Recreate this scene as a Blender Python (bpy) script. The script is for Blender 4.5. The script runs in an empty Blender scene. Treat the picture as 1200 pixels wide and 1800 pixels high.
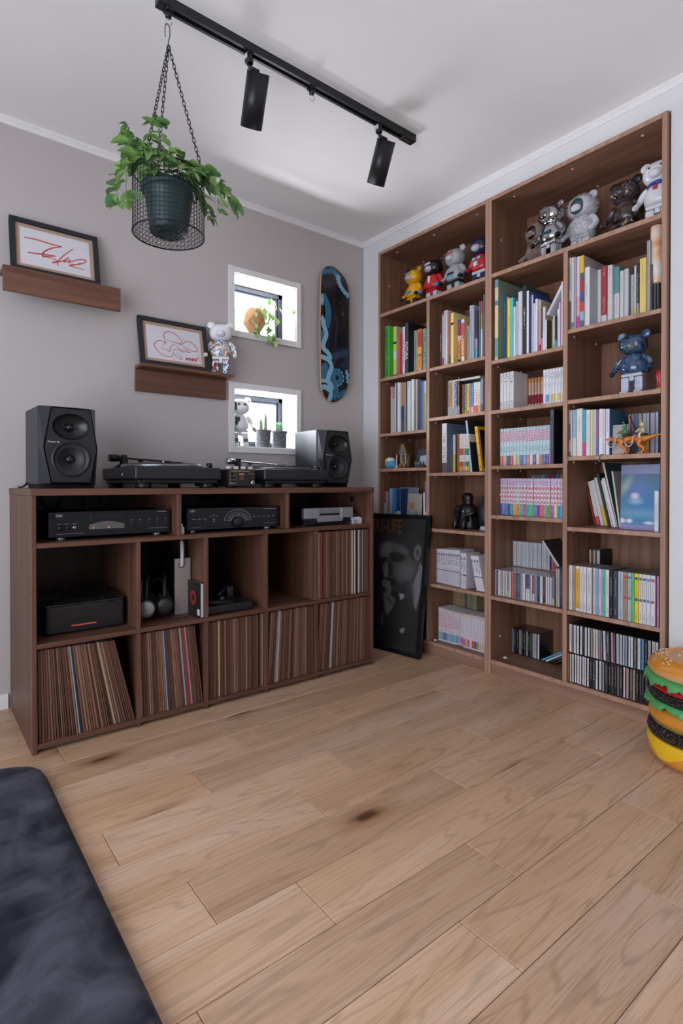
import bpy, bmesh, math, random
from math import sin, cos, pi, radians, sqrt, atan2
from mathutils import Vector, Matrix
random.seed(11)
S = bpy.context.scene
COL = S.collection

# ------------------------------------------------------------------ camera
YAW, PITCH, FPX, CYPX = radians(51.786), radians(-0.458), 965.2, 859.5
CAM = Vector((-2.218, -2.596, 0.911))
FW = Vector((cos(YAW)*cos(PITCH), sin(YAW)*cos(PITCH), sin(PITCH)))
RT = Vector((sin(YAW), -cos(YAW), 0))
UP = RT.cross(FW)
cd = bpy.data.cameras.new('camera')
cd.sensor_fit = 'HORIZONTAL'; cd.sensor_width = 36; cd.lens = FPX/1200*36
cd.shift_y = -(900-CYPX)/1200
cd.clip_start = 0.02
cam = bpy.data.objects.new('camera', cd); COL.objects.link(cam)
cam.matrix_world = Matrix(((RT.x, UP.x, -FW.x, CAM.x), (RT.y, UP.y, -FW.y, CAM.y), (RT.z, UP.z, -FW.z, CAM.z), (0, 0, 0, 1)))
S.camera = cam

def ray(px, py):
    return FW + RT*((px-600)/FPX) - UP*((py-CYPX)/FPX)
def hit(px, py, axis, val):
    """where the view ray of a photo pixel meets the plane axis=val"""
    d = ray(px, py)
    return CAM + d*((val-CAM[axis])/d[axis])

# ------------------------------------------------------------------ light
W = bpy.data.worlds.new('overcast_sky'); S.world = W; W.use_nodes = True
bg = W.node_tree.nodes['Background']
bg.inputs[0].default_value = (0.80, 0.89, 1.0, 1); bg.inputs[1].default_value = 3.2

def area(name, loc, direction, sx, sy, watts, col):
    l = bpy.data.lights.new(name, 'AREA'); l.shape = 'RECTANGLE'; l.size = sx; l.size_y = sy
    l.energy = watts; l.color = col
    o = bpy.data.objects.new(name, l); COL.objects.link(o); o.location = loc
    o.rotation_euler = Vector(direction).to_track_quat('-Z', 'Y').to_euler()
    return o
# daylight entering by the large balcony window in the wall to the left
area('daylight_balcony_window', (-3.42, -2.05, 1.15), (1, 0.05, 0.35), 2.3, 1.9, 40, (0.91, 0.92, 1.0))
# sunlight thrown up off the pale ground outside the two little windows
area('daylight_small_window_upper', (-0.70, 0.70, 1.30), (0.0, -1, 0.90), 1.3, 0.7, 235, (0.92, 0.94, 1.0))
area('daylight_small_window_lower', (-0.70, 0.70, 0.60), (0.0, -1, 1.0), 1.3, 0.7, 235, (0.92, 0.94, 1.0))

S.view_settings.view_transform = 'Standard'; S.view_settings.look = 'None'
S.view_settings.gamma = 1.0; S.view_settings.use_curve_mapping = False
S.view_settings.exposure = -0.15

# ------------------------------------------------------------------ materials
def lin(h):
    if isinstance(h, str):
        h = h.lstrip('#'); c = [int(h[i:i+2], 16)/255 for i in (0, 2, 4)]
    else:
        c = h
    return tuple((v/12.92 if v <= .04045 else ((v+.055)/1.055)**2.4) for v in c) + (1,)
MC = {}
def nodes(m):
    m.use_nodes = True; nt = m.node_tree
    return nt, nt.nodes, nt.links, nt.nodes['Principled BSDF']
def M(h, rough=.5, metal=0., var=.06, scale=60, spec=.5, bump=0., coat=0., sheen=0., trans=0., emit=None):
    key = ('M', h, rough, metal, var, scale, spec, bump, coat, sheen, trans, emit)
    if key in MC: return MC[key]
    m = bpy.data.materials.new('paint_'+str(h).lstrip('#')); nt, N, L, p = nodes(m)
    c = lin(h)
    tc = N.new('ShaderNodeTexCoord'); n = N.new('ShaderNodeTexNoise')
    n.inputs['Scale'].default_value = scale; n.inputs['Detail'].default_value = 3
    L.new(tc.outputs['Object'], n.inputs['Vector'])
    mr = N.new('ShaderNodeMapRange'); mr.inputs['To Min'].default_value = 1-var; mr.inputs['To Max'].default_value = 1+var
    L.new(n.outputs['Fac'], mr.inputs['Value'])
    mx = N.new('ShaderNodeVectorMath'); mx.operation = 'SCALE'; mx.inputs[0].default_value = c[:3]
    L.new(mr.outputs[0], mx.inputs['Scale']); L.new(mx.outputs[0], p.inputs['Base Color'])
    p.inputs['Roughness'].default_value = rough; p.inputs['Metallic'].default_value = metal
    p.inputs['Specular IOR Level'].default_value = spec
    p.inputs['Coat Weight'].default_value = coat; p.inputs['Coat Roughness'].default_value = .08
    p.inputs['Sheen Weight'].default_value = sheen; p.inputs['Transmission Weight'].default_value = trans
    if emit:
        p.inputs['Emission Color'].default_value = c; p.inputs['Emission Strength'].default_value = emit
    if bump:
        b = N.new('ShaderNodeBump'); b.inputs['Strength'].default_value = bump; b.inputs['Distance'].default_value = .002
        L.new(n.outputs['Fac'], b.inputs['Height']); L.new(b.outputs[0], p.inputs['Normal'])
    MC[key] = m
    return m

def wood(dark, light, axis, rough=.45, scale=1., name='wood', rnd=True, coat=0.):
    key = ('W', dark, light, axis, rough, scale)
    if key in MC: return MC[key]
    m = bpy.data.materials.new(name+'_grain_'+axis); nt, N, L, p = nodes(m)
    tc = N.new('ShaderNodeTexCoord'); oi = N.new('ShaderNodeObjectInfo')
    sc = N.new('ShaderNodeVectorMath'); sc.operation = 'MULTIPLY'
    k = {'x': (1.2, 30, 30), 'y': (30, 1.2, 30), 'z': (30, 30, 1.2)}[axis]
    sc.inputs[1].default_value = [v*scale for v in k]
    ad = N.new('ShaderNodeVectorMath'); ad.operation = 'ADD'
    L.new(tc.outputs['Object'], sc.inputs[0]); L.new(sc.outputs[0], ad.inputs[0])
    rs = N.new('ShaderNodeVectorMath'); rs.operation = 'SCALE'; rs.inputs[0].default_value = (37, 53, 71)
    L.new(oi.outputs['Random'], rs.inputs['Scale']); L.new(rs.outputs[0], ad.inputs[1])
    n1 = N.new('ShaderNodeTexNoise'); n1.inputs['Scale'].default_value = 1.0; n1.inputs['Detail'].default_value = 5; n1.inputs['Distortion'].default_value = .6
    n2 = N.new('ShaderNodeTexNoise'); n2.inputs['Scale'].default_value = 6.0; n2.inputs['Detail'].default_value = 4
    L.new(ad.outputs[0], n1.inputs['Vector']); L.new(ad.outputs[0], n2.inputs['Vector'])
    mx = N.new('ShaderNodeMath'); mx.operation = 'MULTIPLY_ADD'; mx.inputs[1].default_value = .35
    L.new(n2.outputs['Fac'], mx.inputs[0]); L.new(n1.outputs['Fac'], mx.inputs[2])
    cr = N.new('ShaderNodeValToRGB'); e = cr.color_ramp.elements
    e[0].position = .42; e[0].color = lin(dark); e[1].position = .95; e[1].color = lin(light)
    L.new(mx.outputs[0], cr.inputs[0]); L.new(cr.outputs[0], p.inputs['Base Color'])
    p.inputs['Roughness'].default_value = rough; p.inputs['Specular IOR Level'].default_value = .4
    p.inputs['Coat Weight'].default_value = coat
    b = N.new('ShaderNodeBump'); b.inputs['Strength'].default_value = .12; b.inputs['Distance'].default_value = .001
    L.new(n2.outputs['Fac'], b.inputs['Height']); L.new(b.outputs[0], p.inputs['Normal'])
    MC[key] = m
    return m
def glass(name='clear_glass', rough=0., tint=(1, 1, 1, 1)):
    if name in MC: return MC[name]
    m = bpy.data.materials.new(name); nt, N, L, p = nodes(m)
    # thin pane: mostly lets light straight through, with a fresnel reflection
    N.remove(p); out = N['Material Output']
    t = N.new('ShaderNodeBsdfTransparent'); t.inputs[0].default_value = tint
    g = N.new('ShaderNodeBsdfGlossy'); g.inputs['Roughness'].default_value = rough
    f = N.new('ShaderNodeFresnel'); f.inputs[0].default_value = 1.45
    mx = N.new('ShaderNodeMixShader'); ge = N.new('ShaderNodeNewGeometry')
    fm = N.new('ShaderNodeMath'); fm.operation = 'SUBTRACT'; fm.use_clamp = True   # only the entry face reflects
    L.new(f.outputs[0], fm.inputs[0]); L.new(ge.outputs['Backfacing'], fm.inputs[1]); L.new(fm.outputs[0], mx.inputs[0]); L.new(t.outputs[0], mx.inputs[1]); L.new(g.outputs[0], mx.inputs[2]); L.new(mx.outputs[0], out.inputs[0])
    MC[name] = m
    return m
def vcol(name='print', rough=.5, coat=0.):
    if name in MC: return MC[name]
    m = bpy.data.materials.new(name); nt, N, L, p = nodes(m)
    a = N.new('ShaderNodeVertexColor'); a.layer_name = 'ink'
    L.new(a.outputs[0], p.inputs['Base Color']); p.inputs['Roughness'].default_value = rough
    p.inputs['Coat Weight'].default_value = coat
    MC[name] = m
    return m
def marble(cols, scale=6, rough=.2, dist=2.5, coat=.4):
    key = ('B', tuple(cols), scale, rough)
    if key in MC: return MC[key]
    m = bpy.data.materials.new('swirled_paint'); nt, N, L, p = nodes(m)
    tc = N.new('ShaderNodeTexCoord'); n = N.new('ShaderNodeTexNoise'); n.inputs['Scale'].default_value = scale
    n.inputs['Distortion'].default_value = dist; n.inputs['Detail'].default_value = 2
    L.new(tc.outputs['Object'], n.inputs['Vector'])
    cr = N.new('ShaderNodeValToRGB'); cr.color_ramp.interpolation = 'CONSTANT' if dist > 2 else 'LINEAR'
    e = cr.color_ramp.elements
    k = len(cols)
    while len(e) < k: e.new(.5)
    for i, c in enumerate(cols):
        e[i].position = .30+.40*i/k; e[i].color = lin(c)
    L.new(n.outputs['Fac'], cr.inputs[0]); L.new(cr.outputs[0], p.inputs['Base Color'])
    p.inputs['Roughness'].default_value = rough; p.inputs['Coat Weight'].default_value = coat
    MC[key] = m
    return m

# ------------------------------------------------------------------ mesh builder
class MB:
    def __init__(s): s.v = []; s.f = []; s.m = []; s.sm = []; s.vc = None
    def _add(s, vs, fs, mi=0, smooth=False):
        b = len(s.v); s.v += [tuple(v) for v in vs]
        for f in fs: s.f.append(tuple(b+i for i in f)); s.m.append(mi); s.sm.append(smooth)
        return s
    def box(s, x0, x1, y0, y1, z0, z1, mi=0):
        if x0 > x1: x0, x1 = x1, x0
        if y0 > y1: y0, y1 = y1, y0
        if z0 > z1: z0, z1 = z1, z0
        return s._add([(x0,y0,z0),(x1,y0,z0),(x1,y1,z0),(x0,y1,z0),(x0,y0,z1),(x1,y0,z1),(x1,y1,z1),(x0,y1,z1)],
                      [(0,3,2,1),(4,5,6,7),(0,1,5,4),(1,2,6,5),(2,3,7,6),(3,0,4,7)], mi)
    def quad(s, a, b, c, d, mi=0): return s._add([a, b, c, d], [(0, 1, 2, 3)], mi)
    def poly(s, pts, mi=0): return s._add(pts, [tuple(range(len(pts)))], mi)
    def prism(s, pts, vec, mi=0, smooth=False):
        """closed outline pts (3D, one plane) extruded along vec"""
        n = len(pts); vec = Vector(vec); q = [Vector(p)+vec for p in pts]
        b = len(s.v); s.v += [tuple(p) for p in pts]+[tuple(p) for p in q]
        fs = [tuple(b+i for i in range(n)), tuple(b+n+i for i in reversed(range(n)))]
        for f in fs: s.f.append(f); s.m.append(mi); s.sm.append(False)
        for i in range(n):
            j = (i+1) % n; s.f.append((b+j, b+i, b+n+i, b+n+j)); s.m.append(mi); s.sm.append(smooth)
        return s
    def cyl(s, p0, p1, r0, r1=None, n=16, mi=0, caps=True, smooth=True):
        r1 = r0 if r1 is None else r1
        p0, p1 = Vector(p0), Vector(p1); d = (p1-p0).normalized()
        a = d.orthogonal().normalized(); b = d.cross(a)
        vs = [p0+(a*cos(2*pi*i/n)+b*sin(2*pi*i/n))*r0 for i in range(n)]+[p1+(a*cos(2*pi*i/n)+b*sin(2*pi*i/n))*r1 for i in range(n)]
        s._add(vs, [(i, (i+1) % n, n+(i+1) % n, n+i) for i in range(n)], mi, smooth)
        if caps:
            k = len(s.v)-2*n
            s.f += [tuple(k+i for i in reversed(range(n))), tuple(k+n+i for i in range(n))]; s.m += [mi, mi]; s.sm += [False, False]
        return s
    def lathe(s, prof, n=24, o=(0, 0, 0), mi=0, axis='z', smooth=True, a0=0., a1=2*pi, mis=None, wob=None):
        """prof: (radius, height) list; closed round unless a1-a0<2pi"""
        full = abs(a1-a0-2*pi) < 1e-6; k = n if full else n+1; b = len(s.v); o = Vector(o)
        for (r, h) in prof:
            for i in range(k):
                t = a0+(a1-a0)*i/n
                rr, hh = (r, h) if wob is None else wob(r, h, t)
                x, y = rr*cos(t), rr*sin(t)
                p = (x, y, hh) if axis == 'z' else ((x, hh, y) if axis == 'y' else (hh, x, y))
                s.v.append(tuple(o+Vector(p)))
        for j in range(len(prof)-1):
            for i in range(n):
                i2 = (i+1) % k if full else i+1
                q = (b+j*k+i, b+j*k+i2, b+(j+1)*k+i2, b+(j+1)*k+i)
                s.f.append(q if axis != 'y' else q[::-1]); s.m.append(mi if mis is None else mis[j]); s.sm.append(smooth)
        return s
    def tube(s, pts, r, n=8, mi=0, closed=False, caps=True):
        pts = [Vector(p) for p in pts]; k = len(pts); b = len(s.v); prev = None
        for i, p in enumerate(pts):
            if closed: d = pts[(i+1) % k]-pts[i-1]
            else: d = pts[min(i+1, k-1)]-pts[max(i-1, 0)]
            d.normalize()
            if prev is None: a = d.orthogonal().normalized()
            else:
                a = prev-d*prev.dot(d)
                a = a.normalized() if a.length > 1e-6 else d.orthogonal().normalized()
            prev = a; c = d.cross(a); rr = r[i] if isinstance(r, (list, tuple)) else r
            for j in range(n): s.v.append(tuple(p+(a*cos(2*pi*j/n)+c*sin(2*pi*j/n))*rr))
        for i in range(k if closed else k-1):
            i2 = (i+1) % k
            for j in range(n):
                j2 = (j+1) % n; s.f.append((b+i*n+j, b+i*n+j2, b+i2*n+j2, b+i2*n+j)); s.m.append(mi); s.sm.append(True)
        if caps and not closed:
            s.f += [tuple(b+j for j in reversed(range(n))), tuple(b+(k-1)*n+j for j in range(n))]; s.m += [mi, mi]; s.sm += [False, False]
        return s
    def ball(s, c, r, nu=20, nv=12, mi=0, fn=None, v0=0., v1=1., p=1.):
        """ellipsoid, p<1 gives a squarer super-ellipsoid"""
        if not isinstance(r, (list, tuple)): r = (r, r, r)
        sg = lambda t: math.copysign(abs(t)**p, t)
        b = len(s.v)
        for j in range(nv+1):
            ph = -pi/2+pi*(v0+(v1-v0)*j/nv)
            for i in range(nu):
                t = 2*pi*i/nu
                q = Vector((sg(cos(ph))*sg(cos(t))*r[0], sg(cos(ph))*sg(sin(t))*r[1], sg(sin(ph))*r[2]))
                if fn: q = Vector(fn(q))
                s.v.append(tuple(Vector(c)+q))
        for j in range(nv):
            for i in range(nu):
                i2 = (i+1) % nu; s.f.append((b+j*nu+i, b+j*nu+i2, b+(j+1)*nu+i2, b+(j+1)*nu+i)); s.m.append(mi); s.sm.append(True)
        return s
    def ribbon(s, pts, w, plane, off, mi=0, clamp=None):
        """flat stroke of width w along 2D pts; plane(u,v,off)->3D"""
        k = len(pts)
        if k < 2: return s
        b = len(s.v)
        for i in range(k):
            a, c = pts[max(i-1, 0)], pts[min(i+1, k-1)]
            d = Vector((c[0]-a[0], c[1]-a[1]))
            d = d.normalized() if d.length > 1e-9 else Vector((1, 0))
            ww = (w[i] if isinstance(w, (list, tuple)) else w)/2; nx, ny = -d.y*ww, d.x*ww
            for sg in (1, -1):
                u, v = pts[i][0]+nx*sg, pts[i][1]+ny*sg
                if clamp: u, v = clamp(u, v)
                s.v.append(tuple(plane(u, v, off)))
        for i in range(k-1):
            s.f.append((b+2*i, b+2*i+1, b+2*i+3, b+2*i+2)); s.m.append(mi); s.sm.append(False)
        return s
    def xform(s, M4, start=0):
        for i in range(start, len(s.v)): s.v[i] = tuple(M4 @ Vector(s.v[i]))
        return s
    def mesh(s, name, mats, bevel=0., seg=2, merge=False, ang=40):
        me = bpy.data.meshes.new(name); me.from_pydata(s.v, [], s.f)
        for m in (mats if isinstance(mats, (list, tuple)) else [mats]): me.materials.append(m)
        me.polygons.foreach_set('material_index', s.m); me.polygons.foreach_set('use_smooth', s.sm)
        if s.vc:
            a = me.color_attributes.new('ink', 'FLOAT_COLOR', 'POINT')
            for i, c in enumerate(s.vc): a.data[i].color = c
        if bevel or merge:
            bm = bmesh.new(); bm.from_mesh(me)
            bmesh.ops.remove_doubles(bm, verts=bm.verts, dist=1e-5)
            bmesh.ops.recalc_face_normals(bm, faces=bm.faces)
            if bevel:
                es = [e for e in bm.edges if len(e.link_faces) == 2 and e.calc_face_angle(0) > radians(ang)]
                bmesh.ops.bevel(bm, geom=es, offset=bevel, segments=seg, profile=.5, affect='EDGES', clamp_overlap=True)
            bm.to_mesh(me); bm.free()
        me.update()
        return me
    def build(s, name, mats, parent=None, world=False, **kw):
        """one mesh object. Without parent: vertices are world coordinates, origin moved to the base centre.
        With parent: vertices in the thing's own frame (world=True: given in world, thing unrotated)."""
        if parent is None:
            xs, ys, zs = zip(*s.v); o = Vector(((min(xs)+max(xs))/2, (min(ys)+max(ys))/2, min(zs)))
        else:
            o = Vector((0, 0, 0)); t = parent
            if world:
                while t is not None: o += t.location; t = t.parent
        if o.length: s.v = [(v[0]-o.x, v[1]-o.y, v[2]-o.z) for v in s.v]
        ob = bpy.data.objects.new(name, s.mesh(name, mats, **kw)); COL.objects.link(ob)
        if parent is None: ob.location = o
        else: ob.parent = parent
        return ob

def tag(o, label, cat, group=None):
    o['label'] = label; o['category'] = cat
    if group: o['group'] = group
    return o
def thing(name, label, cat, loc=(0, 0, 0), rz=0., group=None, rot=None):
    o = bpy.data.objects.new(name, None); COL.objects.link(o); o.empty_display_size = .05
    o.location = loc; o.rotation_euler = rot if rot else (0, 0, rz)
    return tag(o, label, cat, group)
def struct(o):
    o['kind'] = 'structure'; return o
def part(name, me, parent, loc=(0, 0, 0), rot=(0, 0, 0)):
    o = bpy.data.objects.new(name, me); COL.objects.link(o); o.parent = parent; o.location = loc; o.rotation_euler = rot
    return o
def dup(root, loc=None, rot=None, label=None, group=None):
    def cp(o, par):
        c = o.copy(); COL.objects.link(c); c.parent = par
        for ch in list(o.children): cp(ch, c)
        return c
    r = cp(root, None)
    if loc is not None: r.location = loc
    if rot is not None: r.rotation_euler = rot
    if label: r['label'] = label
    if group: r['group'] = group
    return r
def catmull(pts, n=6, closed=False):
    P = [Vector(p) for p in pts]; k = len(P); out = []
    for i in range(k if closed else k-1):
        a, b, c, d = (P[(i-1) % k], P[i], P[(i+1) % k], P[(i+2) % k]) if closed else (P[max(i-1, 0)], P[i], P[i+1], P[min(i+2, k-1)])
        for j in range(n):
            t = j/n
            out.append(.5*((2*b)+(c-a)*t+(2*a-5*b+4*c-d)*t*t+(3*b-a-3*c+d)*t**3))
    if not closed: out.append(P[-1])
    return out
TXT = {}
def text_mesh(txt, mat, size=1., align='CENTER', ext=0.):
    """lettering as a flat mesh in the local XY plane"""
    key = (txt, mat.name, size, align)
    if key in TXT: return TXT[key]
    c = bpy.data.curves.new('lettering', 'FONT'); c.body = txt; c.size = size; c.align_x = align; c.align_y = 'CENTER'
    c.resolution_u = 2; c.offset = .018*size
    o = bpy.data.objects.new('lettering', c); COL.objects.link(o)
    dg = bpy.context.evaluated_depsgraph_get()
    me = bpy.data.meshes.new_from_object(o.evaluated_get(dg)); me.name = 'lettering'
    bpy.data.objects.remove(o); bpy.data.curves.remove(c)
    me.materials.clear(); me.materials.append(mat)
    TXT[key] = me
    return me
# ================================================================== room shell
def plaster(name, h, scale=140, bump=.25, rough=.85):
    m = bpy.data.materials.new(name); nt, N, L, p = nodes(m)
    tc = N.new('ShaderNodeTexCoord'); n = N.new('ShaderNodeTexNoise'); n.inputs['Scale'].default_value = scale; n.inputs['Detail'].default_value = 4
    n2 = N.new('ShaderNodeTexNoise'); n2.inputs['Scale'].default_value = 3.; n2.inputs['Detail'].default_value = 2
    L.new(tc.outputs['Object'], n.inputs['Vector']); L.new(tc.outputs['Object'], n2.inputs['Vector'])
    mr = N.new('ShaderNodeMapRange'); mr.inputs['To Min'].default_value = .96; mr.inputs['To Max'].default_value = 1.04
    L.new(n2.outputs['Fac'], mr.inputs['Value'])
    mx = N.new('ShaderNodeVectorMath'); mx.operation = 'SCALE'; mx.inputs[0].default_value = lin(h)[:3]
    L.new(mr.outputs[0], mx.inputs['Scale']); L.new(mx.outputs[0], p.inputs['Base Color'])
    p.inputs['Roughness'].default_value = rough; p.inputs['Specular IOR Level'].default_value = .25
    b = N.new('ShaderNodeBump'); b.inputs['Strength'].default_value = bump; b.inputs['Distance'].default_value = .001
    L.new(n.outputs['Fac'], b.inputs['Height']); L.new(b.outputs[0], p.inputs['Normal'])
    return m
M_GREY = plaster('grey_wallpaper', '#bcb5b4')
M_WHITE = plaster('white_wallpaper', '#dcdbdd')
M_CEIL = plaster('ceiling_paper', '#ebe9ea', 90, .15)
M_TRIM = M('#e6e4e4', .45)
H = 2.4
RX0, RY0 = -3.45, -4.5

# floor: dark underlay + one object per oak plank
def oak():
    m = bpy.data.materials.new('oak_plank'); nt, N, L, p = nodes(m)
    tc = N.new('ShaderNodeTexCoord'); oi = N.new('ShaderNodeObjectInfo')
    rs = N.new('ShaderNodeVectorMath'); rs.operation = 'SCALE'; rs.inputs[0].default_value = (61, 47, 0); L.new(oi.outputs['Random'], rs.inputs['Scale'])
    def coords(k):
        a = N.new('ShaderNodeVectorMath'); a.operation = 'MULTIPLY'; a.inputs[1].default_value = k; L.new(tc.outputs['Object'], a.inputs[0])
        b = N.new('ShaderNodeVectorMath'); b.operation = 'ADD'; L.new(a.outputs[0], b.inputs[0]); L.new(rs.outputs[0], b.inputs[1])
        return b.outputs[0]
    def noise(k, det=2, dis=0., rough=.5):
        n = N.new('ShaderNodeTexNoise'); n.inputs['Scale'].default_value = 1; n.inputs['Detail'].default_value = det
        n.inputs['Distortion'].default_value = dis; n.inputs['Roughness'].default_value = rough
        L.new(coords(k), n.inputs['Vector']); return n.outputs['Fac']
    def math(op, a, b=None, c=None):
        q = N.new('ShaderNodeMath'); q.operation = op
        for i, v in enumerate((a, b, c)):
            if v is None: continue
            if isinstance(v, (int, float)): q.inputs[i].default_value = v
            else: L.new(v, q.inputs[i])
        return q.outputs[0]
    def ramp(v, stops):
        r = N.new('ShaderNodeValToRGB'); e = r.color_ramp.elements
        while len(e) < len(stops): e.new(.5)
        for i, (ps, c) in enumerate(stops): e[i].position = ps; e[i].color = c
        L.new(v, r.inputs[0]); return r.outputs[0]
    # cathedral figure: contour lines of a stretched noise field
    f = noise((.95, 9.5, 1), 2, .25)
    rings = math('PINGPONG', math('MULTIPLY', f, 22.0), 1.0)
    line = ramp(rings, [(0., (0, 0, 0, 1)), (.10, (.25, .25, .25, 1)), (.34, (1, 1, 1, 1)), (1., (.86, .86, .86, 1))])
    pores = ramp(noise((9, 240, 1), 3), [(.33, (.55, .55, .55, 1)), (.52, (1, 1, 1, 1))])
    tone = noise((.7, 9, 1), 3, .5)
    base = ramp(tone, [(.25, lin('#bc9473')), (.5, lin('#cba687')), (.75, lin('#d5b59d'))])
    # knots: rare dark islands with a stretched halo
    v = N.new('ShaderNodeTexVoronoi'); v.voronoi_dimensions = '2D'; v.inputs['Scale'].default_value = 1.; L.new(coords((1.3, 3.4, 1)), v.inputs['Vector'])
    vd = math('ADD', v.outputs['Distance'], math('MULTIPLY', noise((11, 26, 1), 3), .10))
    knot = ramp(vd, [(.075, (.20, .12, .09, 1)), (.10, (.50, .38, .32, 1)), (.15, (.82, .75, .71, 1)), (.24, (1, 1, 1, 1))])
    # only some cells carry a knot
    sel = math('GREATER_THAN', v.outputs['Color'], .60)
    def mix(mode, fac, a, b):
        q = N.new('ShaderNodeMix'); q.data_type = 'RGBA'; q.blend_type = mode
        if isinstance(fac, (int, float)): q.inputs[0].default_value = fac
        else: L.new(fac, q.inputs[0])
        for i, s_ in ((6, a), (7, b)):
            if isinstance(s_, tuple): q.inputs[i].default_value = s_
            else: L.new(s_, q.inputs[i])
        return q.outputs[2]
    c = mix('MULTIPLY', .22, base, line)
    c = mix('MULTIPLY', .42, c, pores)
    c = mix('MULTIPLY', sel, c, knot)
    hv = N.new('ShaderNodeMapRange'); hv.inputs['To Min'].default_value = .88; hv.inputs['To Max'].default_value = 1.12
    pr = N.new('ShaderNodeMath'); pr.operation = 'FRACT'; q = math('MULTIPLY', oi.outputs['Random'], 17.31); L.new(q, pr.inputs[0]); L.new(pr.outputs[0], hv.inputs['Value'])
    sc = N.new('ShaderNodeVectorMath'); sc.operation = 'SCALE'; L.new(c, sc.inputs[0]); L.new(hv.outputs[0], sc.inputs['Scale'])
    L.new(sc.outputs[0], p.inputs['Base Color'])
    rr = N.new('ShaderNodeMapRange'); rr.inputs['To Min'].default_value = .42; rr.inputs['To Max'].default_value = .34
    L.new(pores, rr.inputs['Value']); L.new(rr.outputs[0], p.inputs['Roughness'])
    p.inputs['Specular IOR Level'].default_value = .45
    b = N.new('ShaderNodeBump'); b.inputs['Strength'].default_value = .10; b.inputs['Distance'].default_value = .0008
    L.new(pores, b.inputs['Height']); L.new(b.outputs[0], p.inputs['Normal'])
    return m
M_OAK = oak()
fl_o = struct(MB().box(RX0-.1, .32, RY0-.1, .1, -.06, -.013).build('floor', M('#3a2a20', .8)))
JOINTS = {3: [-1.82], 4: [-1.31], 5: [-1.313, -.903], 6: [-1.517, -.39], 7: [-1.826, -1.108, -.2], 8: [-1.32, -.595], 9: [-1.72, -.909, -.184],
          10: [-1.526, -.793, -.389], 11: [-1.831, -1.113], 12: [-1.321, -.607], 13: [-1.93, -.917], 14: [-1.55, -.72]}
PW = .1527
for k in range(30):
    ya = -.02-PW*k; yb = ya-PW
    if yb < RY0: break
    js = JOINTS.get(k, [RX0+.35+((k*.62) % 1.3), RX0+1.5+((k*.62) % 1.3)])
    xs = [RX0]+sorted(j for j in js if RX0 < j < -.03)+[-.004]
    while xs[1]-xs[0] > 1.9: xs.insert(1, xs[1]-random.choice((.9, 1.1, 1.32)))
    for a, b in zip(xs, xs[1:]):
        pl = MB().box(a+.0007, b-.0007, yb+.0008, ya-.0008, -.013, 0).build('plank', M_OAK, bevel=.0013, seg=1)
        pl.parent = fl_o; pl.location = pl.location-fl_o.location
MB().box(RX0, -.004, -.02, 0, -.013, -.0005).build('edge_plank', M_OAK, fl_o, world=True)

struct(MB().box(RX0-.1, .4, RY0-.1, .2, H, H+.08).build('ceiling', M_CEIL))

# grey wall with two little window openings
WX0, WX1 = -.887, -.503
WZ = [(1.713, 2.013), (1.110, 1.412)]
WT = .18
mb = MB()
mb.box(RX0-.1, WX0, 0, WT, 0, H); mb.box(WX1, .0, 0, WT, 0, H)
mb.box(WX0, WX1, 0, WT, 0, WZ[1][0]); mb.box(WX0, WX1, 0, WT, WZ[1][1], WZ[0][0]); mb.box(WX0, WX1, 0, WT, WZ[0][1], H)
struct(mb.build('wall_left', M_GREY))
# white wall with the recess for the bookcases
BY0, BY1, BZ1 = -.155, -1.747, 2.293
mb = MB()
mb.box(0, .32, BY0, .16, 0, H); mb.box(0, .32, RY0-.1, BY1, 0, H); mb.box(0, .32, BY1, BY0, BZ1, H); mb.box(.292, .32, BY1, BY0, 0, BZ1)
struct(mb.build('wall_right', M_WHITE))
# walls behind the photographer: balcony window and a rear window let the day in
mb = MB(); a, b, z1 = -3.25, -.85, 2.1
mb.box(RX0-.1, RX0, RY0, a, 0, H); mb.box(RX0-.1, RX0, b, 0, 0, H); mb.box(RX0-.1, RX0, a, b, z1, H)
struct(mb.build('wall_side', M_WHITE))
struct(MB().box(RX0, 0, RY0-.1, RY0, 0, H).build('wall_back', M_WHITE))
FRM = M('#2b3038', .4, .3)
def big_window(name, lo, hi, axis, pos, nmul):
    mb = MB(); (a, z0), (b, z1) = lo, hi; w = .05
    def bx(u0, u1, v0, v1):
        mb.box(pos-.03, pos+.03, u0, u1, v0, v1) if axis == 'x' else mb.box(u0, u1, pos-.03, pos+.03, v0, v1)
    bx(a, b, z0, z0+w); bx(a, b, z1-w, z1); bx(a, a+w, z0, z1); bx(b-w, b, z0, z1)
    for i in range(1, nmul): c = a+(b-a)*i/nmul; bx(c-w/2, c+w/2, z0, z1)
    return struct(mb.build(name, FRM))
big_window('window_3', (-3.25, 0.), (-.85, 2.1), 'x', RX0-.05, 2)

# crown moulding and skirting
def moulding(name, p0, p1, n, prof, m=M_TRIM):
    """profile (out, z) swept from p0 to p1; n points into the room"""
    p0, p1, n = Vector(p0), Vector(p1), Vector(n)
    pts = [p0+n*o+Vector((0, 0, z)) for o, z in prof]
    return struct(MB().prism(pts, p1-p0).build(name, m, merge=True))
CR = [(0, H-.030), (.006, H-.030), (.009, H-.022), (.009, H-.014), (.014, H-.010), (.014, H), (0, H)]
moulding('trim_1', (RX0, 0, 0), (0, 0, 0), (0, -1, 0), CR)
moulding('trim_2', (0, 0, 0), (0, RY0, 0), (-1, 0, 0), CR)
SK = [(0, 0), (.010, 0), (.010, .043), (.0085, .0435), (.0085, .047), (.010, .0475), (.008, .060), (0, .060)]
moulding('baseboard_left', (RX0, 0, 0), (-1.905, 0, 0), (0, -1, 0), SK)
moulding('baseboard_right', (0, BY1-.03, 0), (0, RY0, 0), (-1, 0, 0), SK)
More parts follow.
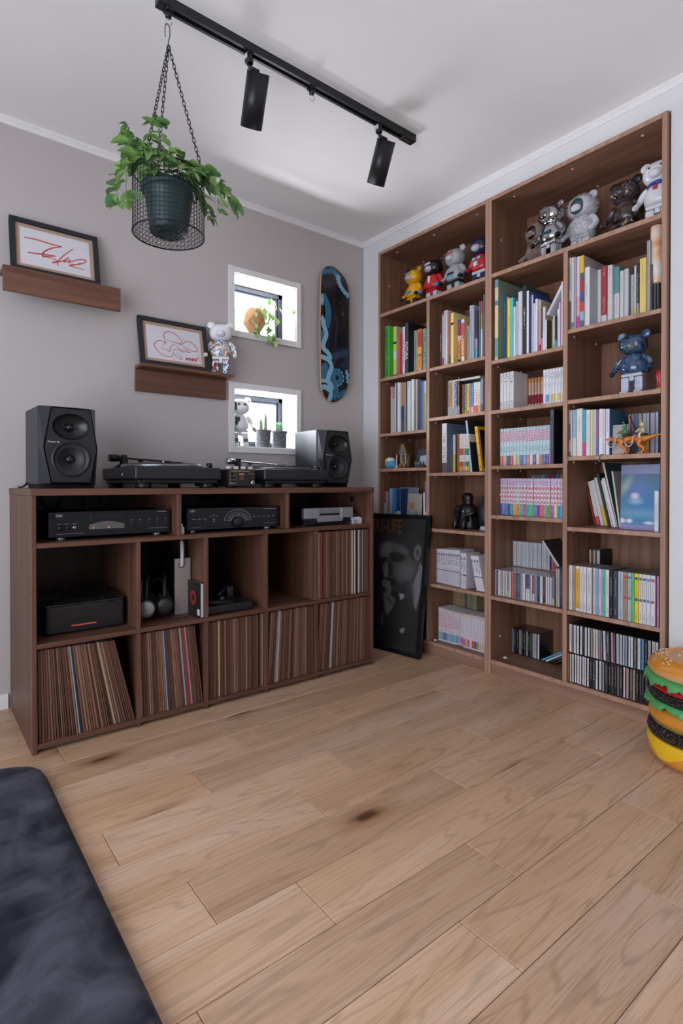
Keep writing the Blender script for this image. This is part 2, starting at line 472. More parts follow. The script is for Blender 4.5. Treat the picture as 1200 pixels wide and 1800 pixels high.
moulding('baseboard_corner', (-.36, 0, 0), (0, 0, 0), (0, -1, 0), SK)

# the two small deep-set windows
for wi, (z0, z1) in enumerate(WZ):
    root = MB(); c = .032
    # casing (four flat boards with a proud edge) and white reveal lining
    root.box(WX0-c, WX0, -.012, .0, z0-c, z1+c); root.box(WX1, WX1+c, -.012, 0, z0-c, z1+c)
    root.box(WX0, WX1, -.0105, 0, z1, z1+c); root.box(WX0, WX1, -.0105, 0, z0-c, z0)
    ob = struct(root.build('window_%d' % (wi+1), M_TRIM, bevel=.0015, seg=1))
    ln = MB(); t = .004
    ln.box(WX0, WX0+t, 0, WT, z0, z1); ln.box(WX1-t, WX1, 0, WT, z0, z1); ln.box(WX0, WX1, 0, WT, z1-t, z1); ln.box(WX0, WX1, 0, WT, z0, z0+t)
    ln.build('reveal_lining', M('#ececec', .5), ob, world=True)
    fr = MB(); y0, y1, s_ = .135, .165, .030
    fr.box(WX0, WX0+s_, y0, y1, z0, z1); fr.box(WX1-s_, WX1, y0, y1, z0, z1); fr.box(WX0, WX1, y0, y1, z1-s_, z1); fr.box(WX0, WX1, y0, y1, z0, z0+s_)
    f = fr.build('sash_frame', FRM, ob, world=True, bevel=.002, seg=1)
    f2 = MB(); s2 = .042; y0, y1 = .147, .158
    f2.box(WX0+s_, WX0+s2, y0, y1, z0+s_, z1-s_); f2.box(WX1-s2, WX1-s_, y0, y1, z0+s_, z1-s_); f2.box(WX0+s2, WX1-s2, y0, y1, z1-s2, z1-s_); f2.box(WX0+s2, WX1-s2, y0, y1, z0+s_, z0+s2)
    f2.build('glazing_bead', M('#3c4654', .35, .4), ob, world=True)
    MB().box(WX0+s2, WX1-s2, .151, .154, z0+s2, z1-s2).build('pane', glass(), ob, world=True)
    hd = MB().box(WX0+.05, WX0+.07, .120, .135, z0+.10, z0+.16); hd.build('latch', FRM, ob, world=True, bevel=.003)
# ================================================================== record cabinet
WD, WL = '#4a2e23', '#735040'
wx, wy, wz = wood(WD, WL, 'x', name='walnut'), wood(WD, WL, 'y', name='walnut'), wood(WD, WL, 'z', name='walnut')
CX0, CX1, CYF, CZ = -1.898, -.373, -.515, .897
CYB = -.014
cab = thing('record_cabinet', 'low dark walnut record cabinet with open compartments under the grey wall', 'cabinet', ((CX0+CX1)/2, (CYF+CYB)/2, 0))
def cb(name, *a, m=wx, bev=.0012): return MB().box(*a).build(name, m, cab, world=True, bevel=bev, seg=1)
cb('top_board', CX0-.002, CX1+.002, CYF-.002, CYB, CZ-.024, CZ)
for a, b in ((CX0, CX0+.015), (CX1-.015, CX1)): 
    sp = cb('side_panel', a, b, CYF, CYB, 0, CZ-.024, m=wz)
    if a == CX0:
        for yy, zz in ((-.497, .79), (-.497, .545), (-.497, .335), (-.497, .07), (-.05, .79), (-.05, .335)):
            MB().cyl((CX0-.0008, yy, zz), (CX0+.002, yy, zz), .005, n=12).build('screw_cap', M('#2c1b14', .5), sp, world=True)
cb('shelf', CX0+.015, CX1-.015, CYF+.001, CYB, .695, .712)
cb('shelf', CX0+.015, CX1-.015, CYF+.001, CYB, .354, .370)
cb('bottom_board', CX0+.015, CX1-.015, CYF+.001, CYB, .015, .031)
CDIV = [(-1.551, -1.536), (-1.281, -1.265), (-1.002, -.986), (-.734, -.716)]
for a, b in CDIV:
    cb('divider', a, b, CYF+.001, CYB, .370, .695, m=wz); cb('divider', a, b, CYF+.001, CYB, .031, .354, m=wz)
    cb('foot', a, b, CYF+.004, CYF+.06, 0, .015, m=wz)
for a, b in ((-1.395, -1.378), (-.890, -.875)): cb('divider', a, b, CYF+.001, CYB, .712, CZ-.024, m=wz)
MB().box(CX0+.015, CX1-.015, CYB-.004, CYB, .031, CZ-.024).build('back_panel', wood('#2e1d17', '#46302a', 'z', name='walnut_back'), cab, world=True)
MB().cyl((CX1-.0165, -.36, .835), (CX1-.0145, -.36, .835), .016, n=24).build('cable_hole', M('#060606', .9), cab, world=True)

# ================================================================== bookcases
BD, BL = '#6a4735', '#987059'
bx_, by_, bz_ = wood(BD, BL, 'x', name='bookcase'), wood(BD, BL, 'y', name='bookcase'), wood(BD, BL, 'z', name='bookcase')
XF, XB = -.022, .285
EDGE = wood('#96725f', '#bb9885', 'z', rough=.38, name='lit_front_edge')  # same bookcase wood, coloured paler for the light its front faces catch
T = .019
def bookcase(label, ya, yb, ydiv, left_sh, right_sh, top_sh):
    """ya>yb are the outer sides; ydiv divider faces; shelves given by their upper face"""
    t = thing('bookcase', label, 'bookcase', ((XF+XB)/2, (ya+yb)/2, 0))
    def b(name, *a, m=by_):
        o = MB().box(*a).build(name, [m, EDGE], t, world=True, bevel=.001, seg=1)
        for f in o.data.polygons:                     # front faces take the paler wood, window light painted in
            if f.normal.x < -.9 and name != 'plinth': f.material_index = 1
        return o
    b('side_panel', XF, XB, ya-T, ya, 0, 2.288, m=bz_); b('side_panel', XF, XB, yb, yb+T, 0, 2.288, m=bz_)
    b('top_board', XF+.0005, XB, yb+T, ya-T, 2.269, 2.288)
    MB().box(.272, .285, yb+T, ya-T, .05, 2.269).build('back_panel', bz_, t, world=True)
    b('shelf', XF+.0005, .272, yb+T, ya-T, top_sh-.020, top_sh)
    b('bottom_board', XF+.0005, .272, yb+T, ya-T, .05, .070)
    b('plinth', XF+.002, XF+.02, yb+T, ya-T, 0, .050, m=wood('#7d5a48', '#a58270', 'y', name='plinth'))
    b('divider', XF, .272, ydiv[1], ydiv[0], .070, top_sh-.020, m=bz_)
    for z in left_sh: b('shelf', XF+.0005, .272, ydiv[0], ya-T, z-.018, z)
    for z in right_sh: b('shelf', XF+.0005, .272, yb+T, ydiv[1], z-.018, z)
    # pale plastic screw caps
    caps = MB()
    n = 0
    def cap(p, d):
        MB().cyl(p, (p[0]+d[0]*.003, p[1]+d[1]*.003, p[2]+d[2]*.003), .006, .0045, n=10).build('screw_cap', M('#cdbfb4', .4), t, world=True)
    for y in (ya-T-.09, (ya+yb)/2, yb+T+.09): cap((.03, y, 2.269), (0, 0, -1)); cap((.25, y, 2.269), (0, 0, -1))
    for z in left_sh: cap((.03, ya-T, z-.022), (0, -1, 0)); cap((.22, ya-T, z-.022), (0, -1, 0))
    for z in right_sh: cap((.03, ydiv[1], z-.022), (0, -1, 0)); cap((.22, ydiv[1], z-.022), (0, -1, 0))
    cap((.05, ya-T, 2.10), (0, -1, 0)); cap((.05, ya-T, .86), (0, -1, 0)); cap((.05, ya-T, .17), (0, -1, 0))
    return t
ZA = [1.537, 1.211, 1.005, .690, .380]
ZB = [1.535, 1.268, .974, .677, .381]
ZC = [1.504, 1.266, 1.001, .765, .376]
ZD = [1.567, 1.269, 1.030, .732, .377]
ZT, ZL = 1.920, .070
bookcase('built-in walnut bookcase next to the grey wall with the black poster leaning on it', -.159, -.949, (-.547, -.569), ZA, ZB, ZT)
bookcase('built-in walnut bookcase with the blue bear and the burger stool standing before it', -.949, -1.743, (-1.335, -1.356), ZC, ZD, ZT)
# ================================================================== lighting track
BLK = M('#17181b', .45); BLK2 = M('#101114', .35); CHR = M('#c9cbd0', .18, 1.)
TY = -.930
tr = thing('lighting_track', 'long black lighting track fixed along the white ceiling', 'light track', (-1.07, TY, H))
X0, X1 = -1.62, -.515
mb = MB(); w = .017
mb.box(X0+.03, X1-.07, TY-w, TY-.0075, H-.028, H); mb.box(X0+.03, X1-.07, TY+.0075, TY+w, H-.028, H); mb.box(X0+.03, X1-.07, TY-.0075, TY+.0075, H-.010, H)
mb.build('rail', BLK, tr, world=True)
MB().box(X0, X0+.03, TY-w, TY+w, H-.030, H).build('end_cap', BLK2, tr, world=True, bevel=.002)
fb = MB().box(X1-.07, X1, TY-w-.001, TY+w+.001, H-.031, H).build('power_feed', BLK2, tr, world=True, bevel=.002)
MB().box(X1-.055, X1-.02, TY-.004, TY+.004, H-.0318, H-.030).build('cover_plate', M('#25262a', .6), fb, world=True)

def spot(px_top, px_bot, xa, label):
    t = thing('spotlight', label, 'spotlight', (xa, TY, H-.028), group='spotlights on the ceiling track')
    ad = MB().box(xa-.012, xa+.012, TY-.014, TY+.014, H-.034, H-.012); ad.cyl((xa, TY, H-.034), (xa, TY, H-.062), .014, n=16)
    a = ad.build('adapter', BLK2, t, world=True, bevel=.002, seg=1)
    MB().box(xa-.0155, xa-.0122, TY-.010, TY+.010, H-.052, H-.036).build('rating_sticker', M('#c9ccd2', .5), a, world=True)
    d0 = hit(*px_top, 1, TY); depth = (d0-CAM).dot(FW)
    r_ = ray(*px_top); im = RT*(px_bot[0]-px_top[0])-UP*(px_bot[1]-px_top[1])
    im = im-FW*(im.dot(r_)/FW.dot(r_))           # axis seen square-on, pointing at the far wall
    dirn = im.normalized(); ln = .165
    p0 = d0; p1 = d0+dirn*ln; r = .0385
    body = MB()
    body.cyl(p0, p1, r, n=40)
    b = body.build('lamp_body', M('#1d1e22', .38, .25), t, world=True)
    MB().cyl(p1-dirn*.002, p1+dirn*.0012, r*1.0, r*.97, n=40).build('front_ring', BLK2, t, world=True)
    MB().cyl(p1+dirn*.0008, p1+dirn*.0018, r*.72, n=32).build('lens', M('#3a3b3e', .1, .2), t, world=True)
    MB().tube([(xa, TY, H-.060), (xa, TY, H-.072), tuple(p0-dirn*.002), tuple(p0+dirn*.01)], .006, n=10).build('joint', BLK2, t, world=True)
    return t
spot((454, 127), (432, 198), -1.305, 'black cylindrical spotlight on the ceiling track beside the hanging planter hook')
spot((679, 246), (662, 304), -.713, 'black cylindrical spotlight near the power feed end of the ceiling track')
def track_hook(x, label):
    t = thing('track_hook', label, 'hook', (x, TY, H-.028), group='hooks on the ceiling track')
    m = MB().box(x-.011, x+.011, TY-.015, TY+.015, H-.036, H-.012); m.cyl((x, TY, H-.036), (x, TY, H-.054), .011, .009, n=14)
    m.build('plug', BLK2, t, world=True, bevel=.0015, seg=1)
    pts = [(x+.010*sin(a), TY, H-.066+.010*cos(a)) for a in [i*pi/10 for i in range(-1, 15)]]
    MB().tube([(x, TY, H-.052)]+pts, .0016, n=6).build('wire_hook', CHR, t, world=True)
track_hook(-1.046, 'empty little wire hook halfway along the ceiling track')
track_hook(-1.584, 'small track hook carrying the hanging plant basket')

# ================================================================== hanging planter
HX, HY = -1.584, TY
ZR, ZBm, RB = 1.862, 1.680, .106
bk = thing('hanging_basket', 'black wire mesh hanging basket on three chains below the lighting track', 'basket', (HX, HY, ZBm))
WI = M('#1a1a22', .5, .3)
ring = lambda z, r, n=56: [(HX+r*cos(2*pi*i/n), HY+r*sin(2*pi*i/n), z) for i in range(n)]
MB().tube(ring(ZR, RB), .0026, n=8, closed=True).build('top_rim', WI, bk, world=True)
MB().tube(ring(ZBm, RB), .0026, n=8, closed=True).build('bottom_rim', WI, bk, world=True)
mesh = MB(); n = 52
for i in range(n):
    a = 2*pi*i/n; x, y = HX+RB*cos(a), HY+RB*sin(a); mesh.cyl((x, y, ZBm), (x, y, ZR), .00075, n=4, caps=False)
for k in range(1, 14): mesh.tube(ring(ZBm+(ZR-ZBm)*k/14, RB), .00075, n=4, closed=True)
o = mesh.build('side_mesh', WI, bk, world=True)
floor_m = MB(); st = .0128
for k in range(-8, 9):
    d = k*st
    if abs(d) < RB:
        c = sqrt(RB*RB-d*d)
        floor_m.cyl((HX+d, HY-c, ZBm), (HX+d, HY+c, ZBm), .00075, n=4, caps=False); floor_m.cyl((HX-c, HY+d, ZBm+.001), (HX+c, HY+d, ZBm+.001), .00075, n=4, caps=False)
floor_m.build('bottom_mesh', WI, bk, world=True)
# chains: one joined part per chain, links alternate
APEX = Vector((HX, HY, 2.262))
for k in range(3):
    a = radians(-38+120*k)+.18
    end = Vector((HX+RB*cos(a), HY+RB*sin(a), ZR+.002)); d = end-APEX; L_ = d.length; d.normalize()
    s1 = d.orthogonal().normalized(); s2 = d.cross(s1); nl = int(L_/.0140); ch = MB()
    for i in range(nl):
        c = APEX+d*(L_*(i+.5)/nl); s = s1 if i % 2 else s2; hl, hw = .0092, .0042
        loop = []
        for j in range(12):
            t = 2*pi*j/12; ex = cos(t); loop.append(c+d*(hl-hw)*(1 if ex > 0 else -1)*(1 if abs(ex) > .01 else 0)+d*hw*ex+s*hw*sin(t))
        ch.tube(loop, .0012, n=5, closed=True)
    ch.build('chain', WI, bk, world=True)
hk = [(HX, HY, 2.262-.004), (HX, HY, 2.275), (HX+.004, HY, 2.292), (HX+.004, HY, 2.316), (HX-.002, HY, 2.328), (HX-.009, HY, 2.322), (HX-.0105, HY, 2.300), (HX-.0095, HY, 2.285)]
MB().tube(catmull(hk, 5), .0014, n=6).build('hook', WI, bk, world=True)

pot = thing('plastic_pot', 'dark green plastic nursery pot standing inside the wire basket', 'plant pot', (HX, HY, ZBm+.002))
PZ = ZBm+.002
prof = [(.0, 0), (.044, 0), (.050, .004), (.055, .004), (.057, .010), (.068, .090), (.073, .124), (.076, .125), (.0815, .126), (.082, .142), (.079, .143), (.075, .132), (.0, .124)]
MB().lathe(prof, 40, (HX, HY, PZ)).build('pot_body', M('#233a3c', .42), pot, world=True)
MB().lathe([(0, .122), (.074, .130)], 24, (HX, HY, PZ)).build('soil', M('#2a1f18', .95, bump=.8), pot, world=True)
for k in range(6):
    a = k*pi/3; MB().cyl((HX+.03*cos(a), HY+.03*sin(a), PZ-.0005), (HX+.03*cos(a), HY+.03*sin(a), PZ+.001), .006, n=10).build('drain_hole', M('#0c1212', .9), pot, world=True)

# trailing plant: stems, and every leaf its own object
pl = thing('trailing_plant', 'leafy green trailing plant spilling over the rim of the wire basket', 'plant', (HX, HY, PZ+.124))
def leaf_mesh(w, l, fold, droop, m):
    mb = MB(); k = 7
    prof = [0, .55, .88, 1., .90, .62, .0]
    rows = []
    for i in range(k):
        t = i/(k-1); hw = prof[i]*w/2; z = -droop*l*t*t; x = l*t
        rows.append([(x, -hw, z+fold*hw), (x, -hw*.5, z+fold*hw*.35), (x, 0, z), (x, hw*.5, z+fold*hw*.35), (x, hw, z+fold*hw)])
    vs = [v for r in rows for v in r]; fs = []
    for i in range(k-1):
        for j in range(4): fs.append((i*5+j, (i+1)*5+j, (i+1)*5+j+1, i*5+j+1))
    mb._add(vs, fs, 0, True)
    return mb.mesh('leaf', m)
def leafmat(a, b):
    m = bpy.data.materials.new('leaf'); nt, N, L, p = nodes(m)
    oi = N.new('ShaderNodeObjectInfo'); cr = N.new('ShaderNodeValToRGB'); cr.color_ramp.elements[0].color = lin(a); cr.color_ramp.elements[1].color = lin(b)
    L.new(oi.outputs['Random'], cr.inputs[0]); L.new(cr.outputs[0], p.inputs['Base Color'])
    p.inputs['Roughness'].default_value = .4; p.inputs['Subsurface Weight'].default_value = 0.
    tr_ = N.new('ShaderNodeBsdfTranslucent'); L.new(cr.outputs[0], tr_.inputs[0]); mx = N.new('ShaderNodeMixShader'); mx.inputs[0].default_value = .3
    L.new(p.outputs[0], mx.inputs[1]); L.new(tr_.outputs[0], mx.inputs[2]); L.new(mx.outputs[0], N['Material Output'].inputs[0])
    return m
LM = leafmat('#4a7848', '#93b86a')
LMS = [leaf_mesh(.034, .058, .35, .35, LM), leaf_mesh(.024, .044, .5, .6, LM), leaf_mesh(.036, .056, .25, .2, LM), leaf_mesh(.016, .030, .5, .4, LM)]
rnd = random.Random(5)
# stems: (azimuth deg, [(r, z) path])
cz = PZ+.124
stems = []
for az, path in [(150, [(.03, 0), (.07, .09), (.10, .14), (.105, .175)]), (175, [(.03, 0), (.09, .07), (.135, .045), (.15, -.02), (.15, -.075)]), (205, [(.03, 0), (.10, .06), (.15, .03), (.165, -.04), (.16, -.10)]),
                 (120, [(.02, 0), (.05, .09), (.075, .15), (.07, .20)]), (95, [(.03, 0), (.07, .07), (.10, .06)]), (60, [(.03, 0), (.07, .08), (.10, .07)]), (20, [(.03, 0), (.10, .06), (.14, .045), (.17, .00)]),
                 (-15, [(.03, 0), (.10, .07), (.15, .055), (.19, .02), (.205, -.015)]), (-40, [(.03, 0), (.08, .08), (.12, .055), (.15, .00), (.155, -.06)]), (-75, [(.02, 0), (.06, .08), (.095, .06), (.115, .03)]),
                 (-110, [(.02, 0), (.06, .07), (.10, .075), (.115, .04)]), (-140, [(.02, 0), (.07, .07), (.11, .085), (.125, .06)]), (-165, [(.02, 0), (.07, .08), (.12, .09), (.14, .14)]), (230, [(.02, 0), (.06, .1), (.09, .14), (.1, .16)]),
                 (0, [(.02, 0), (.05, .06), (.07, .08)]), (190, [(.02, 0), (.08, .09), (.11, .10), (.13, .04)]), (160, [(.02, 0), (.06, .11), (.08, .15), (.11, .16)]), (40, [(.02, 0), (.08, .07), (.11, .08), (.14, .06)]), (-28, [(.03, 0), (.09, .08), (.13, .06), (.165, .03)]), (80, [(.02, 0), (.05, .08), (.07, .10)]), (-125, [(.02, 0), (.05, .08), (.075, .10)]), (-60, [(.02, 0), (.04, .06), (.05, .085)])]:
    a = radians(az); pts = catmull([(HX+r*cos(a), HY+r*sin(a), cz+z) for r, z in path], 5)
    MB().tube(pts, [.0016*(1-.5*i/len(pts)) for i in range(len(pts))], n=5).build('stem', M('#5b7a46', .6), pl, world=True)
    for i in range(3, len(pts), 2):
        for sd in (1, -1):
            d = (pts[i]-pts[i-1]).normalized()
            ang = atan2(d.y, d.x)+sd*rnd.uniform(.5, 1.3)
            last = i >= len(pts)-2
            o = part('leaf', LMS[3] if last or rnd.random() < .2 else rnd.choice(LMS[:3]), pl, pts[i]-pl.location, (rnd.uniform(-.5, .5), rnd.uniform(-.3, .7), ang))
            k = rnd.uniform(.75, 1.1); o.scale = (k, k, k)
    o = part('leaf', LMS[3], pl, pts[-1]-pl.location, (0, rnd.uniform(-.4, .4), radians(az)))

# ================================================================== picture ledges and drawings
LD, LL = '#59392b', '#7f5845'
lwx = wood(LD, LL, 'x', name='ledge')
t = thing('picture_ledge', 'dark wood picture ledge with deep front board, higher up the grey wall', 'shelf', (-1.7075, -.05, 1.667))
MB().box(-1.928, -1.487, -.092, -.002, 1.752, 1.767).build('shelf_board', lwx, t, world=True, bevel=.001, seg=1)
MB().box(-1.928, -1.487, -.107, -.092, 1.668, 1.767).build('front_board', lwx, t, world=True, bevel=.001, seg=1)
t = thing('picture_ledge', 'dark wood picture ledge with back board, beside the small windows', 'shelf', (-1.165, -.05, 1.345))
MB().box(-1.395, -.936, -.095, -.002, 1.447, 1.462).build('shelf_board', lwx, t, world=True, bevel=.001, seg=1)
MB().box(-1.395, -.940, -.018, -.002, 1.345, 1.447).build('back_board', lwx, t, world=True, bevel=.001, seg=1)

RED = M('#c63c40', .6)
def frame(label, x0, w, z0, h, yb, yt, strokes):
    """picture leaning back from y=yb at the foot to y=yt at the top; strokes in a 0..1 box on the paper"""
    tilt = atan2(yt-yb, h)
    t = thing('framed_drawing', label, 'picture', (x0+w/2, yb, z0), rot=(-tilt, 0, 0), group='framed red pen drawings')
    b = .020; pl_ = lambda u, v, o: (u-w/2, -o, v)
    m = MB()
    m.box(-w/2, w/2, -.009, .009, 0, b); m.box(-w/2, w/2, -.009, .009, h-b, h); m.box(-w/2, -w/2+b, -.009, .009, b, h-b); m.box(w/2-b, w/2, -.009, .009, b, h-b)
    m.build('frame', M('#1b1f26', .5), t, bevel=.0012, seg=1)
    MB().box(-w/2+b, w/2-b, 0, .006, b, h-b).build('mat_board', M('#b99b86', .9, scale=200), t)
    c = .016; pw, ph = w-2*(b+c), h-2*(b+c)
    MB().box(-pw/2, pw/2, -.0006, 0, b+c, b+c+ph).build('paper', M('#dad9df', .8), t)
    dm = MB()
    for pts, wd in strokes:
        q = [(b+c+u*pw, b+c+v*ph) for u, v in (p[:2] for p in catmull([(a, e, 0) for a, e in pts], 6))]
        ws = [wd*1.45*(.75+.25*sin(pi*i/max(1, len(q)-1))) for i in range(len(q))]
        dm.ribbon(q, ws, pl_, .0011)
    dm.build('ink_drawing', RED, t)
    MB().box(-w/2+b*.8, w/2-b*.8, -.004, -.003, b*.8, h-b*.8).build('glass', glass('picture_glass', .05), t)
S1 = [([(.06, .72), (.25, .73), (.45, .70), (.59, .70)], .004), ([(.59, .70), (.45, .60), (.34, .46), (.30, .34), (.32, .28)], .004), ([(.10, .32), (.22, .34), (.34, .37), (.49, .39)], .0042),
      ([(.49, .39), (.38, .34), (.31, .31), (.42, .31), (.53, .27)], .003), ([(.76, .72), (.66, .56), (.56, .36), (.51, .20), (.53, .13)], .003), ([(.53, .27), (.44, .20), (.47, .20), (.62, .34), (.68, .44), (.60, .28), (.66, .33), (.70, .38), (.67, .28)], .003),
      ([(.67, .28), (.80, .42), (.92, .48), (.93, .42), (.82, .30), (.70, .26)], .003), ([(.86, .36), (.76, .26), (.69, .22), (.72, .20), (.90, .19)], .003)]
S2 = [([(.28, .42), (.33, .56), (.31, .74), (.36, .86), (.47, .88), (.58, .78), (.64, .66), (.62, .58), (.54, .54)], .0024), ([(.36, .64), (.46, .58), (.56, .60)], .002),
      ([(.36, .52), (.24, .56), (.16, .50), (.13, .36), (.22, .18), (.36, .10), (.44, .14), (.46, .22)], .0024), ([(.23, .36), (.34, .30), (.40, .26), (.42, .40), (.52, .54)], .002),
      ([(.56, .55), (.64, .55), (.72, .66), (.84, .64), (.92, .52), (.93, .42), (.86, .38), (.76, .42), (.66, .50)], .0024), ([(.66, .46), (.72, .38), (.78, .33), (.66, .34), (.52, .36), (.46, .30)], .002),
      ([(.46, .28), (.50, .16), (.58, .08), (.62, .10), (.54, .24)], .002), ([(.54, .48), (.60, .36), (.66, .30)], .002),
      ([(.68, .12), (.74, .15), (.70, .10), (.78, .16), (.75, .07), (.84, .17), (.80, .06), (.90, .18), (.86, .06), (.92, .14), (.94, .24)], .0026), ([(.68, .08), (.80, .11), (.92, .10)], .002), ([(.96, .20), (.97, .10), (1., .04)], .0016)]
frame('black framed red scribble with long flicked strokes on the higher ledge', -1.897, .335, 1.767, .236, -.070, -.018, S1)
frame('black framed red looping flower-like line drawing on the lower ledge', -1.388, .335, 1.462, .236, -.066, -.016, S2)

# ================================================================== skateboard deck
SW, SH = .215, .800
def half_w(v):
    """half width at height v (0..SH)"""
    r = .16; 
    e = min(v, SH-v)
    if e >= r: return SW/2*(1-.04*abs(v-SH/2)/(SH/2))
    return SW/2*.966*sqrt(max(0., 1-((r-e)/r)**2.3))
def clampb(u, v):
    v = min(max(v, .004), SH-.004); h = max(half_w(v)-.0006, 0); return min(max(u, -h), h), v
def kick(v):
    e = min(v, SH-v); return .035*max(0, (.15-e)/.15)**1.5
sb = thing('skateboard_deck', 'skateboard deck with blue tentacle graphic hung upright on the grey wall', 'skateboard', (-.254, -.050, 1.397))
mb = MB(); nu, nv = 10, 44
def deck(off, flip):
    b = len(mb.v)
    for j in range(nv+1):
        v = SH*(.5-.5*cos(pi*j/nv)); hw = half_w(v)
        for i in range(nu+1):
            u = -1+2*i/nu; mb.v.append((u*hw, kick(v)+.006*(u*u)+off, v))
    for j in range(nv):
        for i in range(nu):
            q = (b+j*(nu+1)+i, b+j*(nu+1)+i+1, b+(j+1)*(nu+1)+i+1, b+(j+1)*(nu+1)+i); mb.f.append(q if not flip else q[::-1]); mb.m.append(0); mb.sm.append(True)
    return b
b0 = deck(0, False); b1 = deck(.011, True)
for j in range(nv):
    for i, fl_ in ((0, False), (nu, True)):
        q = (b0+j*(nu+1)+i, b0+(j+1)*(nu+1)+i, b1+(j+1)*(nu+1)+i, b1+j*(nu+1)+i); mb.f.append(q if fl_ else q[::-1]); mb.m.append(1); mb.sm.append(False)
mb.build('deck', [M('#15161d', .3, coat=.3), wood('#b98f6a', '#d9b48f', 'z', name='maple')], sb)
SBC = {'n': '#1b2740', 'd': '#1d3550', 'm': '#2f6b8c', 'l': '#85b4cf', 'i': '#2c3f60'}
def plb(u, v, o):
    hw = max(half_w(v), .001); return (u, kick(v)+.006*(u/hw)**2-o, v)
def pad(pts): return [(p[0], p[1]) for p in catmull([(a, b_, 0) for a, b_ in pts], 8)]
def px2(x, y): return (-SW/2+(x-110)/(462-110)*SW, (1735-y)/(1735-70)*SH)
def st(key, pts, wpx, off=.0006, closed=False): MB().ribbon(pad([px2(*p) for p in pts]), wpx/352*SW, plb, off, clamp=clampb).build('graphic_stroke', M(SBC[key], .3, coat=.3), sb)
st('n', [(120, 260), (290, 330), (300, 380)], 130, .0004); st('n', [(230, 700), (260, 800), (250, 900), (230, 1100), (260, 1180)], 110, .0004); st('n', [(300, 1140), (420, 1130), (455, 1170), (420, 1260), (370, 1330)], 90, .0004)
st('n', [(420, 430), (455, 520)], 70, .0004); st('i', [(240, 1230), (300, 1170), (430, 1110)], 60, .0005)
st('m', [(120, 120), (160, 110), (200, 100), (240, 110), (300, 160), (330, 190)], 60, .0007); st('m', [(125, 215), (180, 170), (215, 160), (220, 190)], 52, .0007)
st('m', [(130, 470), (175, 560), (195, 660), (190, 760), (170, 860)], 62, .0007); st('m', [(120, 900), (125, 960), (120, 1060)], 50, .0007)
st('m', [(130, 1300), (160, 1370), (170, 1430), (140, 1500)], 90, .0007)
st('m', [(255, 1370), (310, 1380), (350, 1430), (330, 1500), (280, 1510), (250, 1460), (260, 1400)], 60, .0008); st('m', [(280, 1520), (310, 1620), (290, 1730)], 56, .0007); st('m', [(300, 1730), (360, 1640), (430, 1600), (455, 1640)], 52, .0007)
st('l', [(345, 170), (330, 230), (345, 310), (390, 370), (455, 410)], 44, .0009)
for a in range(7):
    t0 = a/7; q = [(300, 180), (303, 240), (320, 310), (355, 370), (400, 415), (455, 440)]
    c = catmull([(x, y, 0) for x, y in q], 10); i0 = int(t0*50); st('l', [(c[i0].x, c[i0].y), (c[min(i0+4, 50)].x, c[min(i0+4, 50)].y)], 12, .0009)
st('l', [(112, 470), (125, 530), (115, 600)], 40, .0009)
st('l', [(112, 735), (140, 790), (140, 830), (165, 900), (170, 960), (145, 1040), (140, 1110), (190, 1160), (215, 1210), (190, 1235), (112, 1215)], 46, .0009)
st('l', [(190, 1235), (225, 1290), (230, 1350), (200, 1430), (200, 1500), (245, 1560), (235, 1595), (170, 1570), (112, 1590)], 46, .001); st('l', [(112, 1500), (200, 1500)], 34, .001); st('l', [(235, 1595), (250, 1650), (240, 1735)], 46, .001)
for a in range(6):
    an = -1.5+a*.55; p_ = [(305+78*cos(an+.0), 1440+100*sin(an)), (305+78*cos(an+.32), 1440+100*sin(an+.32))]; st('l', p_, 10, .0012)
st('l', [(425, 1330), (415, 1370), (440, 1390), (420, 1430), (440, 1450), (430, 1490)], [10, 24, 40, 42, 26, 8][0]*2.4, .0012)
st('i', [(360, 640), (385, 660)], 40, .0012)
bolts = MB()
for x, y in ((265, 512), (335, 526), (270, 1270), (345, 1280)):
    u, v = px2(x, y); q = plb(u, v, .0014); MB().cyl(q, (q[0], q[1]-.001, q[2]), .0035, n=10).build('bolt_hole', M('#8a6f55', .5), sb)
for zz in (.15, .66): MB().box(-.02, .02, .012, .050, zz, zz+.02).build('wall_bracket', BLK, sb)

# ================================================================== things on the window sills
zs = WZ[0][0]+.004
fp = thing('faceted_pot', 'faceted terracotta coloured pot holding ivy in the upper little window', 'plant pot', (-.735, .055, zs))
TCM = M('#b98a5e', .75, scale=80, bump=.3)
mb = MB(); rings = [(.030, 0, 0), (.036, .028, 0), (.062, .072, 1), (.058, .110, 0), (.036, .150, 1), (.030, .150, 1), (.046, .105, 0)]
k = 6
for r, z, s in rings:
    for i in range(k): a = 2*pi*(i+.5*s)/k; mb.v.append((r*cos(a), r*sin(a), z))
for j in range(len(rings)-1):
    s, s2 = rings[j][2], rings[j+1][2]
    for i in range(k):
        a, b_, c, d = j*k+i, j*k+(i+1) % k, (j+1)*k+(i+1) % k, (j+1)*k+i
        if s == s2: fs = [(a, b_, c, d)]
        elif s == 0: fs = [(a, b_, d), (b_, c, d)]
        else: fs = [(a, c, d), (a, b_, c)]
        for f in fs: mb.f.append(f); mb.m.append(0); mb.sm.append(False)
mb.f.append(tuple(reversed(range(k)))); mb.m.append(0); mb.sm.append(False)
mb.build('pot_body', TCM, fp, merge=True)
MB().lathe([(0, .128), (.043, .128)], 12).build('soil', M('#2a1f18', .95), fp)
iv = thing('ivy', 'variegated ivy trailing from the faceted pot over the upper sill', 'plant', (-.735, .055, zs+.128))
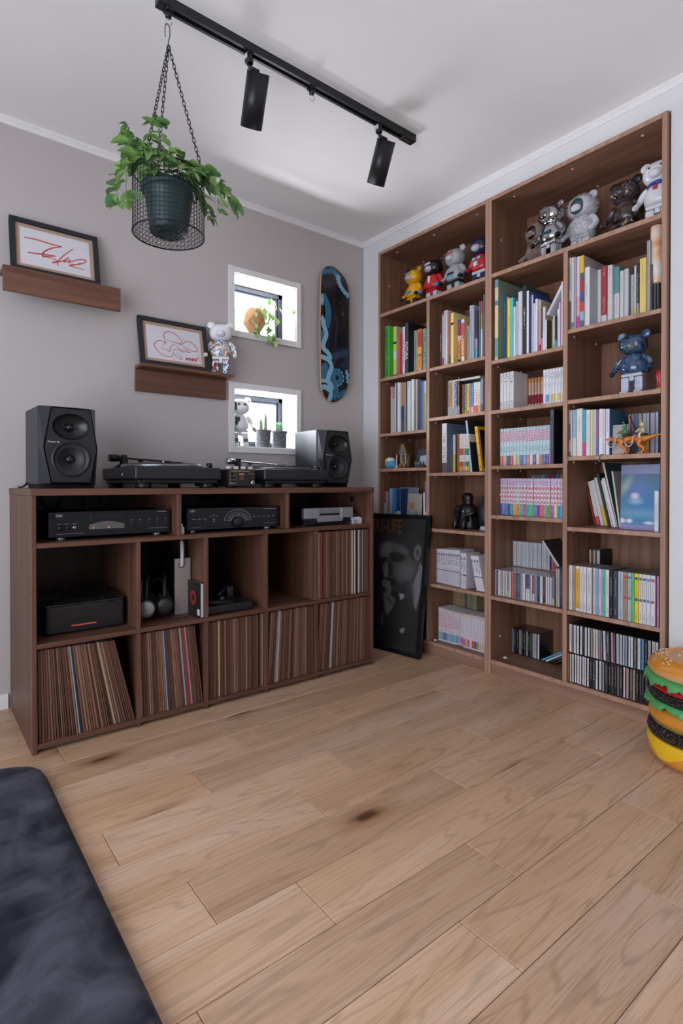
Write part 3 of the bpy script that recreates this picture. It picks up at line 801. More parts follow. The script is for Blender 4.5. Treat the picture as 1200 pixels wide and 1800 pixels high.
def ivy_leaf(s, m):
    o = [(0, 0), (.3, .45), (.15, .75), (.55, .55), (1., 0), (.55, -.55), (.15, -.75), (.3, -.45)]
    mb = MB(); mb._add([(a*s, b_*s, .12*s*abs(b_)) for a, b_ in o]+[(.4*s, 0, 0)], [(i, (i+1) % 8, 8) for i in range(8)], 0, True); return mb.mesh('leaf', m)
IVM = [ivy_leaf(.032, leafmat('#5d8c3e', '#a8c878')), ivy_leaf(.025, leafmat('#8fb35c', '#dfe6bf'))]
paths = [[(0, 0, 0), (.05, -.02, .055), (.075, -.03, .065), (.10, -.04, .045)], [(0, 0, 0), (.06, -.01, .02), (.12, -.03, .035), (.17, -.05, .03), (.21, -.075, .035)], [(0, 0, 0), (.06, -.02, .0), (.09, -.05, -.03), (.095, -.055, -.06)],
         [(0, 0, 0), (.02, -.05, -.02), (.03, -.075, -.10), (.03, -.085, -.16), (.01, -.09, -.172)], [(0, 0, 0), (.05, -.05, -.03), (.06, -.075, -.11), (.06, -.088, -.165), (.065, -.092, -.18)], [(0, 0, 0), (-.03, -.05, -.02), (-.04, -.075, -.10), (-.05, -.085, -.135), (-.03, -.09, -.15)], [(0, 0, 0), (.03, -.01, .03), (.05, -.02, .02)]]
for p_ in paths:
    pts = catmull(p_, 5); MB().tube(pts, .0011, n=5).build('stem', M('#8a9a5a', .6), iv)
    for i in range(4, len(pts), 2): 
        o = part('leaf', rnd.choice(IVM), iv, pts[i], (rnd.uniform(.8, 2.2), rnd.uniform(-.5, .5), rnd.uniform(-2.6, -.5)))
zs = WZ[1][0]+.004
CON = bpy.data.materials.new('terrazzo_pot'); nt, N, L, p = nodes(CON)
tc = N.new('ShaderNodeTexCoord'); v = N.new('ShaderNodeTexVoronoi'); v.inputs['Scale'].default_value = 95; L.new(tc.outputs['Object'], v.inputs['Vector'])
cr = N.new('ShaderNodeValToRGB'); cr.color_ramp.interpolation = 'CONSTANT'; e = cr.color_ramp.elements; e[0].color = lin('#d8d8d6'); e[1].position = .22; e[1].color = lin('#6c6f71')
L.new(v.outputs['Distance'], cr.inputs[0]); L.new(cr.outputs[0], p.inputs['Base Color']); p.inputs['Roughness'].default_value = .8
def conc(x, label, plabel, kind):
    t = thing('concrete_pot', label, 'plant pot', (x, .045, zs), group='speckled pots on the lower window sill')
    MB().lathe([(0, 0), (.037, 0), (.040, .003), (.044, .084), (.048, .086), (.048, .096), (.044, .096), (.042, .088), (0, .084)], 32).build('pot_body', CON, t)
    MB().lathe([(0, .0845), (.042, .0885)], 16).build('soil', M('#4a4038', .95), t)
    c = thing('cactus', plabel, 'cactus', (x, .045, zs+.0845))
    CG = M('#7c8b6a', .6)
    if kind == 0:
        for dx, h, r in ((-.014, .075, .0115), (.016, .110, .010)):
            f = lambda r_, h_, t_: (r_*(1+.10*cos(8*t_)), h_)
            MB().lathe([(r*.9, 0), (r, h*.3), (r*.9, h*.7), (r*.5, h*.93), (0, h)], 32, (dx, 0, 0), wob=f).build('stem', CG, c)
    else:
        for dx, h, r in ((-.010, .062, .012), (.010, .064, .0125), (.0, .055, .011)):
            f = lambda r_, h_, t_: (r_*(1+.14*cos(7*t_)), h_)
            MB().lathe([(r*.9, 0), (r*1.1, h*.4), (r, h*.75), (r*.6, h*.95), (0, h)], 32, (dx, .004 if dx else -.009, 0), wob=f).build('stem', M('#5f8a63', .6), c)
            sp = MB()
            for q in range(14):
                a = q*2*pi/7; z = h*(.25+.09*(q % 7)); sp.cyl((dx+r*cos(a), r*sin(a), z), (dx+(r+.008)*cos(a), (r+.008)*sin(a), z+.003), .0004, n=4)
            sp.build('spines', M('#e8e4d4', .6), c)
conc(-.690, 'speckled grey concrete pot holding two slim cactus columns', 'pair of slim tapering cactus columns in the lower little window', 0)
conc(-.585, 'speckled grey concrete pot holding a ribbed green cactus', 'short ribbed green cactus cluster in the lower little window', 1)
# ================================================================== toy bears
def bear(name_label, loc, rz, h, c, grp='standing toy bears', arms=(-8, -8), ear=None, snout=None, hand=None, leg=None, hip=None, rough=.3, metal=0., head=None, belly=None, extras=(), lean=0., cat='toy bear', fluffy=False):
    """generic bear-shaped figure; faces local -X. c: body colour or material"""
    mk = lambda q: q if hasattr(q, 'node_tree') else M(q, rough, metal, coat=.3 if not fluffy else 0., bump=1. if fluffy else 0., scale=220 if fluffy else 60, var=.1 if fluffy else .04)
    t = thing('toy_bear', name_label, cat, loc, rz, group=grp)
    body = mk(c); hd = mk(head or c); er = mk(ear or head or c); sn = mk(snout or head or c); hn = mk(hand or c); lg = mk(leg or c); hp = mk(hip or leg or c)
    s = h
    # head: rounded box-like ball, wider below
    hm = MB().ball((0, 0, .760*s), (.150*s, .175*s, .155*s), 24, 14, p=.82, fn=lambda q: (q.x, q.y*(1.0-.10*max(0, q.z)/(.155*s)), q.z))
    hdo = hm.build('head', hd, t)
    for sg in (1, -1):
        e = MB(); e.lathe([(0, -.022*s), (.050*s, -.022*s), (.062*s, -.012*s), (.064*s, 0), (.058*s, .016*s), (.035*s, .024*s), (0, .020*s)], 20, axis='x')
        e.xform(Matrix.Translation((0.015*s, sg*.145*s, .900*s)) @ Matrix.Rotation(sg*radians(-28), 4, 'X') @ Matrix.Diagonal((1, 1, 1, 1)))
        e.build('ear', er, t, merge=True)
    MB().ball((-.120*s, 0, .715*s), (.075*s, .080*s, .062*s), 18, 10, p=.9).build('snout', sn, t)
    # torso: barrel that swells towards the belly
    tp = [(.0, .315), (.105, .315), (.128, .335), (.140, .385), (.136, .45), (.118, .53), (.098, .585), (.085, .605), (0, .610)]
    tm = MB().lathe([(r*s, z*s) for r, z in tp], 28); tm.v = [(x*.94, y*1.18, z) for x, y, z in tm.v]; tm.build('torso', body, t)
    if belly: MB().ball((-.085*s, 0, .40*s), (.045*s, .07*s, .05*s), 16, 10, p=.7).build('belly_panel', mk(belly), t)
    # hips: flat T piece
    MB().box(-.075*s, .075*s, -.130*s, .130*s, .268*s, .318*s).box(-.07*s, .07*s, -.03*s, .03*s, .20*s, .27*s).build('hips', hp, t, bevel=.012*s, seg=2)
    for sg in (1, -1):
        l = MB().box(-.070*s, .075*s, sg*.035*s, sg*.135*s, .045*s, .262*s); l.build('leg', lg, t, bevel=.018*s, seg=3)
        f = MB().box(-.115*s, .075*s, sg*.033*s, sg*.137*s, .0, .052*s); f.build('foot', lg, t, bevel=.016*s, seg=3)
        an = radians(arms[0] if sg > 0 else arms[1])
        sh = Vector((0, sg*.148*s, .555*s)); el = sh+Vector((-.02*s, sg*.062*s, -.13*s)); wr = el+Vector((-.085*s-sin(-an)*.05*s, sg*.012*s, -.085*s))
        a = MB().tube(catmull([tuple(sh+Vector((0, -sg*.03*s, .01*s))), tuple(sh), tuple((sh+el)/2+Vector((.006*s, sg*.012*s, 0))), tuple(el), tuple(wr)], 4), [.030*s]+[.043*s]*3+[.042*s]*4+[.040*s]*4+[.036*s]*4+[.034*s], n=12)
        ao = a.build('arm', body if not isinstance(hand, tuple) else body, t)
        hb = MB().ball(tuple(wr+Vector((-.015*s, 0, -.018*s))), (.042*s, .036*s, .040*s), 14, 8); hb.cyl(tuple(wr+Vector((-.03*s, 0, -.05*s))), tuple(wr+Vector((-.06*s, 0, -.02*s))), .02*s, n=8)
        hb.build('hand', hn, ao)
    for fn in extras: fn(t, s, mk)
    t.scale = (1.12, 1.16, 1.)
    return t
def eyes(col, w=.03, hgt=.018, y=.065, z=.80):
    def f(t, s, mk):
        for sg in (1, -1): MB().box(-.158*s, -.140*s, sg*(y-w/2)*s, sg*(y+w/2)*s, (z-hgt/2)*s, (z+hgt/2)*s).build('eye', mk(col), t, bevel=.002)
    return f
def plate(name, col, x, y0, y1, z0, z1, th=.02):
    def f(t, s, mk): MB().box((x-th)*s, x*s, y0*s, y1*s, z0*s, z1*s).build(name, mk(col), t, bevel=.006*s)
    return f
def place(px, py, xp): p_ = hit(px, py, 0, xp); return p_.y
BH = .28
# on the ledge
bear('white toy bear with multicoloured painted body on the lower ledge', (-.985, -.050, 1.462), radians(62), .275, marble(['#eceaf0', '#eceaf0', '#3f7fa8', '#e6e2e6', '#8c2f2c', '#d9a54a', '#eceaf0'], 16), head='#e9e8ee', ear='#e9e8ee', snout='#dcdce6', hand='#e6e5ec', leg=marble(['#eceaf0', '#eceaf0', '#eceaf0', '#3f7fa8', '#8c2f2c', '#eceaf0'], 14), hip='#e6e4ea', grp='toy bears')
# in the lower window: white and black robot-like bear
bear('white and black jointed toy bear in the lower little window', (-.835, .040, WZ[1][0]+.004), radians(80), .275, '#e8e8ea', hand='#3a3c44', hip='#c9cad0', snout='#f2f2f2', grp='toy bears',
     extras=(plate('chest_panel', '#33363c', -.10, .02, .10, .40, .56), plate('cheek_panel', '#24262c', -.135, .09, .12, .68, .84), plate('knee_panel', '#55585f', -.072, .04, .13, .09, .15), plate('knee_panel', '#55585f', -.072, -.13, -.04, .09, .15), eyes('#22242a', .035, .04, .05, .80)))
# top shelf, left bookcase
xs = .10
yb_ = lambda px, py: place(px, py, xs)
bear('yellow toy bear with grey snout and blue chest panel on the top shelf', (xs, yb_(727, 505), ZT), radians(-8), .262, '#e8a91c', ear='#c99a2a', snout='#aeb2ba', hand='#1d1d22', leg='#1d1d22', hip='#e8a91c', grp='toy bears on the top shelf', extras=(plate('chest_panel', '#3a93c6', -.112, -.07, .07, .37, .43), plate('brow_panel', '#5aa0c8', -.145, -.08, .08, .80, .825), plate('forehead_panel', '#16161a', -.135, -.04, .04, .85, .90)))
bear('red, white and black toy bear with blue hands on the top shelf', (xs, yb_(762, 495), ZT), radians(-6), .270, '#c41f2b', head='#17181c', snout='#b9bcc4', hand='#2c93cf', leg='#c9cbd2', hip='#c41f2b', grp='toy bears on the top shelf', extras=(plate('chest_stripe', '#e9e4d8', -.108, -.03, .03, .38, .57), plate('brow_panel', '#d9d9dc', -.145, -.07, .07, .79, .83)))
bear('light grey toy bear with black hands on the top shelf', (xs, yb_(800, 480), ZT), radians(-4), .280, '#a9a7ab', ear='#c4c3c8', snout='#bdbcc2', hand='#15151a', leg='#bcbcc2', hip='#1d1d22', grp='toy bears on the top shelf', extras=(plate('chest_panel', '#4aa0d4', -.112, -.07, .07, .36, .40), plate('dark_panel', '#22222a', -.114, -.07, .07, .40, .45), plate('red_visor', '#c0392b', -.148, -.085, .085, .795, .815)))
bear('navy and red toy bear with silver snout on the top shelf', (xs, yb_(845, 460), ZT), radians(-2), .280, '#c0242c', head='#191c44', snout='#b4b8c0', hand='#1a1d4a', leg='#1c2050', hip='#d7d8dc', grp='toy bears on the top shelf', extras=(plate('window_panel', '#7fb2c4', -.105, .015, .085, .50, .55), plate('window_panel', '#7fb2c4', -.105, -.085, -.015, .50, .55), plate('chest_panel', '#cfd1d6', -.128, -.04, .04, .38, .46)))
# top shelf, right bookcase
FUR1 = M('#8f7568', .95, bump=1., scale=260, sheen=.6, var=.2); FUR2 = M('#c9c8ce', .95, bump=1., scale=200, sheen=.8, var=.22)
def fur(t, s, m, seedn):
    r_ = random.Random(seedn); mb = MB()
    # fuzzy coat: tufts over head, torso, arms
    for i in range(2600):
        a = r_.uniform(0, 2*pi); b_ = r_.uniform(-1.2, 1.4)
        if r_.random() < .55: c = Vector((0, 0, .76*s)); R = Vector((.15, .175, .155))*s
        else: c = Vector((0, 0, .42*s)); R = Vector((.125, .15, .20))*s
        n_ = Vector((cos(b_)*cos(a), cos(b_)*sin(a), sin(b_)))
        if n_.x < -.62 and R.y > .16*s: continue
        p0 = c+Vector((n_.x*R.x, n_.y*R.y, n_.z*R.z)); d = (n_+Vector((r_.uniform(-.5, .5), r_.uniform(-.5, .5), r_.uniform(-.7, .3)))).normalized()*s*.055
        sd = n_.orthogonal().normalized()*s*.007
        mb._add([tuple(p0-sd), tuple(p0+sd), tuple(p0+d)], [(0, 1, 2)], 0)
    o = mb.build('fur', m, t); o['kind'] = 'stuff'
def facep(col):
    def f(t, s, mk): MB().ball((-.128*s, 0, .745*s), (.045*s, .100*s, .120*s), 20, 12).build('face_shell', M(col, .12, coat=.6), t)
    return f
xs = .13
t = bear('brown fuzzy toy bear with dark glossy face on the top shelf', (xs+.03, place(944, 440, xs+.03), ZT), radians(-14), .262, FUR1, grp='toy bears on the top shelf', extras=(facep('#241a18'), lambda t, s, mk: fur(t, s, FUR1, 3)))
bear('silver metallic toy bear in a ribbed suit on the top shelf', (xs-.06, place(968, 420, xs-.06), ZT), radians(-10), .275, '#b9bcc2', rough=.14, metal=1., snout='#8c8688', hand='#2a2c30', hip='#d9dade', ear='#9d9aa0', grp='toy bears on the top shelf', extras=(plate('blue_badge', '#2b4a9c', -.103, .03, .07, .50, .54), plate('teal_band', '#2d5560', -.112, -.10, .10, .41, .46), facep('#6d6668'), lambda t, s, mk: MB().lathe([(.10*s, .60*s), (.125*s, .615*s), (.10*s, .63*s)], 24).build('neck_ring', mk('#d5d7dc'), t)))
bear('white fluffy toy bear with dark teal glossy face on the top shelf', (xs, place(1023, 400, xs), ZT), radians(-6), .285, FUR2, grp='toy bears on the top shelf', extras=(facep('#34505a'), lambda t, s, mk: fur(t, s, FUR2, 4)))
bear('dark painted toy bear in brown, black and blue patches on the top shelf', (xs+.02, place(1098, 365, xs+.02), ZT), radians(-4), .285, marble(['#17161a', '#17161a', '#4a3a24', '#262630', '#6a4a36', '#2c3a5a', '#17161a', '#a58a6a'], 18), ear='#1c1f26', grp='toy bears on the top shelf')
bear('glossy white toy bear with blue collar on the top shelf', (xs-.02, place(1158, 345, xs-.02), ZT), radians(4), .285, '#dadbe0', rough=.12, grp='toy bears on the top shelf', extras=(lambda t, s, mk: MB().lathe([(.085*s, .585*s), (.120*s, .57*s), (.118*s, .62*s), (.085*s, .63*s)], 24).build('collar', mk('#1f3f94'), t), plate('red_tie', '#a8283a', -.118, -.02, .03, .50, .56), eyes('#22202a', .03, .02)))
# on the shelf below the tall books
xs = .05
bear('glossy swirled dark blue toy bear alone on its shelf', (xs, place(1113, 650, xs), ZD[1]), radians(2), .262, marble(['#1d2c4c', '#33527c', '#24385c', '#46658c', '#1a2438', '#5a7aa0', '#9a8a52'], 9, rough=.1, dist=1.6, coat=.8), leg=marble(['#b9bcd0', '#a6abc4', '#c6c9d8'], 7, .1), hip=marble(['#c2c6d2', '#aab0c4'], 7, .1), hand='#1c2433', head=marble(['#141c28', '#22303e', '#33527c', '#2a3f5e', '#46658c', '#18222e'], 9, rough=.1, dist=1.6, coat=.8), ear=marble(['#31507c', '#4a6a94', '#22344e', '#8aa0bc'], 12, .1, dist=1.6), snout=marble(['#3f5f8a', '#5f7ea4', '#7d7a4a', '#35527c'], 8, .1, dist=1.6), grp='toy bears')
def ordn(n):
    w = ['zeroth', 'first', 'second', 'third', 'fourth', 'fifth', 'sixth', 'seventh', 'eighth', 'ninth', 'tenth', 'eleventh', 'twelfth']
    return w[n] if n < len(w) else '%d%s' % (n, {1: 'st', 2: 'nd', 3: 'rd'}.get(n % 10 if n % 100 not in (11, 12, 13) else 0, 'th'))
# ================================================================== on top of the cabinet
def plate_holes(mb_outer, holes):
    """flat polygon (list of 3D pts) with round holes -> triangulated faces"""
    bm = bmesh.new(); es = []
    for loop in [mb_outer]+holes:
        vs = [bm.verts.new(p) for p in loop]
        es += [bm.edges.new((vs[i], vs[(i+1) % len(vs)])) for i in range(len(vs))]
    bmesh.ops.triangle_fill(bm, use_beauty=True, use_dissolve=False, edges=es)
    bm.verts.index_update()
    V = [tuple(v.co) for v in bm.verts]; F = [tuple(v.index for v in f.verts) for f in bm.faces]; bm.free()
    return V, F
SPK = M('#2a2d34', .42, .15, spec=.5); SPF = M('#1b1e23', .5)
def speaker(loc, rz, label):
    w, h, d = .098, .298, .262
    t = thing('studio_speaker', label, 'speaker', loc, rz, group='studio speakers on the cabinet')
    c = .050; mb = MB()
    z0 = .012
    B = [(-w, d, z0), (w, d, z0), (w, d, h), (-w, d, h)]
    Mr = [(-w, c, z0), (w, c, z0), (w, c, h*.49), (w, c, h), (-w, c, h), (-w, c, h*.49)]
    Fr = [(-.066, 0, z0+.004), (.066, 0, z0+.004), (.091, 0, h*.49), (.066, 0, h-.006), (-.066, 0, h-.006), (-.091, 0, h*.49)]
    v = B+Mr+Fr
    mb._add(v, [(0, 3, 2, 1)[::-1], (0, 1, 5, 4), (1, 2, 7, 6, 5), (2, 3, 8, 7), (3, 0, 4, 9, 8), (4, 5, 11, 10), (5, 6, 12, 11), (6, 7, 13, 12), (7, 8, 14, 13), (8, 9, 15, 14), (9, 4, 10, 15)])
    mb.build('cabinet_shell', SPK, t, bevel=.006, seg=3, ang=12)
    ell = lambda cx, cz_, rx, rz_, n=32, y=-.001: [(cx+rx*cos(2*pi*i/n), y, cz_+rz_*sin(2*pi*i/n)) for i in range(n)]
    hx = [(x*.965, -.0012, z) for x, y, z in [(-.066, 0, z0+.010), (.066, 0, z0+.010), (.090, 0, h*.49), (.066, 0, h-.011), (-.066, 0, h-.011), (-.090, 0, h*.49)]]
    V, F = plate_holes(hx, [ell(0, .222, .062, .048), ell(0, .106, .066, .066)])
    b = MB(); b._add(V, F); bo = b.build('baffle', SPF, t)
    # oval tweeter horn
    m = MB(); prof = [(1., 0.), (.98, .004), (.80, .014), (.45, .024), (.22, .028)]
    base = len(m.v)
    for r, dp in prof:
        for i in range(32): a = 2*pi*i/32; m.v.append((.062*r*cos(a), -.0012+dp, .222+.048*r*sin(a)))
    for j in range(len(prof)-1):
        for i in range(32): q = (j*32+i, j*32+(i+1) % 32, (j+1)*32+(i+1) % 32, (j+1)*32+i); m.f.append(q); m.m.append(0); m.sm.append(True)
    hn = m.build('horn', M('#17181c', .35), t)
    MB().ball((0, .020, .222), (.0125, .009, .0125), 16, 8).build('tweeter_dome', M('#0e0f12', .3), hn)
    MB().box(-.024, .024, .014, .018, .2205, .2235).build('phase_bar', M('#2a2c31', .4), hn)
    m = MB(); m.lathe([(.066, .001), (.0655, -.003), (.059, -.0045), (.054, -.001), (.050, .004), (.048, .002), (.040, .012), (.020, .024), (.014, .026)], 40, (0, 0, .106), axis='y')
    wf = m.build('woofer', [M('#222328', .55)], t)
    MB().lathe([(.066, -.0018), (.0625, -.0052), (.058, -.0048), (.056, -.001)], 40, (0, 0, .106), axis='y').build('rubber_surround', M('#0d0e10', .45), wf)
    MB().ball((0, .020, .106), (.0155, .012, .0155), 20, 10).build('dust_cap', M('#191a1f', .25), wf)
    lt = part('lettering', text_mesh('Pioneer DJ', M('#c9ccd4', .4), .0085), t, (-.058, -.0019, .166), (pi/2, 0, 0))
    MB().box(-w+.008, w-.008, .04, d-.01, 0, z0+.002).build('base_pad', M('#0c0c0e', .8), t)
    for sx in (-1, 1):
        for z in (z0+.02, h-.02): MB().cyl((sx*.058, -.0012, z), (sx*.058, -.0022, z), .0028, n=10).build('screw', M('#101114', .4, .6), t)
    MB().box(.055, .068, -.0018, -.0010, .186, .188).build('level_mark', M('#33363c', .5), t)
speaker((-1.757, -.432, CZ), radians(2), 'dark grey studio speaker on the cabinet end away from the windows')
speaker((-.474, -.350, CZ), radians(-2), 'dark grey studio speaker on the cabinet end nearest the bookcase')
TTB = M('#1a1c21', .45); TTD = M('#0f1013', .4)
def turntable(loc, label, armcol, platcol, lp):
    t = thing('turntable', label, 'turntable', loc, group='turntables on the cabinet')
    W_, D_ = .353, .452
    MB().box(0, W_, 0, D_, .034, .084).build('plinth', TTB, t, bevel=.008, seg=3)
    MB().box(.012, W_-.012, .012, D_-.012, .018, .036).build('base', TTD, t, bevel=.006, seg=2)
    for x in (.045, W_-.045):
        for y in (.045, D_-.045): MB().lathe([(0, 0), (.026, 0), (.029, .003), (.029, .010), (.027, .012), (.029, .014), (.029, .022), (.024, .026), (0, .026)], 24, (x, y, 0)).build('foot', TTD, t)
    pc = (.176, .190)
    pl_ = MB().lathe([(.158, .0845), (.166, .086), (.166, .094), (.162, .098), (0, .098)], 72, (pc[0], pc[1], 0)); po = pl_.build('platter', M(platcol, .3, .9), t)
    dots = MB()
    for k in range(90):
        for q in range(2):
            a = 2*pi*(k+.5*q)/90; dots.box(-.0015, .0015, -.0002, .0008, -.0013, .0013); dots.xform(Matrix.Translation((pc[0]+.1662*sin(a), pc[1]-.1662*cos(a), .0885+.004*q)) @ Matrix.Rotation(a, 4, 'Z'), len(dots.v)-8)
    do = dots.build('strobe_dots', M('#d9dadf', .3, .5), po); do['kind'] = 'stuff'
    MB().lathe([(0, .101), (.150, .101), (.152, .0985), (.152, .0975)], 64, (pc[0], pc[1], 0)).build('slipmat', M('#141417', .95), t)
    MB().cyl((pc[0], pc[1], .10), (pc[0], pc[1], .114), .0036, n=12).build('spindle', CHR, t)
    # tonearm at the back: pivot left, headshell right
    bx, by = .075, .392
    ab = MB().lathe([(0, .084), (.042, .084), (.042, .092), (.030, .094), (.030, .100), (.018, .104), (.018, .128), (0, .128)], 28, (bx, by, 0)).build('tonearm_base', TTD, t)
    ap = catmull([(bx-.03, by, .130), (bx, by, .131), (bx+.06, by-.004, .127), (bx+.12, by-.022, .123), (bx+.165, by-.020, .120), (bx+.205, by-.034, .117)], 5)
    MB().tube(ap, .0046, n=10).build('tonearm', armcol, t)
    MB().cyl((bx-.062, by, .130), (bx-.026, by, .130), .016, n=24).cyl((bx-.024, by, .130), (bx-.018, by, .130), .012, n=20).build('counterweight', armcol if armcol is CHR else TTD, t)
    MB().box(bx-.010, bx+.010, by-.016, by+.016, .126, .144).build('gimbal', TTD, t, bevel=.002)
    hs = MB().box(bx+.200, bx+.250, by-.046, by-.028, .114, .119).box(bx+.222, bx+.244, by-.044, by-.030, .104, .114); hs.build('headshell', armcol, t, bevel=.001, seg=1)
    MB().tube([(bx+.25, by-.037, .117), (bx+.262, by-.045, .124), (bx+.264, by-.05, .132)], .0013, n=6).build('finger_lift', CHR, t)
    MB().cyl((bx+.08, by+.022, .084), (bx+.08, by+.022, .122), .004, n=10).box(bx+.068, bx+.092, by+.016, by+.028, .118, .123).build('arm_rest', TTD, t)
    MB().cyl((W_-.030, .055, .084), (W_-.030, .055, .104), .0125, n=24).build('target_light', TTD, t)
    MB().cyl((W_-.060, .030, .084), (W_-.060, .030, .088), .014, n=24).build('start_button', M('#9a9ca2', .3, .8), t)
    MB().box(W_-.05, W_-.015, D_-.16, D_-.04, .084, .0855).build('pitch_plate', M('#25272c', .4), t)
    MB().box(W_-.046, W_-.019, D_-.11, D_-.095, .085, .094).build('pitch_slider', M('#c9cbd0', .3, .6), t, bevel=.002)
    MB().cyl((-.001, .16, .055), (.004, .16, .055), .006, n=12).build('socket', M('#d9dadf', .4), t)
    return t
turntable((-1.548, -.490, CZ), 'black turntable with black tonearm beside the end speaker', M('#15161a', .35), '#6f7278', 0)
turntable((-.990, -.490, CZ), 'black turntable with silver tonearm under the little windows', CHR, '#4a4c52', 1)
# mixer between them
mx = thing('dj_mixer', 'small black dj mixer standing between the two turntables', 'mixer', (-1.096, -.30, CZ))
MB().box(-1.160, -1.032, -.480, -.13, CZ+.006, CZ+.080).build('case', M('#141519', .45), mx, world=True, bevel=.002)
fp_ = MB().box(-1.158, -1.034, -.4825, -.480, CZ+.008, CZ+.078).build('front_panel', M('#1a1b1f', .5), mx, world=True)
GOLD = M('#a98b62', .45)
for i, (a, b_, z0, z1, m_) in enumerate([(-1.150, -1.060, .070, .073, GOLD), (-1.153, -1.152, .012, .066, GOLD), (-1.125, -1.124, .012, .066, GOLD), (-1.150, -1.128, .052, .0535, GOLD), (-1.150, -1.128, .034, .0355, GOLD), (-1.150, -1.128, .018, .022, M('#b9b6b0', .5)), (-1.110, -1.086, .056, .062, GOLD), (-1.108, -1.088, .034, .054, M('#5a3c2a', .5)), (-1.066, -1.042, .060, .062, GOLD)]):
    MB().box(a, b_, -.4832, -.4825, CZ+z0, CZ+z1).build('marking', m_, fp_, world=True)
for x, z in ((-1.138, .044), (-1.138, .060), (-1.138, .026)): MB().cyl((x, -.482, CZ+z), (x, -.494, CZ+z), .006, n=14).build('knob', TTD, mx, world=True)
MB().lathe([(.004, -.004), (.010, -.004), (.010, 0)], 20, (-1.044, -.482, CZ+.022), axis='y').build('headphone_jack', CHR, mx, world=True)
for x in (-1.15, -1.115, -1.08, -1.045):
    MB().box(x-.008, x+.008, -.47, -.45, CZ+.080, CZ+.092).build('fader_cap', M('#cfccc6', .4), mx, world=True, bevel=.002)
for x in (-1.14, -1.06):
    for y in (-.46, -.16): MB().cyl((x, y, CZ), (x, y, CZ+.007), .008, n=12).build('foot', TTD, mx, world=True)
# little black fixing on the wall above the speaker, speaker cables
tag(MB().box(-.395, -.335, -.020, -.001, 1.188, 1.222).build('wall_outlet', M('#26272b', .5), bevel=.003), 'small black outlet box on the grey wall above the speaker', 'outlet')
tag(MB().tube(catmull([(-1.862, -.19, CZ+.022), (-1.872, -.22, CZ+.012), (-1.884, -.21, CZ+.004), (-1.880, -.12, CZ+.004), (-1.86, -.04, CZ+.004)], 5), .0035, n=8).build('speaker_cable', M('#0d0d10', .5)), 'short black speaker cable beside the end of the cabinet top', 'cable')
# ================================================================== hi-fi in the top row
HB = M('#101216', .38, .2); HF = M('#14171c', .35, .3); GREY = M('#a9abb2', .4)
def marks(parent, lst, y):
    for x0, x1, z0, z1, m_ in lst: MB().box(x0, x1, y-.0006, y, z0, z1).build('marking', m_, parent, world=True)
def feet(t, x0, x1, y0, y1, z):
    for x in (x0, x1):
        for y in (y0, y1): MB().lathe([(0, 0), (.017, 0), (.017, .007), (.0155, .008), (.017, .009), (.017, .015), (0, .015)], 24, (x, y, z)).build('foot', M('#b9bbc4', .22, .9), t, world=True)
SZ = .712
t = thing('cd_player', 'black compact disc player with lit display in the top row under the turntable', 'cd player', (-1.62, -.31, SZ))
x0, x1, yf = -1.838, -1.402, -.462
MB().box(x0+.004, x1-.004, yf+.006, -.16, SZ+.014, SZ+.100).build('case', HB, t, world=True)
fp_ = MB().box(x0, x1, yf, yf+.007, SZ+.012, SZ+.102).build('front_panel', HF, t, world=True, bevel=.0015, seg=1)
feet(t, x0+.045, x1-.045, yf+.03, -.19, SZ)
MB().box(-1.700, -1.585, yf-.001, yf+.002, SZ+.074, SZ+.092).build('disc_tray', M('#0a0b0d', .3), t, world=True, bevel=.001, seg=1)
arc = [(-1.705+.125*i/16, SZ+.052+.012*sin(pi*i/16)) for i in range(17)]
MB().prism([(-1.705, yf-.0012, SZ+.036)]+[(x, yf-.0012, z) for x, z in arc]+[(-1.580, yf-.0012, SZ+.036)], (0, .002, 0)).build('display', M('#5a5b58', .25), t, world=True)
for x in (-1.690, -1.637): MB().cyl((x, yf-.002, SZ+.041), (x, yf, SZ+.041), .0022, n=10).build('indicator_light', M('#ff3030', .4, emit=4.), t, world=True)
for x, r_, m_ in ((-1.802, .0085, TTD), (-1.776, .007, TTD), (-1.753, .006, CHR)): MB().lathe([(.0, -.010), (r_, -.010), (r_, 0)] if m_ is TTD else [(.0025, -.001), (r_, -.001), (r_, .0)], 20, (x, yf, SZ+.045), axis='y').build('knob', m_, t, world=True)
for i in range(5): MB().cyl((-1.555+.033*i, yf-.002, SZ+.054), (-1.555+.033*i, yf, SZ+.054), .006, n=16).build('button', M('#1d2026', .4), t, world=True)
marks(fp_, [(-1.812, -1.722, SZ+.0235, SZ+.0242, GREY), (-1.49, -1.415, SZ+.0305, SZ+.0312, GREY), (-1.455, -1.418, SZ+.093, SZ+.095, GREY), (-1.642, -1.636, SZ+.079, SZ+.085, M('#8c8f95', .4))]+[(-1.810+.024*i, -1.796+.024*i, SZ+.058, SZ+.0595, M('#7d8087', .4)) for i in range(3)]+[(-1.558+.033*i, -1.551+.033*i, SZ+.064, SZ+.066, M('#8c8f95', .4)) for i in range(5)], yf)
part('lettering', text_mesh('CEC', M('#c3c6cc', .4), .012), fp_, (-1.803-t.location.x, yf-.0008-t.location.y, SZ+.088-t.location.z), (pi/2, 0, 0))
t = thing('amplifier', 'black amplifier with fan shaped volume scale in the top row beside the disc player', 'amplifier', (-1.12, -.31, SZ))
x0, x1, yf = -1.335, -.897, -.462
MB().box(x0+.004, x1-.004, yf+.006, -.14, SZ+.014, SZ+.100).build('case', HB, t, world=True)
fp_ = MB().box(x0, x1, yf, yf+.007, SZ+.012, SZ+.102).build('front_panel', HF, t, world=True, bevel=.0015, seg=1)
feet(t, x0+.035, x1-.05, yf+.03, -.19, SZ)
cx_, cz_ = -1.106, SZ+.040
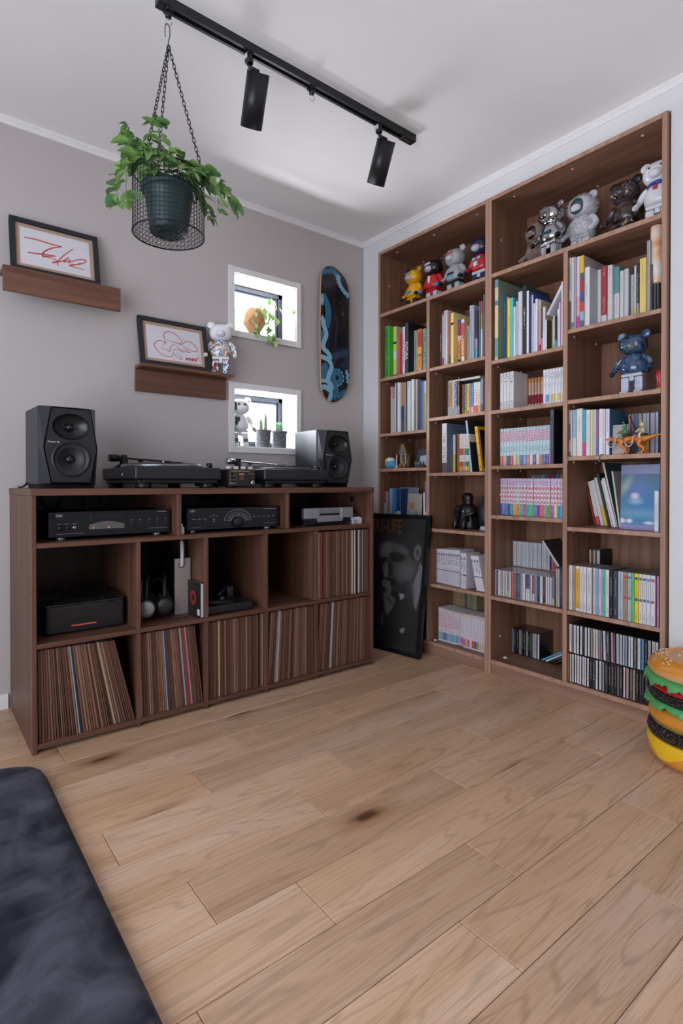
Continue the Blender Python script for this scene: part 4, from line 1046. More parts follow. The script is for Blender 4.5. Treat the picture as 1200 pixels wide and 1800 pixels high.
dm = MB(); pl2 = lambda u, v, o: (u, yf-o, v)
for i in range(15):
    a = radians(10+160*i/14); MB().ribbon([(cx_+.030*cos(a), cz_+.024*sin(a)), (cx_+.056*cos(a), cz_+.044*sin(a))], .0012, pl2, .0007).build('scale_line', GREY, fp_, world=True)
MB().ribbon([(cx_+.064*cos(radians(6+168*i/30)), cz_+.052*sin(radians(6+168*i/30))) for i in range(31)], .0014, pl2, .0007).build('scale_arc', GREY, fp_, world=True)
MB().lathe([(0, -.016), (.021, -.016), (.023, -.013), (.024, 0)], 32, (cx_, yf, cz_-.002), axis='y').build('volume_knob', M('#1a1c21', .35, .3), t, world=True)
marks(fp_, [(-1.318, -1.275, SZ+.0225, SZ+.0232, GREY), (-.975, -.915, SZ+.0275, SZ+.0282, GREY), (-.980, -.915, SZ+.091, SZ+.0925, GREY)]+[(-1.312+.024*i, -1.299+.024*i, SZ+.056, SZ+.0575, GREY) for i in range(3)]+[(-1.232+.012*i, -1.225+.012*i, SZ+.066+.004*(i % 2), SZ+.0675+.004*(i % 2), GREY) for i in range(3)]+[(-1.222, -1.212, SZ+.045, SZ+.0465, GREY), (-1.222, -1.212, SZ+.053, SZ+.0545, GREY)]+[(-1.030+.024*i, -1.022+.024*i, SZ+.058, SZ+.0595, GREY) for i in range(5)], yf)
for i in range(3): MB().cyl((-1.306+.024*i, yf-.003, SZ+.046), (-1.306+.024*i, yf, SZ+.046), .005, n=14).build('button', M('#1d2026', .4), t, world=True)
part('lettering', text_mesh('CEC', M('#c3c6cc', .4), .011), fp_, (-1.311-t.location.x, yf-.0008-t.location.y, SZ+.090-t.location.z), (pi/2, 0, 0))
t = thing('disc_drive', 'silver and black disc drive with recessed front in the top row nearest the bookcase', 'disc player', (-.60, -.31, SZ))
SIL = M('#a9abb2', .35, .55)
x0, x1, yf = -.752, -.452, -.448
MB().box(x0+.003, x1-.003, yf+.02, -.18, SZ+.016, SZ+.082).build('case', HB, t, world=True, bevel=.004)
MB().box(x0+.006, x1-.006, yf+.012, -.19, SZ+.006, SZ+.030).build('base', TTD, t, world=True)
MB().box(x0, x0+.092, yf, yf+.022, SZ+.034, SZ+.086).build('front_block', SIL, t, world=True, bevel=.003)
MB().box(x1-.075, x1, yf, yf+.022, SZ+.034, SZ+.086).build('front_block', SIL, t, world=True, bevel=.003)
MB().box(x0+.094, x1-.076, yf+.008, yf+.022, SZ+.058, SZ+.085).build('tray_door', M('#94969d', .4, .5), t, world=True)
MB().box(x0+.094, x1-.076, yf+.014, yf+.022, SZ+.044, SZ+.060).build('slot', TTD, t, world=True)
MB().prism([(x0+.084, yf+.004, SZ+.018), (x1-.068, yf+.004, SZ+.018), (x1-.052, yf+.004, SZ+.048), (x0+.078, yf+.004, SZ+.048)], (0, .018, 0)).build('lower_panel', SIL, t, world=True, merge=True)
feet(t, x0+.03, x1-.05, yf+.045, -.22, SZ)
t = thing('paper_packet', 'small white folded packet lying beside the silver disc drive', 'packet', (-.420, -.40, SZ))
MB().prism([(-.446, -.452, SZ), (-.398, -.452, SZ), (-.396, -.452, SZ+.026), (-.415, -.452, SZ+.036), (-.458, -.452, SZ+.030)], (0, .09, 0)).build('packet_body', M('#cfcdd2', .7), t, world=True, merge=True)
MB().prism([(-.448, -.454, SZ+.001), (-.430, -.454, SZ+.001), (-.430, -.454, SZ+.018), (-.455, -.454, SZ+.028)], (0, .001, 0)).build('printed_label', M('#a09ca4', .7), t, world=True)
MB().tube(catmull([(-.46, -.40, SZ+.036), (-.43, -.43, SZ+.047), (-.405, -.41, SZ+.044), (-.42, -.37, SZ+.038)], 5), .003, n=6).build('cord', M('#77747a', .6), t, world=True)
tag(MB().box(-1.372, -1.354, -.485, -.455, SZ, SZ+.030).box(-1.368, -1.358, -.480, -.460, SZ+.030, SZ+.042).build('plug_adapter', M('#cfcdd2', .5), bevel=.002), 'small white plug adapter beside the amplifier', 'adapter')
# loose cables behind the hi-fi
for i, (p_, lb) in enumerate([([(-1.79, -.03, .87), (-1.775, -.04, .83), (-1.76, -.05, .79), (-1.755, -.10, .72)], 'thin black cable behind the disc player, nearest the outer panel'), ([(-1.70, -.03, .87), (-1.715, -.04, .84), (-1.73, -.05, .80), (-1.73, -.10, .72)], 'thin slanting black cable behind the disc player'),
        ([(-1.62, -.03, .87), (-1.62, -.04, .80), (-1.61, -.08, .72)], 'thin straight black cable behind the disc player'), ([(-1.56, -.03, .87), (-1.545, -.04, .83), (-1.53, -.05, .81), (-1.50, -.05, .85), (-1.49, -.04, .87)], 'black cable looped behind the disc player'),
        ([(-1.33, -.03, .86), (-1.28, -.05, .84), (-1.24, -.06, .82), (-1.20, -.08, .715)], 'black cable sagging behind the amplifier'), ([(-1.13, -.03, .87), (-1.08, -.06, .845), (-1.02, -.06, .84), (-1.0, -.03, .87)], 'black cable looped behind the amplifier'), ([(-.86, -.20, .80), (-.80, -.12, .85), (-.74, -.04, .87)], 'black cable rising behind the silver disc drive')]):
    tag(MB().tube(catmull(p_, 6), .0032, n=6).build('cable', M('#0b0b0d', .5)), lb, 'cable', 'cables behind the hi-fi')
# ================================================================== middle row
MZ = .370
t = thing('printer', 'black flat printer with orange slot line in the cabinet compartment', 'printer', (-1.70, -.27, MZ))
x0, x1, yf = -1.850, -1.562, -.425
out = [(x0+.012, yf), (x1-.012, yf), (x1, yf+.03), (x1, -.13), (x0, -.13), (x0, yf+.03)]
MB().prism([(x, y, MZ+.004) for x, y in out], (0, 0, .098)).build('body', M('#14161b', .4), t, world=True, bevel=.006, seg=2)
MB().prism([(x*1.0, y+.002, MZ+.102) for x, y in out], (0, 0, .006)).build('lid', M('#1a1b1f', .3, coat=.3), t, world=True, bevel=.002)
MB().box(-1.755, -1.672, yf-.001, yf+.012, MZ+.030, MZ+.054).build('paper_slot', M('#060607', .6), t, world=True)
MB().box(-1.757, -1.672, yf-.003, yf+.001, MZ+.026, MZ+.031).build('orange_line', M('#d8523a', .5), t, world=True)
for x in (-1.795, -1.615): MB().box(x-.001, x+.001, yf-.0006, yf+.001, MZ+.055, MZ+.10).build('panel_seam', M('#060607', .6), t, world=True)
MB().box(x0+.03, x1-.03, yf+.03, -.16, MZ, MZ+.006).build('base_pad', M('#0c0c0e', .8), t, world=True)
# crumpled plastic bag on the printer
bag = MB(); nx, ny = 20, 14; r_ = random.Random(8)
hgt = [[.004+.010*abs(sin(i*.9+j*.7)*cos(j*1.1-i*.35))+r_.uniform(0, .004) for i in range(nx+1)] for j in range(ny+1)]
for j in range(ny+1):
    for i in range(nx+1):
        e = min(i, nx-i, j, ny-j); bag.v.append((-1.842+.275*i/nx, -.418+.25*j/ny, MZ+.1085+(hgt[j][i] if e else .001)))
for j in range(ny):
    for i in range(nx): bag.f.append((j*(nx+1)+i, j*(nx+1)+i+1, (j+1)*(nx+1)+i+1, (j+1)*(nx+1)+i)); bag.m.append(0); bag.sm.append(True)
tag(bag.build('plastic_sheet', M('#1b1b1d', .18, coat=.5)), 'crumpled glossy black plastic sheet lying on the printer', 'sheet')
# headphones
def headphones(loc, rz, label, cup):
    t = thing('headphones', label, 'headphones', loc, rz, group='headphones in the cabinet')
    band = [(-.070*cos(a), 0, .055+.105*sin(a)) for a in [pi*i/14 for i in range(15)]]
    MB().tube(band, [.006+.004*sin(pi*i/14) for i in range(15)], n=8).build('headband', M('#101114', .5), t)
    for sg in (-1, 1):
        x = sg*.070
        MB().lathe([(0, -.014), (.030, -.014), (.037, -.006), (.037, .008), (.030, .012), (0, .012)], 28, (x, 0, .045), axis='x').build('ear_pad', M('#121316', .75), t)
        c = MB().lathe([(0, .0), (.022, .001), (.030, .004), (.034, .010), (.034, .018)], 28, (0, 0, 0), axis='x'); 
        c.xform(Matrix.Translation((x+sg*(.030), 0, .045)) @ Matrix.Diagonal((-sg, 1, 1, 1))); c.build('ear_cup', cup, t, merge=True)
        MB().tube([(x+sg*.01, -.02, .09), (x, 0, .075), (x, 0, .06)], .003, n=6).build('yoke', M('#2a2b30', .4, .5), t)
    return t
hd_ = Vector((cos(radians(-112)), sin(radians(-112)), 0))
for (px, py, yq, cup, lb) in ((256, 1071, -.455, M('#9a9ca3', .3, .7), 'headphones with silver ear cups lying in the cabinet compartment'), (288, 1074, -.440, M('#1b1c20', .4), 'plain black headphones beside the pair with silver ear cups')):
    q = hit(px, py, 1, yq)-hd_*.1; headphones((max(q.x, -1.482), q.y, MZ+.009), radians(-112), lb, cup)
tag(MB().tube(catmull([(-1.47, -.36, MZ+.09), (-1.44, -.40, MZ+.16), (-1.40, -.39, MZ+.13), (-1.38, -.42, MZ+.04), (-1.40, -.45, MZ+.006), (-1.44, -.47, MZ+.006), (-1.36, -.47, MZ+.004), (-1.33, -.45, MZ+.005)], 6), .0018, n=6).build('headphone_cord', M('#1a1a1d', .5)), 'thin black headphone cord curling across the compartment', 'cord')
tag(MB().box(-1.530, -1.514, -.40, -.25, MZ, MZ+.175).box(-1.513, -1.503, -.40, -.25, MZ, MZ+.165).box(-1.502, -1.492, -.40, -.25, MZ, MZ+.158).build('disc_folder', M('#3a3b40', .6), bevel=.001, seg=1), 'dark disc folders standing behind the silver headphones', 'folder')
t = thing('upright_console', 'upright dark console with pale grey front panel and white wrist strap', 'game console', (-1.318, -.31, MZ))
MB().box(-1.352, -1.288, -.378, -.20, MZ+.002, MZ+.228).build('case', M('#1c1d21', .45), t, world=True, bevel=.003)
circ = [(-1.3255+.0125*cos(2*pi*i/28), -.3815, MZ+.205+.0125*sin(2*pi*i/28)) for i in range(28)]
V, F = plate_holes([(-1.354, -.3815, MZ), (-1.286, -.3815, MZ), (-1.286, -.3815, MZ+.232), (-1.354, -.3815, MZ+.232)], [circ])
fpm = MB(); fpm._add(V, F); V2 = [(x, y+.0035, z) for x, y, z in V]; fpm._add(V2, [f[::-1] for f in F]); fpm.build('front_panel', M('#b3aca6', .35, .35), t, world=True)
MB().tube(catmull([(-1.326, -.372, MZ+.205), (-1.326, -.388, MZ+.206), (-1.324, -.386, MZ+.235), (-1.320, -.376, MZ+.285), (-1.318, -.366, MZ+.300), (-1.315, -.360, MZ+.285), (-1.316, -.364, MZ+.236)], 5), .0075, n=8).build('strap', M('#d9dae2', .6), t, world=True)
t = thing('boxed_set', 'black boxed set with red ring and white corner label leaning on the divider', 'box', (-1.275, -.42, MZ))
MB().box(-1.2835, -1.2815, -.506, -.345, MZ+.001, MZ+.142).build('cover', M('#17171a', .5), t, world=True)
MB().box(-1.2955, -1.2835, -.504, -.347, MZ+.003, MZ+.138).build('inner_stack', M('#c9c7c8', .8), t, world=True)
ex = MB().box(-1.2975, -1.2955, -.506, -.345, MZ+.001, MZ+.142).build('front_cover', M('#17171a', .5), t, world=True)
MB().lathe([(.016, 0), (.030, 0)], 36, (-1.2978, -.435, MZ+.075), axis='x').build('red_ring', M('#a32020', .5), t, world=True, merge=True)
MB().box(-1.2982, -1.2975, -.500, -.478, MZ+.010, MZ+.034).build('corner_label', M('#d0d0d4', .6), t, world=True)
t = thing('portable_turntable', 'flat black portable turntable lying in the dark cabinet compartment', 'turntable', (-1.15, -.33, MZ))
MB().box(-1.260, -1.048, -.490, -.19, MZ+.004, MZ+.034).build('base', M('#101115', .35), t, world=True, bevel=.004)
MB().box(-1.260, -1.050, -.489, -.19, MZ+.034, MZ+.037).build('top_plate', M('#1d1f24', .25), t, world=True)
MB().lathe([(.095, 0), (.095, .006), (0, .006)], 40, (-1.165, -.345, MZ+.037)).build('platter', M('#15161a', .4), t, world=True)
MB().box(-1.105, -1.075, -.36, -.30, MZ+.037, MZ+.085).build('arm_post', M('#2a2b2f', .4), t, world=True, bevel=.004)
MB().tube([(-1.09, -.33, MZ+.08), (-1.14, -.38, MZ+.075), (-1.17, -.40, MZ+.06)], .006, n=8).build('tonearm', M('#33343a', .35, .4), t, world=True)
MB().cyl((-1.165, -.43, MZ+.043), (-1.165, -.43, MZ+.062), .012, n=18).build('weight', M('#3d3e44', .35, .6), t, world=True)
for x in (-1.24, -1.07):
    for y in (-.47, -.21): MB().cyl((x, y, MZ), (x, y, MZ+.005), .010, n=12).build('foot', TTD, t, world=True)

# ================================================================== records
RB_ = ['#5c3a2c', '#6b4736', '#73503f', '#644234', '#7d5a48', '#553528', '#8a6753']
inner = M('#b9b0a6', .8)
def rec_meshes(col, th):
    """folded card sleeve (spine at local y=0, opening away) with its inner sleeve; x=thickness, z=up"""
    s_ = .315; e = .0007
    m = MB(); m.box(0, e, 0, s_, 0, s_).box(th-e, th, 0, s_, 0, s_).box(0, th, -.0006, .0006, .0005, s_-.0005)
    a = m.mesh('record_sleeve', M(col, .7, var=.12, scale=25)); i = MB().box(e*1.2, th-e*1.2, .004, s_-.003, .002, s_-.002).mesh('inner_sleeve', inner)
    return a, i
RM = {}
def record(x, y, z, col, th, lean, label, grp, pull=0.):
    k = (col, round(th, 4))
    if k not in RM: RM[k] = rec_meshes(*k)
    o = bpy.data.objects.new('record', RM[k][0]); COL.objects.link(o); o.location = (x, y, z); o.rotation_euler = (0, lean, 0); tag(o, label, 'record', grp)
    part('inner_sleeve', RM[k][1], o)
    return o
rr = random.Random(21)
def rec_row(x0, x1, z, where, n, lean0, lean1, special, shade=0, gap=.0, lm='outer panel'):
    """records packed between x0 and x1 (feet), leaning linearly from lean0 to lean1 (radians, + leans to larger x)"""
    ths = [rr.choice((.0035, .0045, .0055, .007)) for _ in range(n)]; tot = sum(ths); avail = (x1-x0)-gap
    slack = max(0., avail-tot)/n; x = x0
    for i in range(n):
        ln = lean0+(lean1-lean0)*i/(n-1); th = ths[i]
        if i in special: col, lb = special[i]
        else:
            q = (i*5+rr.randint(0, 2)+shade) % 7; col = RB_[q]; lb = ['dark brown', 'brown', 'light brown', 'warm brown', 'tan', 'deep brown', 'pale tan'][q]+' record, '+ordn(i+1)+' from the '+lm+', '+where
        zz = z+.0005+(th*abs(sin(ln)) if ln > 0 else 0)
        record(x, CYF+.012+rr.uniform(0, .006), zz, col, th, ln, lb, 'records '+where)
        x += th+slack
W1 = '#a9a9ad'
rec_row(CX0+.0155, -1.553, .031, 'under the printer', 40, radians(-.5), radians(-13.5), {0: ('#9a8f84', 'pale spined record at the end of the row under the printer'), 16: ('#8d949b', 'pale blue grey record leaning in the row under the printer'), 17: ('#2b3f58', 'dark blue record leaning in the row under the printer'), 31: ('#a08a70', 'cream edged record leaning in the row under the printer')}, 0, .0)
rec_row(-1.5345, -1.283, .031, 'under the headphones', 34, radians(-1.), radians(-6.5), {0: ('#a9a39c', 'pale grey record at the end of the row under the headphones'), 14: ('#a8a9a5', 'whitish record in the row under the headphones'), 15: ('#2a4668', 'navy blue record in the row under the headphones'), 24: ('#8f9096', 'light grey record in the row under the headphones'), 26: ('#a8343c', 'bright red record in the row under the headphones'), 27: ('#b9b7b9', 'white record beside the red one under the headphones')}, 2, lm='printer side')
rec_row(-1.2635, -1.004, .031, 'under the portable turntable', 34, radians(-.5), radians(.0), {7: ('#b59a72', 'yellowish record in the row under the portable turntable'), 31: ('#0c0c0e', 'black record in the row under the portable turntable'), 33: ('#b09a88', 'pale record at the end of the row under the portable turntable')}, 3, lm='headphones side')
rec_row(-.9845, -.736, .031, 'under the empty compartment', 34, radians(4.0), radians(.0), {5: ('#b8b8bc', 'white record in the row under the empty compartment'), 6: ('#a2a3a8', 'pale grey record in the row under the empty compartment'), 7: ('#b4b4b8', 'off white record in the row under the empty compartment')}, 4, lm='portable turntable side')
rec_row(-.7145, -.390, .031, 'in the bottom compartment nearest the poster', 42, radians(4.0), radians(.0), {9: ('#c2c0c0', 'white record in the bottom row nearest the poster'), 10: ('#a9a7a8', 'grey white record in the bottom row nearest the poster')}, 4, lm='divider')
rec_row(-.7145, -.390, .3705, 'in the upper compartment nearest the poster', 40, 0., 0., {1: ('#b8afa6', 'pale record near the divider in the upper record row'), 3: ('#c03a2a', 'orange red spined record in the upper record row'), 26: ('#c9b89a', 'cream record in the upper record row'), 28: ('#d0cfd2', 'white record in the upper record row'), 29: ('#17171a', 'black record in the upper record row'), 31: ('#c3c4c9', 'light grey record in the upper record row'), 32: ('#8f98a8', 'blue grey record in the upper record row'), 34: ('#b9bac0', 'silver grey record in the upper record row')}, 6, lm='divider')
# ================================================================== books
PAGE = M('#d8d2c4', .9, scale=300, var=.1)
GLY = {}
def glyphs(w, h, col, seed, horiz=False):
    """printed marks standing for characters too small to read: a column of tiny strokes"""
    key = (round(w, 4), round(h, 3), col, seed % 5)
    if key in GLY: return GLY[key]
    r_ = random.Random(seed % 5); m = MB(); z = h; c = w*.95
    while z > c*.6:
        z -= c
        for k in range(3):
            if r_.random() < .5: y0 = r_.uniform(-.5, -.1)*w; y1 = y0+r_.uniform(.4, .6)*w; zz = z+c*r_.uniform(.1, .8); m.quad((0, y1, zz), (0, y0, zz), (0, y0, zz+c*.22), (0, y1, zz+c*.22))
            else: y0 = r_.uniform(-.45, .3)*w; zz = z+c*r_.uniform(0, .3); m.quad((0, y0+w*.24, zz), (0, y0, zz), (0, y0, zz+c*.6), (0, y0+w*.24, zz+c*.6))
        z -= c*.12
    if not m.v: m.quad((0, w/2, 0), (0, -w/2, 0), (0, -w/2, h), (0, w/2, h))
    GLY[key] = m.mesh('lettering', M(col, .6))
    return GLY[key]
BC = 0
def make_book(x, ya, yb, z0, h, d, col, label, grp, cat='book', name='book', bands=None, lets=(), lean=0., cover=None, hard=True, txt=None, pages=PAGE, pivot=None):
    """upright book: spine faces -X at x, between ya (left) and yb (right); bands (f0,f1,colour) from the foot up"""
    global BC; BC += 1
    th = max(ya-yb-.0005, .0022); e = min(.0022 if hard else .0009, th*.22)
    cols = [cover or col]; bl = bands or [(0, 1, col)]
    for b in bl:
        if b[2] not in cols: cols.append(b[2])
    m = MB(); hw = th/2
    m.box(e, d, hw-e, hw, 0, h, 0); m.box(e, d, -hw, -hw+e, 0, h, 0)
    k = hw*.84; ee = max(e, .0016)
    for f0, f1, c in bl:   # rounded spine: narrower at the very front
        m.prism([(0, -k, f0*h), (0, k, f0*h), (ee, hw, f0*h), (ee, -hw, f0*h)], (0, 0, (f1-f0)*h), cols.index(c))
    o = bpy.data.objects.new(name, m.mesh(name, [M(c, .5) for c in cols])); COL.objects.link(o)
    o.location = (x, (ya+yb)/2, z0+(abs(sin(lean))*hw if lean else 0)); o.rotation_euler = (lean, 0, 0)
    i = .003 if hard else .0008
    MB().box(e, d-i, -hw+e, hw-e, i, h-i).build('pages', pages, o)
    for n, (f0, f1, c, wf) in enumerate(lets):
        g = part('lettering', glyphs(th*wf, (f1-f0)*h, c, BC*3+n), o, (-.0004, 0, f0*h)); g['kind'] = 'stuff'
    if txt:
        for (s_, sz, fz, c, rt) in txt:
            # rt: lettering runs down the spine; else upright
            tm_ = text_mesh(s_, M(c, .5), sz); lt_ = part('lettering', tm_, o, (-.0005, 0, fz*h), (pi/2, pi/2, -pi/2) if rt else (pi/2, 0, -pi/2))
            xs_ = [v.co.x for v in tm_.vertices]; ys_ = [v.co.y for v in tm_.vertices]; lx, ly = max(xs_)-min(xs_), max(ys_)-min(ys_)
            if rt: lt_.scale = (min(1., .93*h/lx), min(1.3, .74*th/ly), 1)      # keep the title inside its spine
            else: lt_.scale = (min(1., .92*th/lx), 1, 1)
    return tag(o, label, cat, grp)
def row(o, s, z, xs, where, grp, rows, d=.17, landmark='divider', cat='book', lim=.262, auto=True, hard=True, name='book'):
    """rows: (x0, x1, ytop, colour, desc, opts) in zoomed photo pixels (origin o, scale s)"""
    prev = None; cnt = {}; out = []
    for q in rows: cnt[q[4]] = cnt.get(q[4], 0)+1
    for n, q in enumerate(rows):
        x0, x1, yt, col, desc = q[:5]; op = dict(q[5]) if len(q) > 5 else {}
        px0, px1, py = o[0]+x0/s, o[0]+x1/s, o[1]+yt/s
        x = op.pop('x', None)
        if x is None:
            x = xs
            if prev and auto and not op.pop('gap', False) and px0-prev[0] > .6:
                x = min(max(hit(px0, py, 1, prev[1]).x, xs), xs+.12)
        op.pop('gap', None)
        ya, yb = hit(px0, py, 0, x).y, hit(px1, py, 0, x).y
        if prev and ya > prev[1]-.0002 and not op.get('lean'): ya = prev[1]-.0002
        yb = min(yb, ya-.003)
        h = hit(px0, py, 0, x).z-z
        dd = min(op.pop('d', d), lim-x)
        lab = desc+(' ' if cnt[desc] == 1 else ', %s from the %s, ' % (ordn(n+1), landmark))+where
        if len(lab.replace('-', ' ').split()) > 16: lab = desc+' '+' '.join(where.split())
        if len(lab.replace('-', ' ').split()) > 16: print('LONG', lab)
        hh = op.pop('h', h)
        if x1 > x0:
            b = make_book(x, ya, yb, z+.0003+op.pop('dz', 0.), hh, dd, col, lab, grp, cat=op.pop('cat', cat), hard=op.pop('hard', hard), name=op.pop('name', name), **op)
            out.append((b, x, ya, yb, hh))
        prev = (px1, yb)
    return out
# ---- shelf with the green book (left bookcase)
wh = 'on the green book shelf'; g = 'books on the shelf with the green book'
row((665, 560), 13.333, ZA[0], -.012, wh, g, [
 (150, 245, 195, '#3fae3c', 'bright green boxed book', {'txt': [('Virgil Abloh™ \\ ICONS', .031, .5, '#0e2412', True)], 'd': .22}),
 (345, 415, 200, '#e3cf5a', 'yellow and white book crossed by black curves', {'bands': [(0, .06, '#6a3a30'), (.06, .36, '#ded06a'), (.36, .52, '#e2dfe4'), (.52, .66, '#e3cf5a'), (.66, .70, '#1c1a18'), (.70, 1, '#dcd56a')], 'cover': '#c9b9a4'}),
 (495, 558, 350, '#c23236', 'plain red book', {}),
 (560, 615, 205, '#d5d6de', 'white book with small black lettering', {'lets': [(.2, .72, '#33363f', .5)]}),
 (615, 695, 110, '#3a3a42', 'tall charcoal book with white lettering', {'txt': [('FUTURA', .027, .45, '#dcdce2', True)], 'cover': '#191a1d', 'd': .2}),
 (825, 893, 290, '#9aa7a8', 'grey green book', {'lets': [(.3, .8, '#5d6f70', .4)]}),
 (895, 905, 285, '#d8c64a', 'slim yellow book', {}),
 (910, 1002, 262, '#d98a3e', 'orange book with dark red top', {'bands': [(0, .35, '#d68a3c'), (.35, .40, '#6a6a6e'), (.40, .57, '#e0a24a'), (.57, .92, '#b0413c'), (.92, 1, '#d8623e')], 'lets': [(.05, .32, '#8c3a24', .4)]}),
 (1035, 1112, 250, '#6fb2ac', 'teal book with dark green lettering', {'lets': [(.15, .9, '#1f4a48', .7)], 'cover': '#14302e'}),
], d=.2, landmark='outer side panel')
# ---- magazines below
wh = 'under the green book'; g = 'magazines under the green book'
row((665, 660), 13.333, ZA[1], -.004, wh, g, [
 (285, 322, 275, '#b9b0ae', 'pale grey magazine with dark title', {'lets': [(.82, .95, '#3a2f2e', .8)]}), (325, 378, 270, '#b5a6a2', 'grey magazine with pink top', {'bands': [(0, .75, '#b3aca8'), (.75, 1, '#b0706e')]}),
 (385, 412, 178, '#c9ccd4', 'thin white magazine', {}), (412, 440, 180, '#1e3e66', 'navy blue magazine', {}), (440, 480, 170, '#d9dae0', 'white magazine', {}), (480, 515, 168, '#cfd2dc', 'white magazine with dark band', {'bands': [(0, .78, '#cfd2dc'), (.78, .79, '#4a4c52'), (.79, 1, '#d9dce4')]}),
 (525, 605, 172, '#b9803e', 'magazine with orange brown top and dark blue foot', {'bands': [(0, .22, '#4a4f5a'), (.22, .52, '#2c3f66'), (.52, 1, '#b88040')]}), (610, 640, 165, '#8f96a8', 'blue grey magazine', {}), (642, 668, 150, '#2a2b30', 'black magazine', {}),
 (672, 748, 142, '#d3d4d9', 'thick white magazine', {'lets': [(.88, .98, '#4a4c54', .5)]}), (750, 768, 150, '#7db58a', 'slim green magazine', {}), (768, 832, 98, '#dddde2', 'tall white magazine', {}), (835, 868, 95, '#6a5f5c', 'brown grey magazine', {'lets': [(.6, .95, '#d5d2d0', .5)]}),
 (870, 905, 92, '#c3c1c2', 'pale magazine with grey lettering', {'lets': [(.1, .9, '#6a6668', .4)]}), (908, 985, 95, '#4a3f42', 'dark brown magazine', {}), (990, 1028, 130, '#3a62a8', 'blue magazine', {}), (1030, 1068, 135, '#5a8cc4', 'light blue magazine', {}), (1072, 1110, 130, '#c9c9a0', 'yellow and white magazine', {'bands': [(0, .75, '#b9b04a'), (.75, 1, '#d5d2d8')]}),
], d=.2, landmark='outer side panel', cat='magazine', name='magazine', hard=False)
# ---- picture books above the poster
wh = 'above the black poster'; g = 'picture books above the poster'
row((665, 830), 12., ZA[3], .01, wh, g, [
 (90, 108, 405, '#d3cfd2', 'thin white picture book', {}), (108, 150, 403, '#b5405a', 'picture book with crimson top', {'bands': [(0, .62, '#c4c4cc'), (.62, 1, '#b03a56')]}), (150, 195, 410, '#8fa3b5', 'grey blue picture book', {'lets': [(0, .35, '#e4e4ea', .6)]}), (195, 225, 405, '#a05a54', 'dull red picture book', {'lets': [(0, .4, '#e4e4ea', .6)]}),
 (230, 285, 340, '#7fa4cc', 'tall pale blue picture book', {}), (285, 330, 345, '#4f86b4', 'tall mid blue picture book', {}), (330, 375, 345, '#3a6a9c', 'tall blue picture book', {'bands': [(0, .2, '#c9a23a'), (.2, .28, '#d8d2b0'), (.28, 1, '#33649a')]}), (375, 460, 345, '#1f3a66', 'tall deep blue picture book with sandy foot', {'bands': [(0, .12, '#3a8aa0'), (.12, .34, '#c9c6a8'), (.34, 1, '#1c3560')]}),
 (940, 975, 430, '#d2d2da', 'white picture book beside the divider', {'x': .01}), (978, 1003, 190, '#8a4a9c', 'tall purple picture book', {'bands': [(0, .3, '#c9c9d6'), (.3, .75, '#7a3a90'), (.75, 1, '#7a86a8')], 'x': .01}),
], d=.16, landmark='outer side panel', cat='picture book', name='picture_book')
# face-out picture books on the same shelf
def face_out(label, grp, px, z, h, w, xp, tilt, fn, nx=24, nz=30, rz=0., th=.006, cat='book', name='book'):
    """book standing with its cover towards the room; cover colour from fn(u,v)"""
    p_ = hit(px[0], px[1], 0, xp)
    t = thing(name, label, cat, (xp, p_.y, z), rot=(0, tilt, rz), group=grp)
    MB().box(0, th, -w/2, w/2, 0, h).build('page_block', PAGE, t)
    m = MB(); m.vc = []
    for j in range(nz+1):
        for i in range(nx+1):
            u, v = i/nx, j/nz; m.v.append((-.0006, w/2-u*w, v*h)); m.vc.append(fn(u, v))
    for j in range(nz):
        for i in range(nx): m.f.append((j*(nx+1)+i, j*(nx+1)+i+1, (j+1)*(nx+1)+i+1, (j+1)*(nx+1)+i)); m.m.append(0); m.sm.append(False)
    m.build('printed_cover', vcol(), t)
    MB().box(th, th+.001, -w/2, w/2, 0, h).build('back_cover', M('#8a8f9a', .6), t)
    return t
def mixc(a, b, k): k = min(max(k, 0), 1); return tuple(a[i]*(1-k)+b[i]*k for i in range(3))+(1,)
L_ = lin
def soft(u, v, cu, cv, ru, rv, e=.25): q = sqrt(((u-cu)/ru)**2+((v-cv)/rv)**2); return min(max((1-q)/e+.5, 0), 1)
def cov1(u, v):
    c = mixc(L_('#8f95a6'), L_('#6d7686'), v); return mixc(c, L_('#3c4652'), .8*soft(u, v, .3, .45, .12, .3))
def cov2(u, v):
    c = mixc(L_('#8d8780'), L_('#9a948c'), v); c = mixc(c, L_('#a4704c'), soft(u, v, .36, .60, .17, .12, .3)); return mixc(c, L_('#55727e'), .8*soft(u+.3*v, v, .78, .28, .16, .16, .4))
face_out('grey blue picture book shown face-on behind the cream one', g, (715, 860), ZA[3], .205, .150, .060, radians(4), cov1)
face_out('cream picture book with orange spot shown face-on', g, (727, 870), ZA[3], .170, .105, .020, radians(3), cov2)
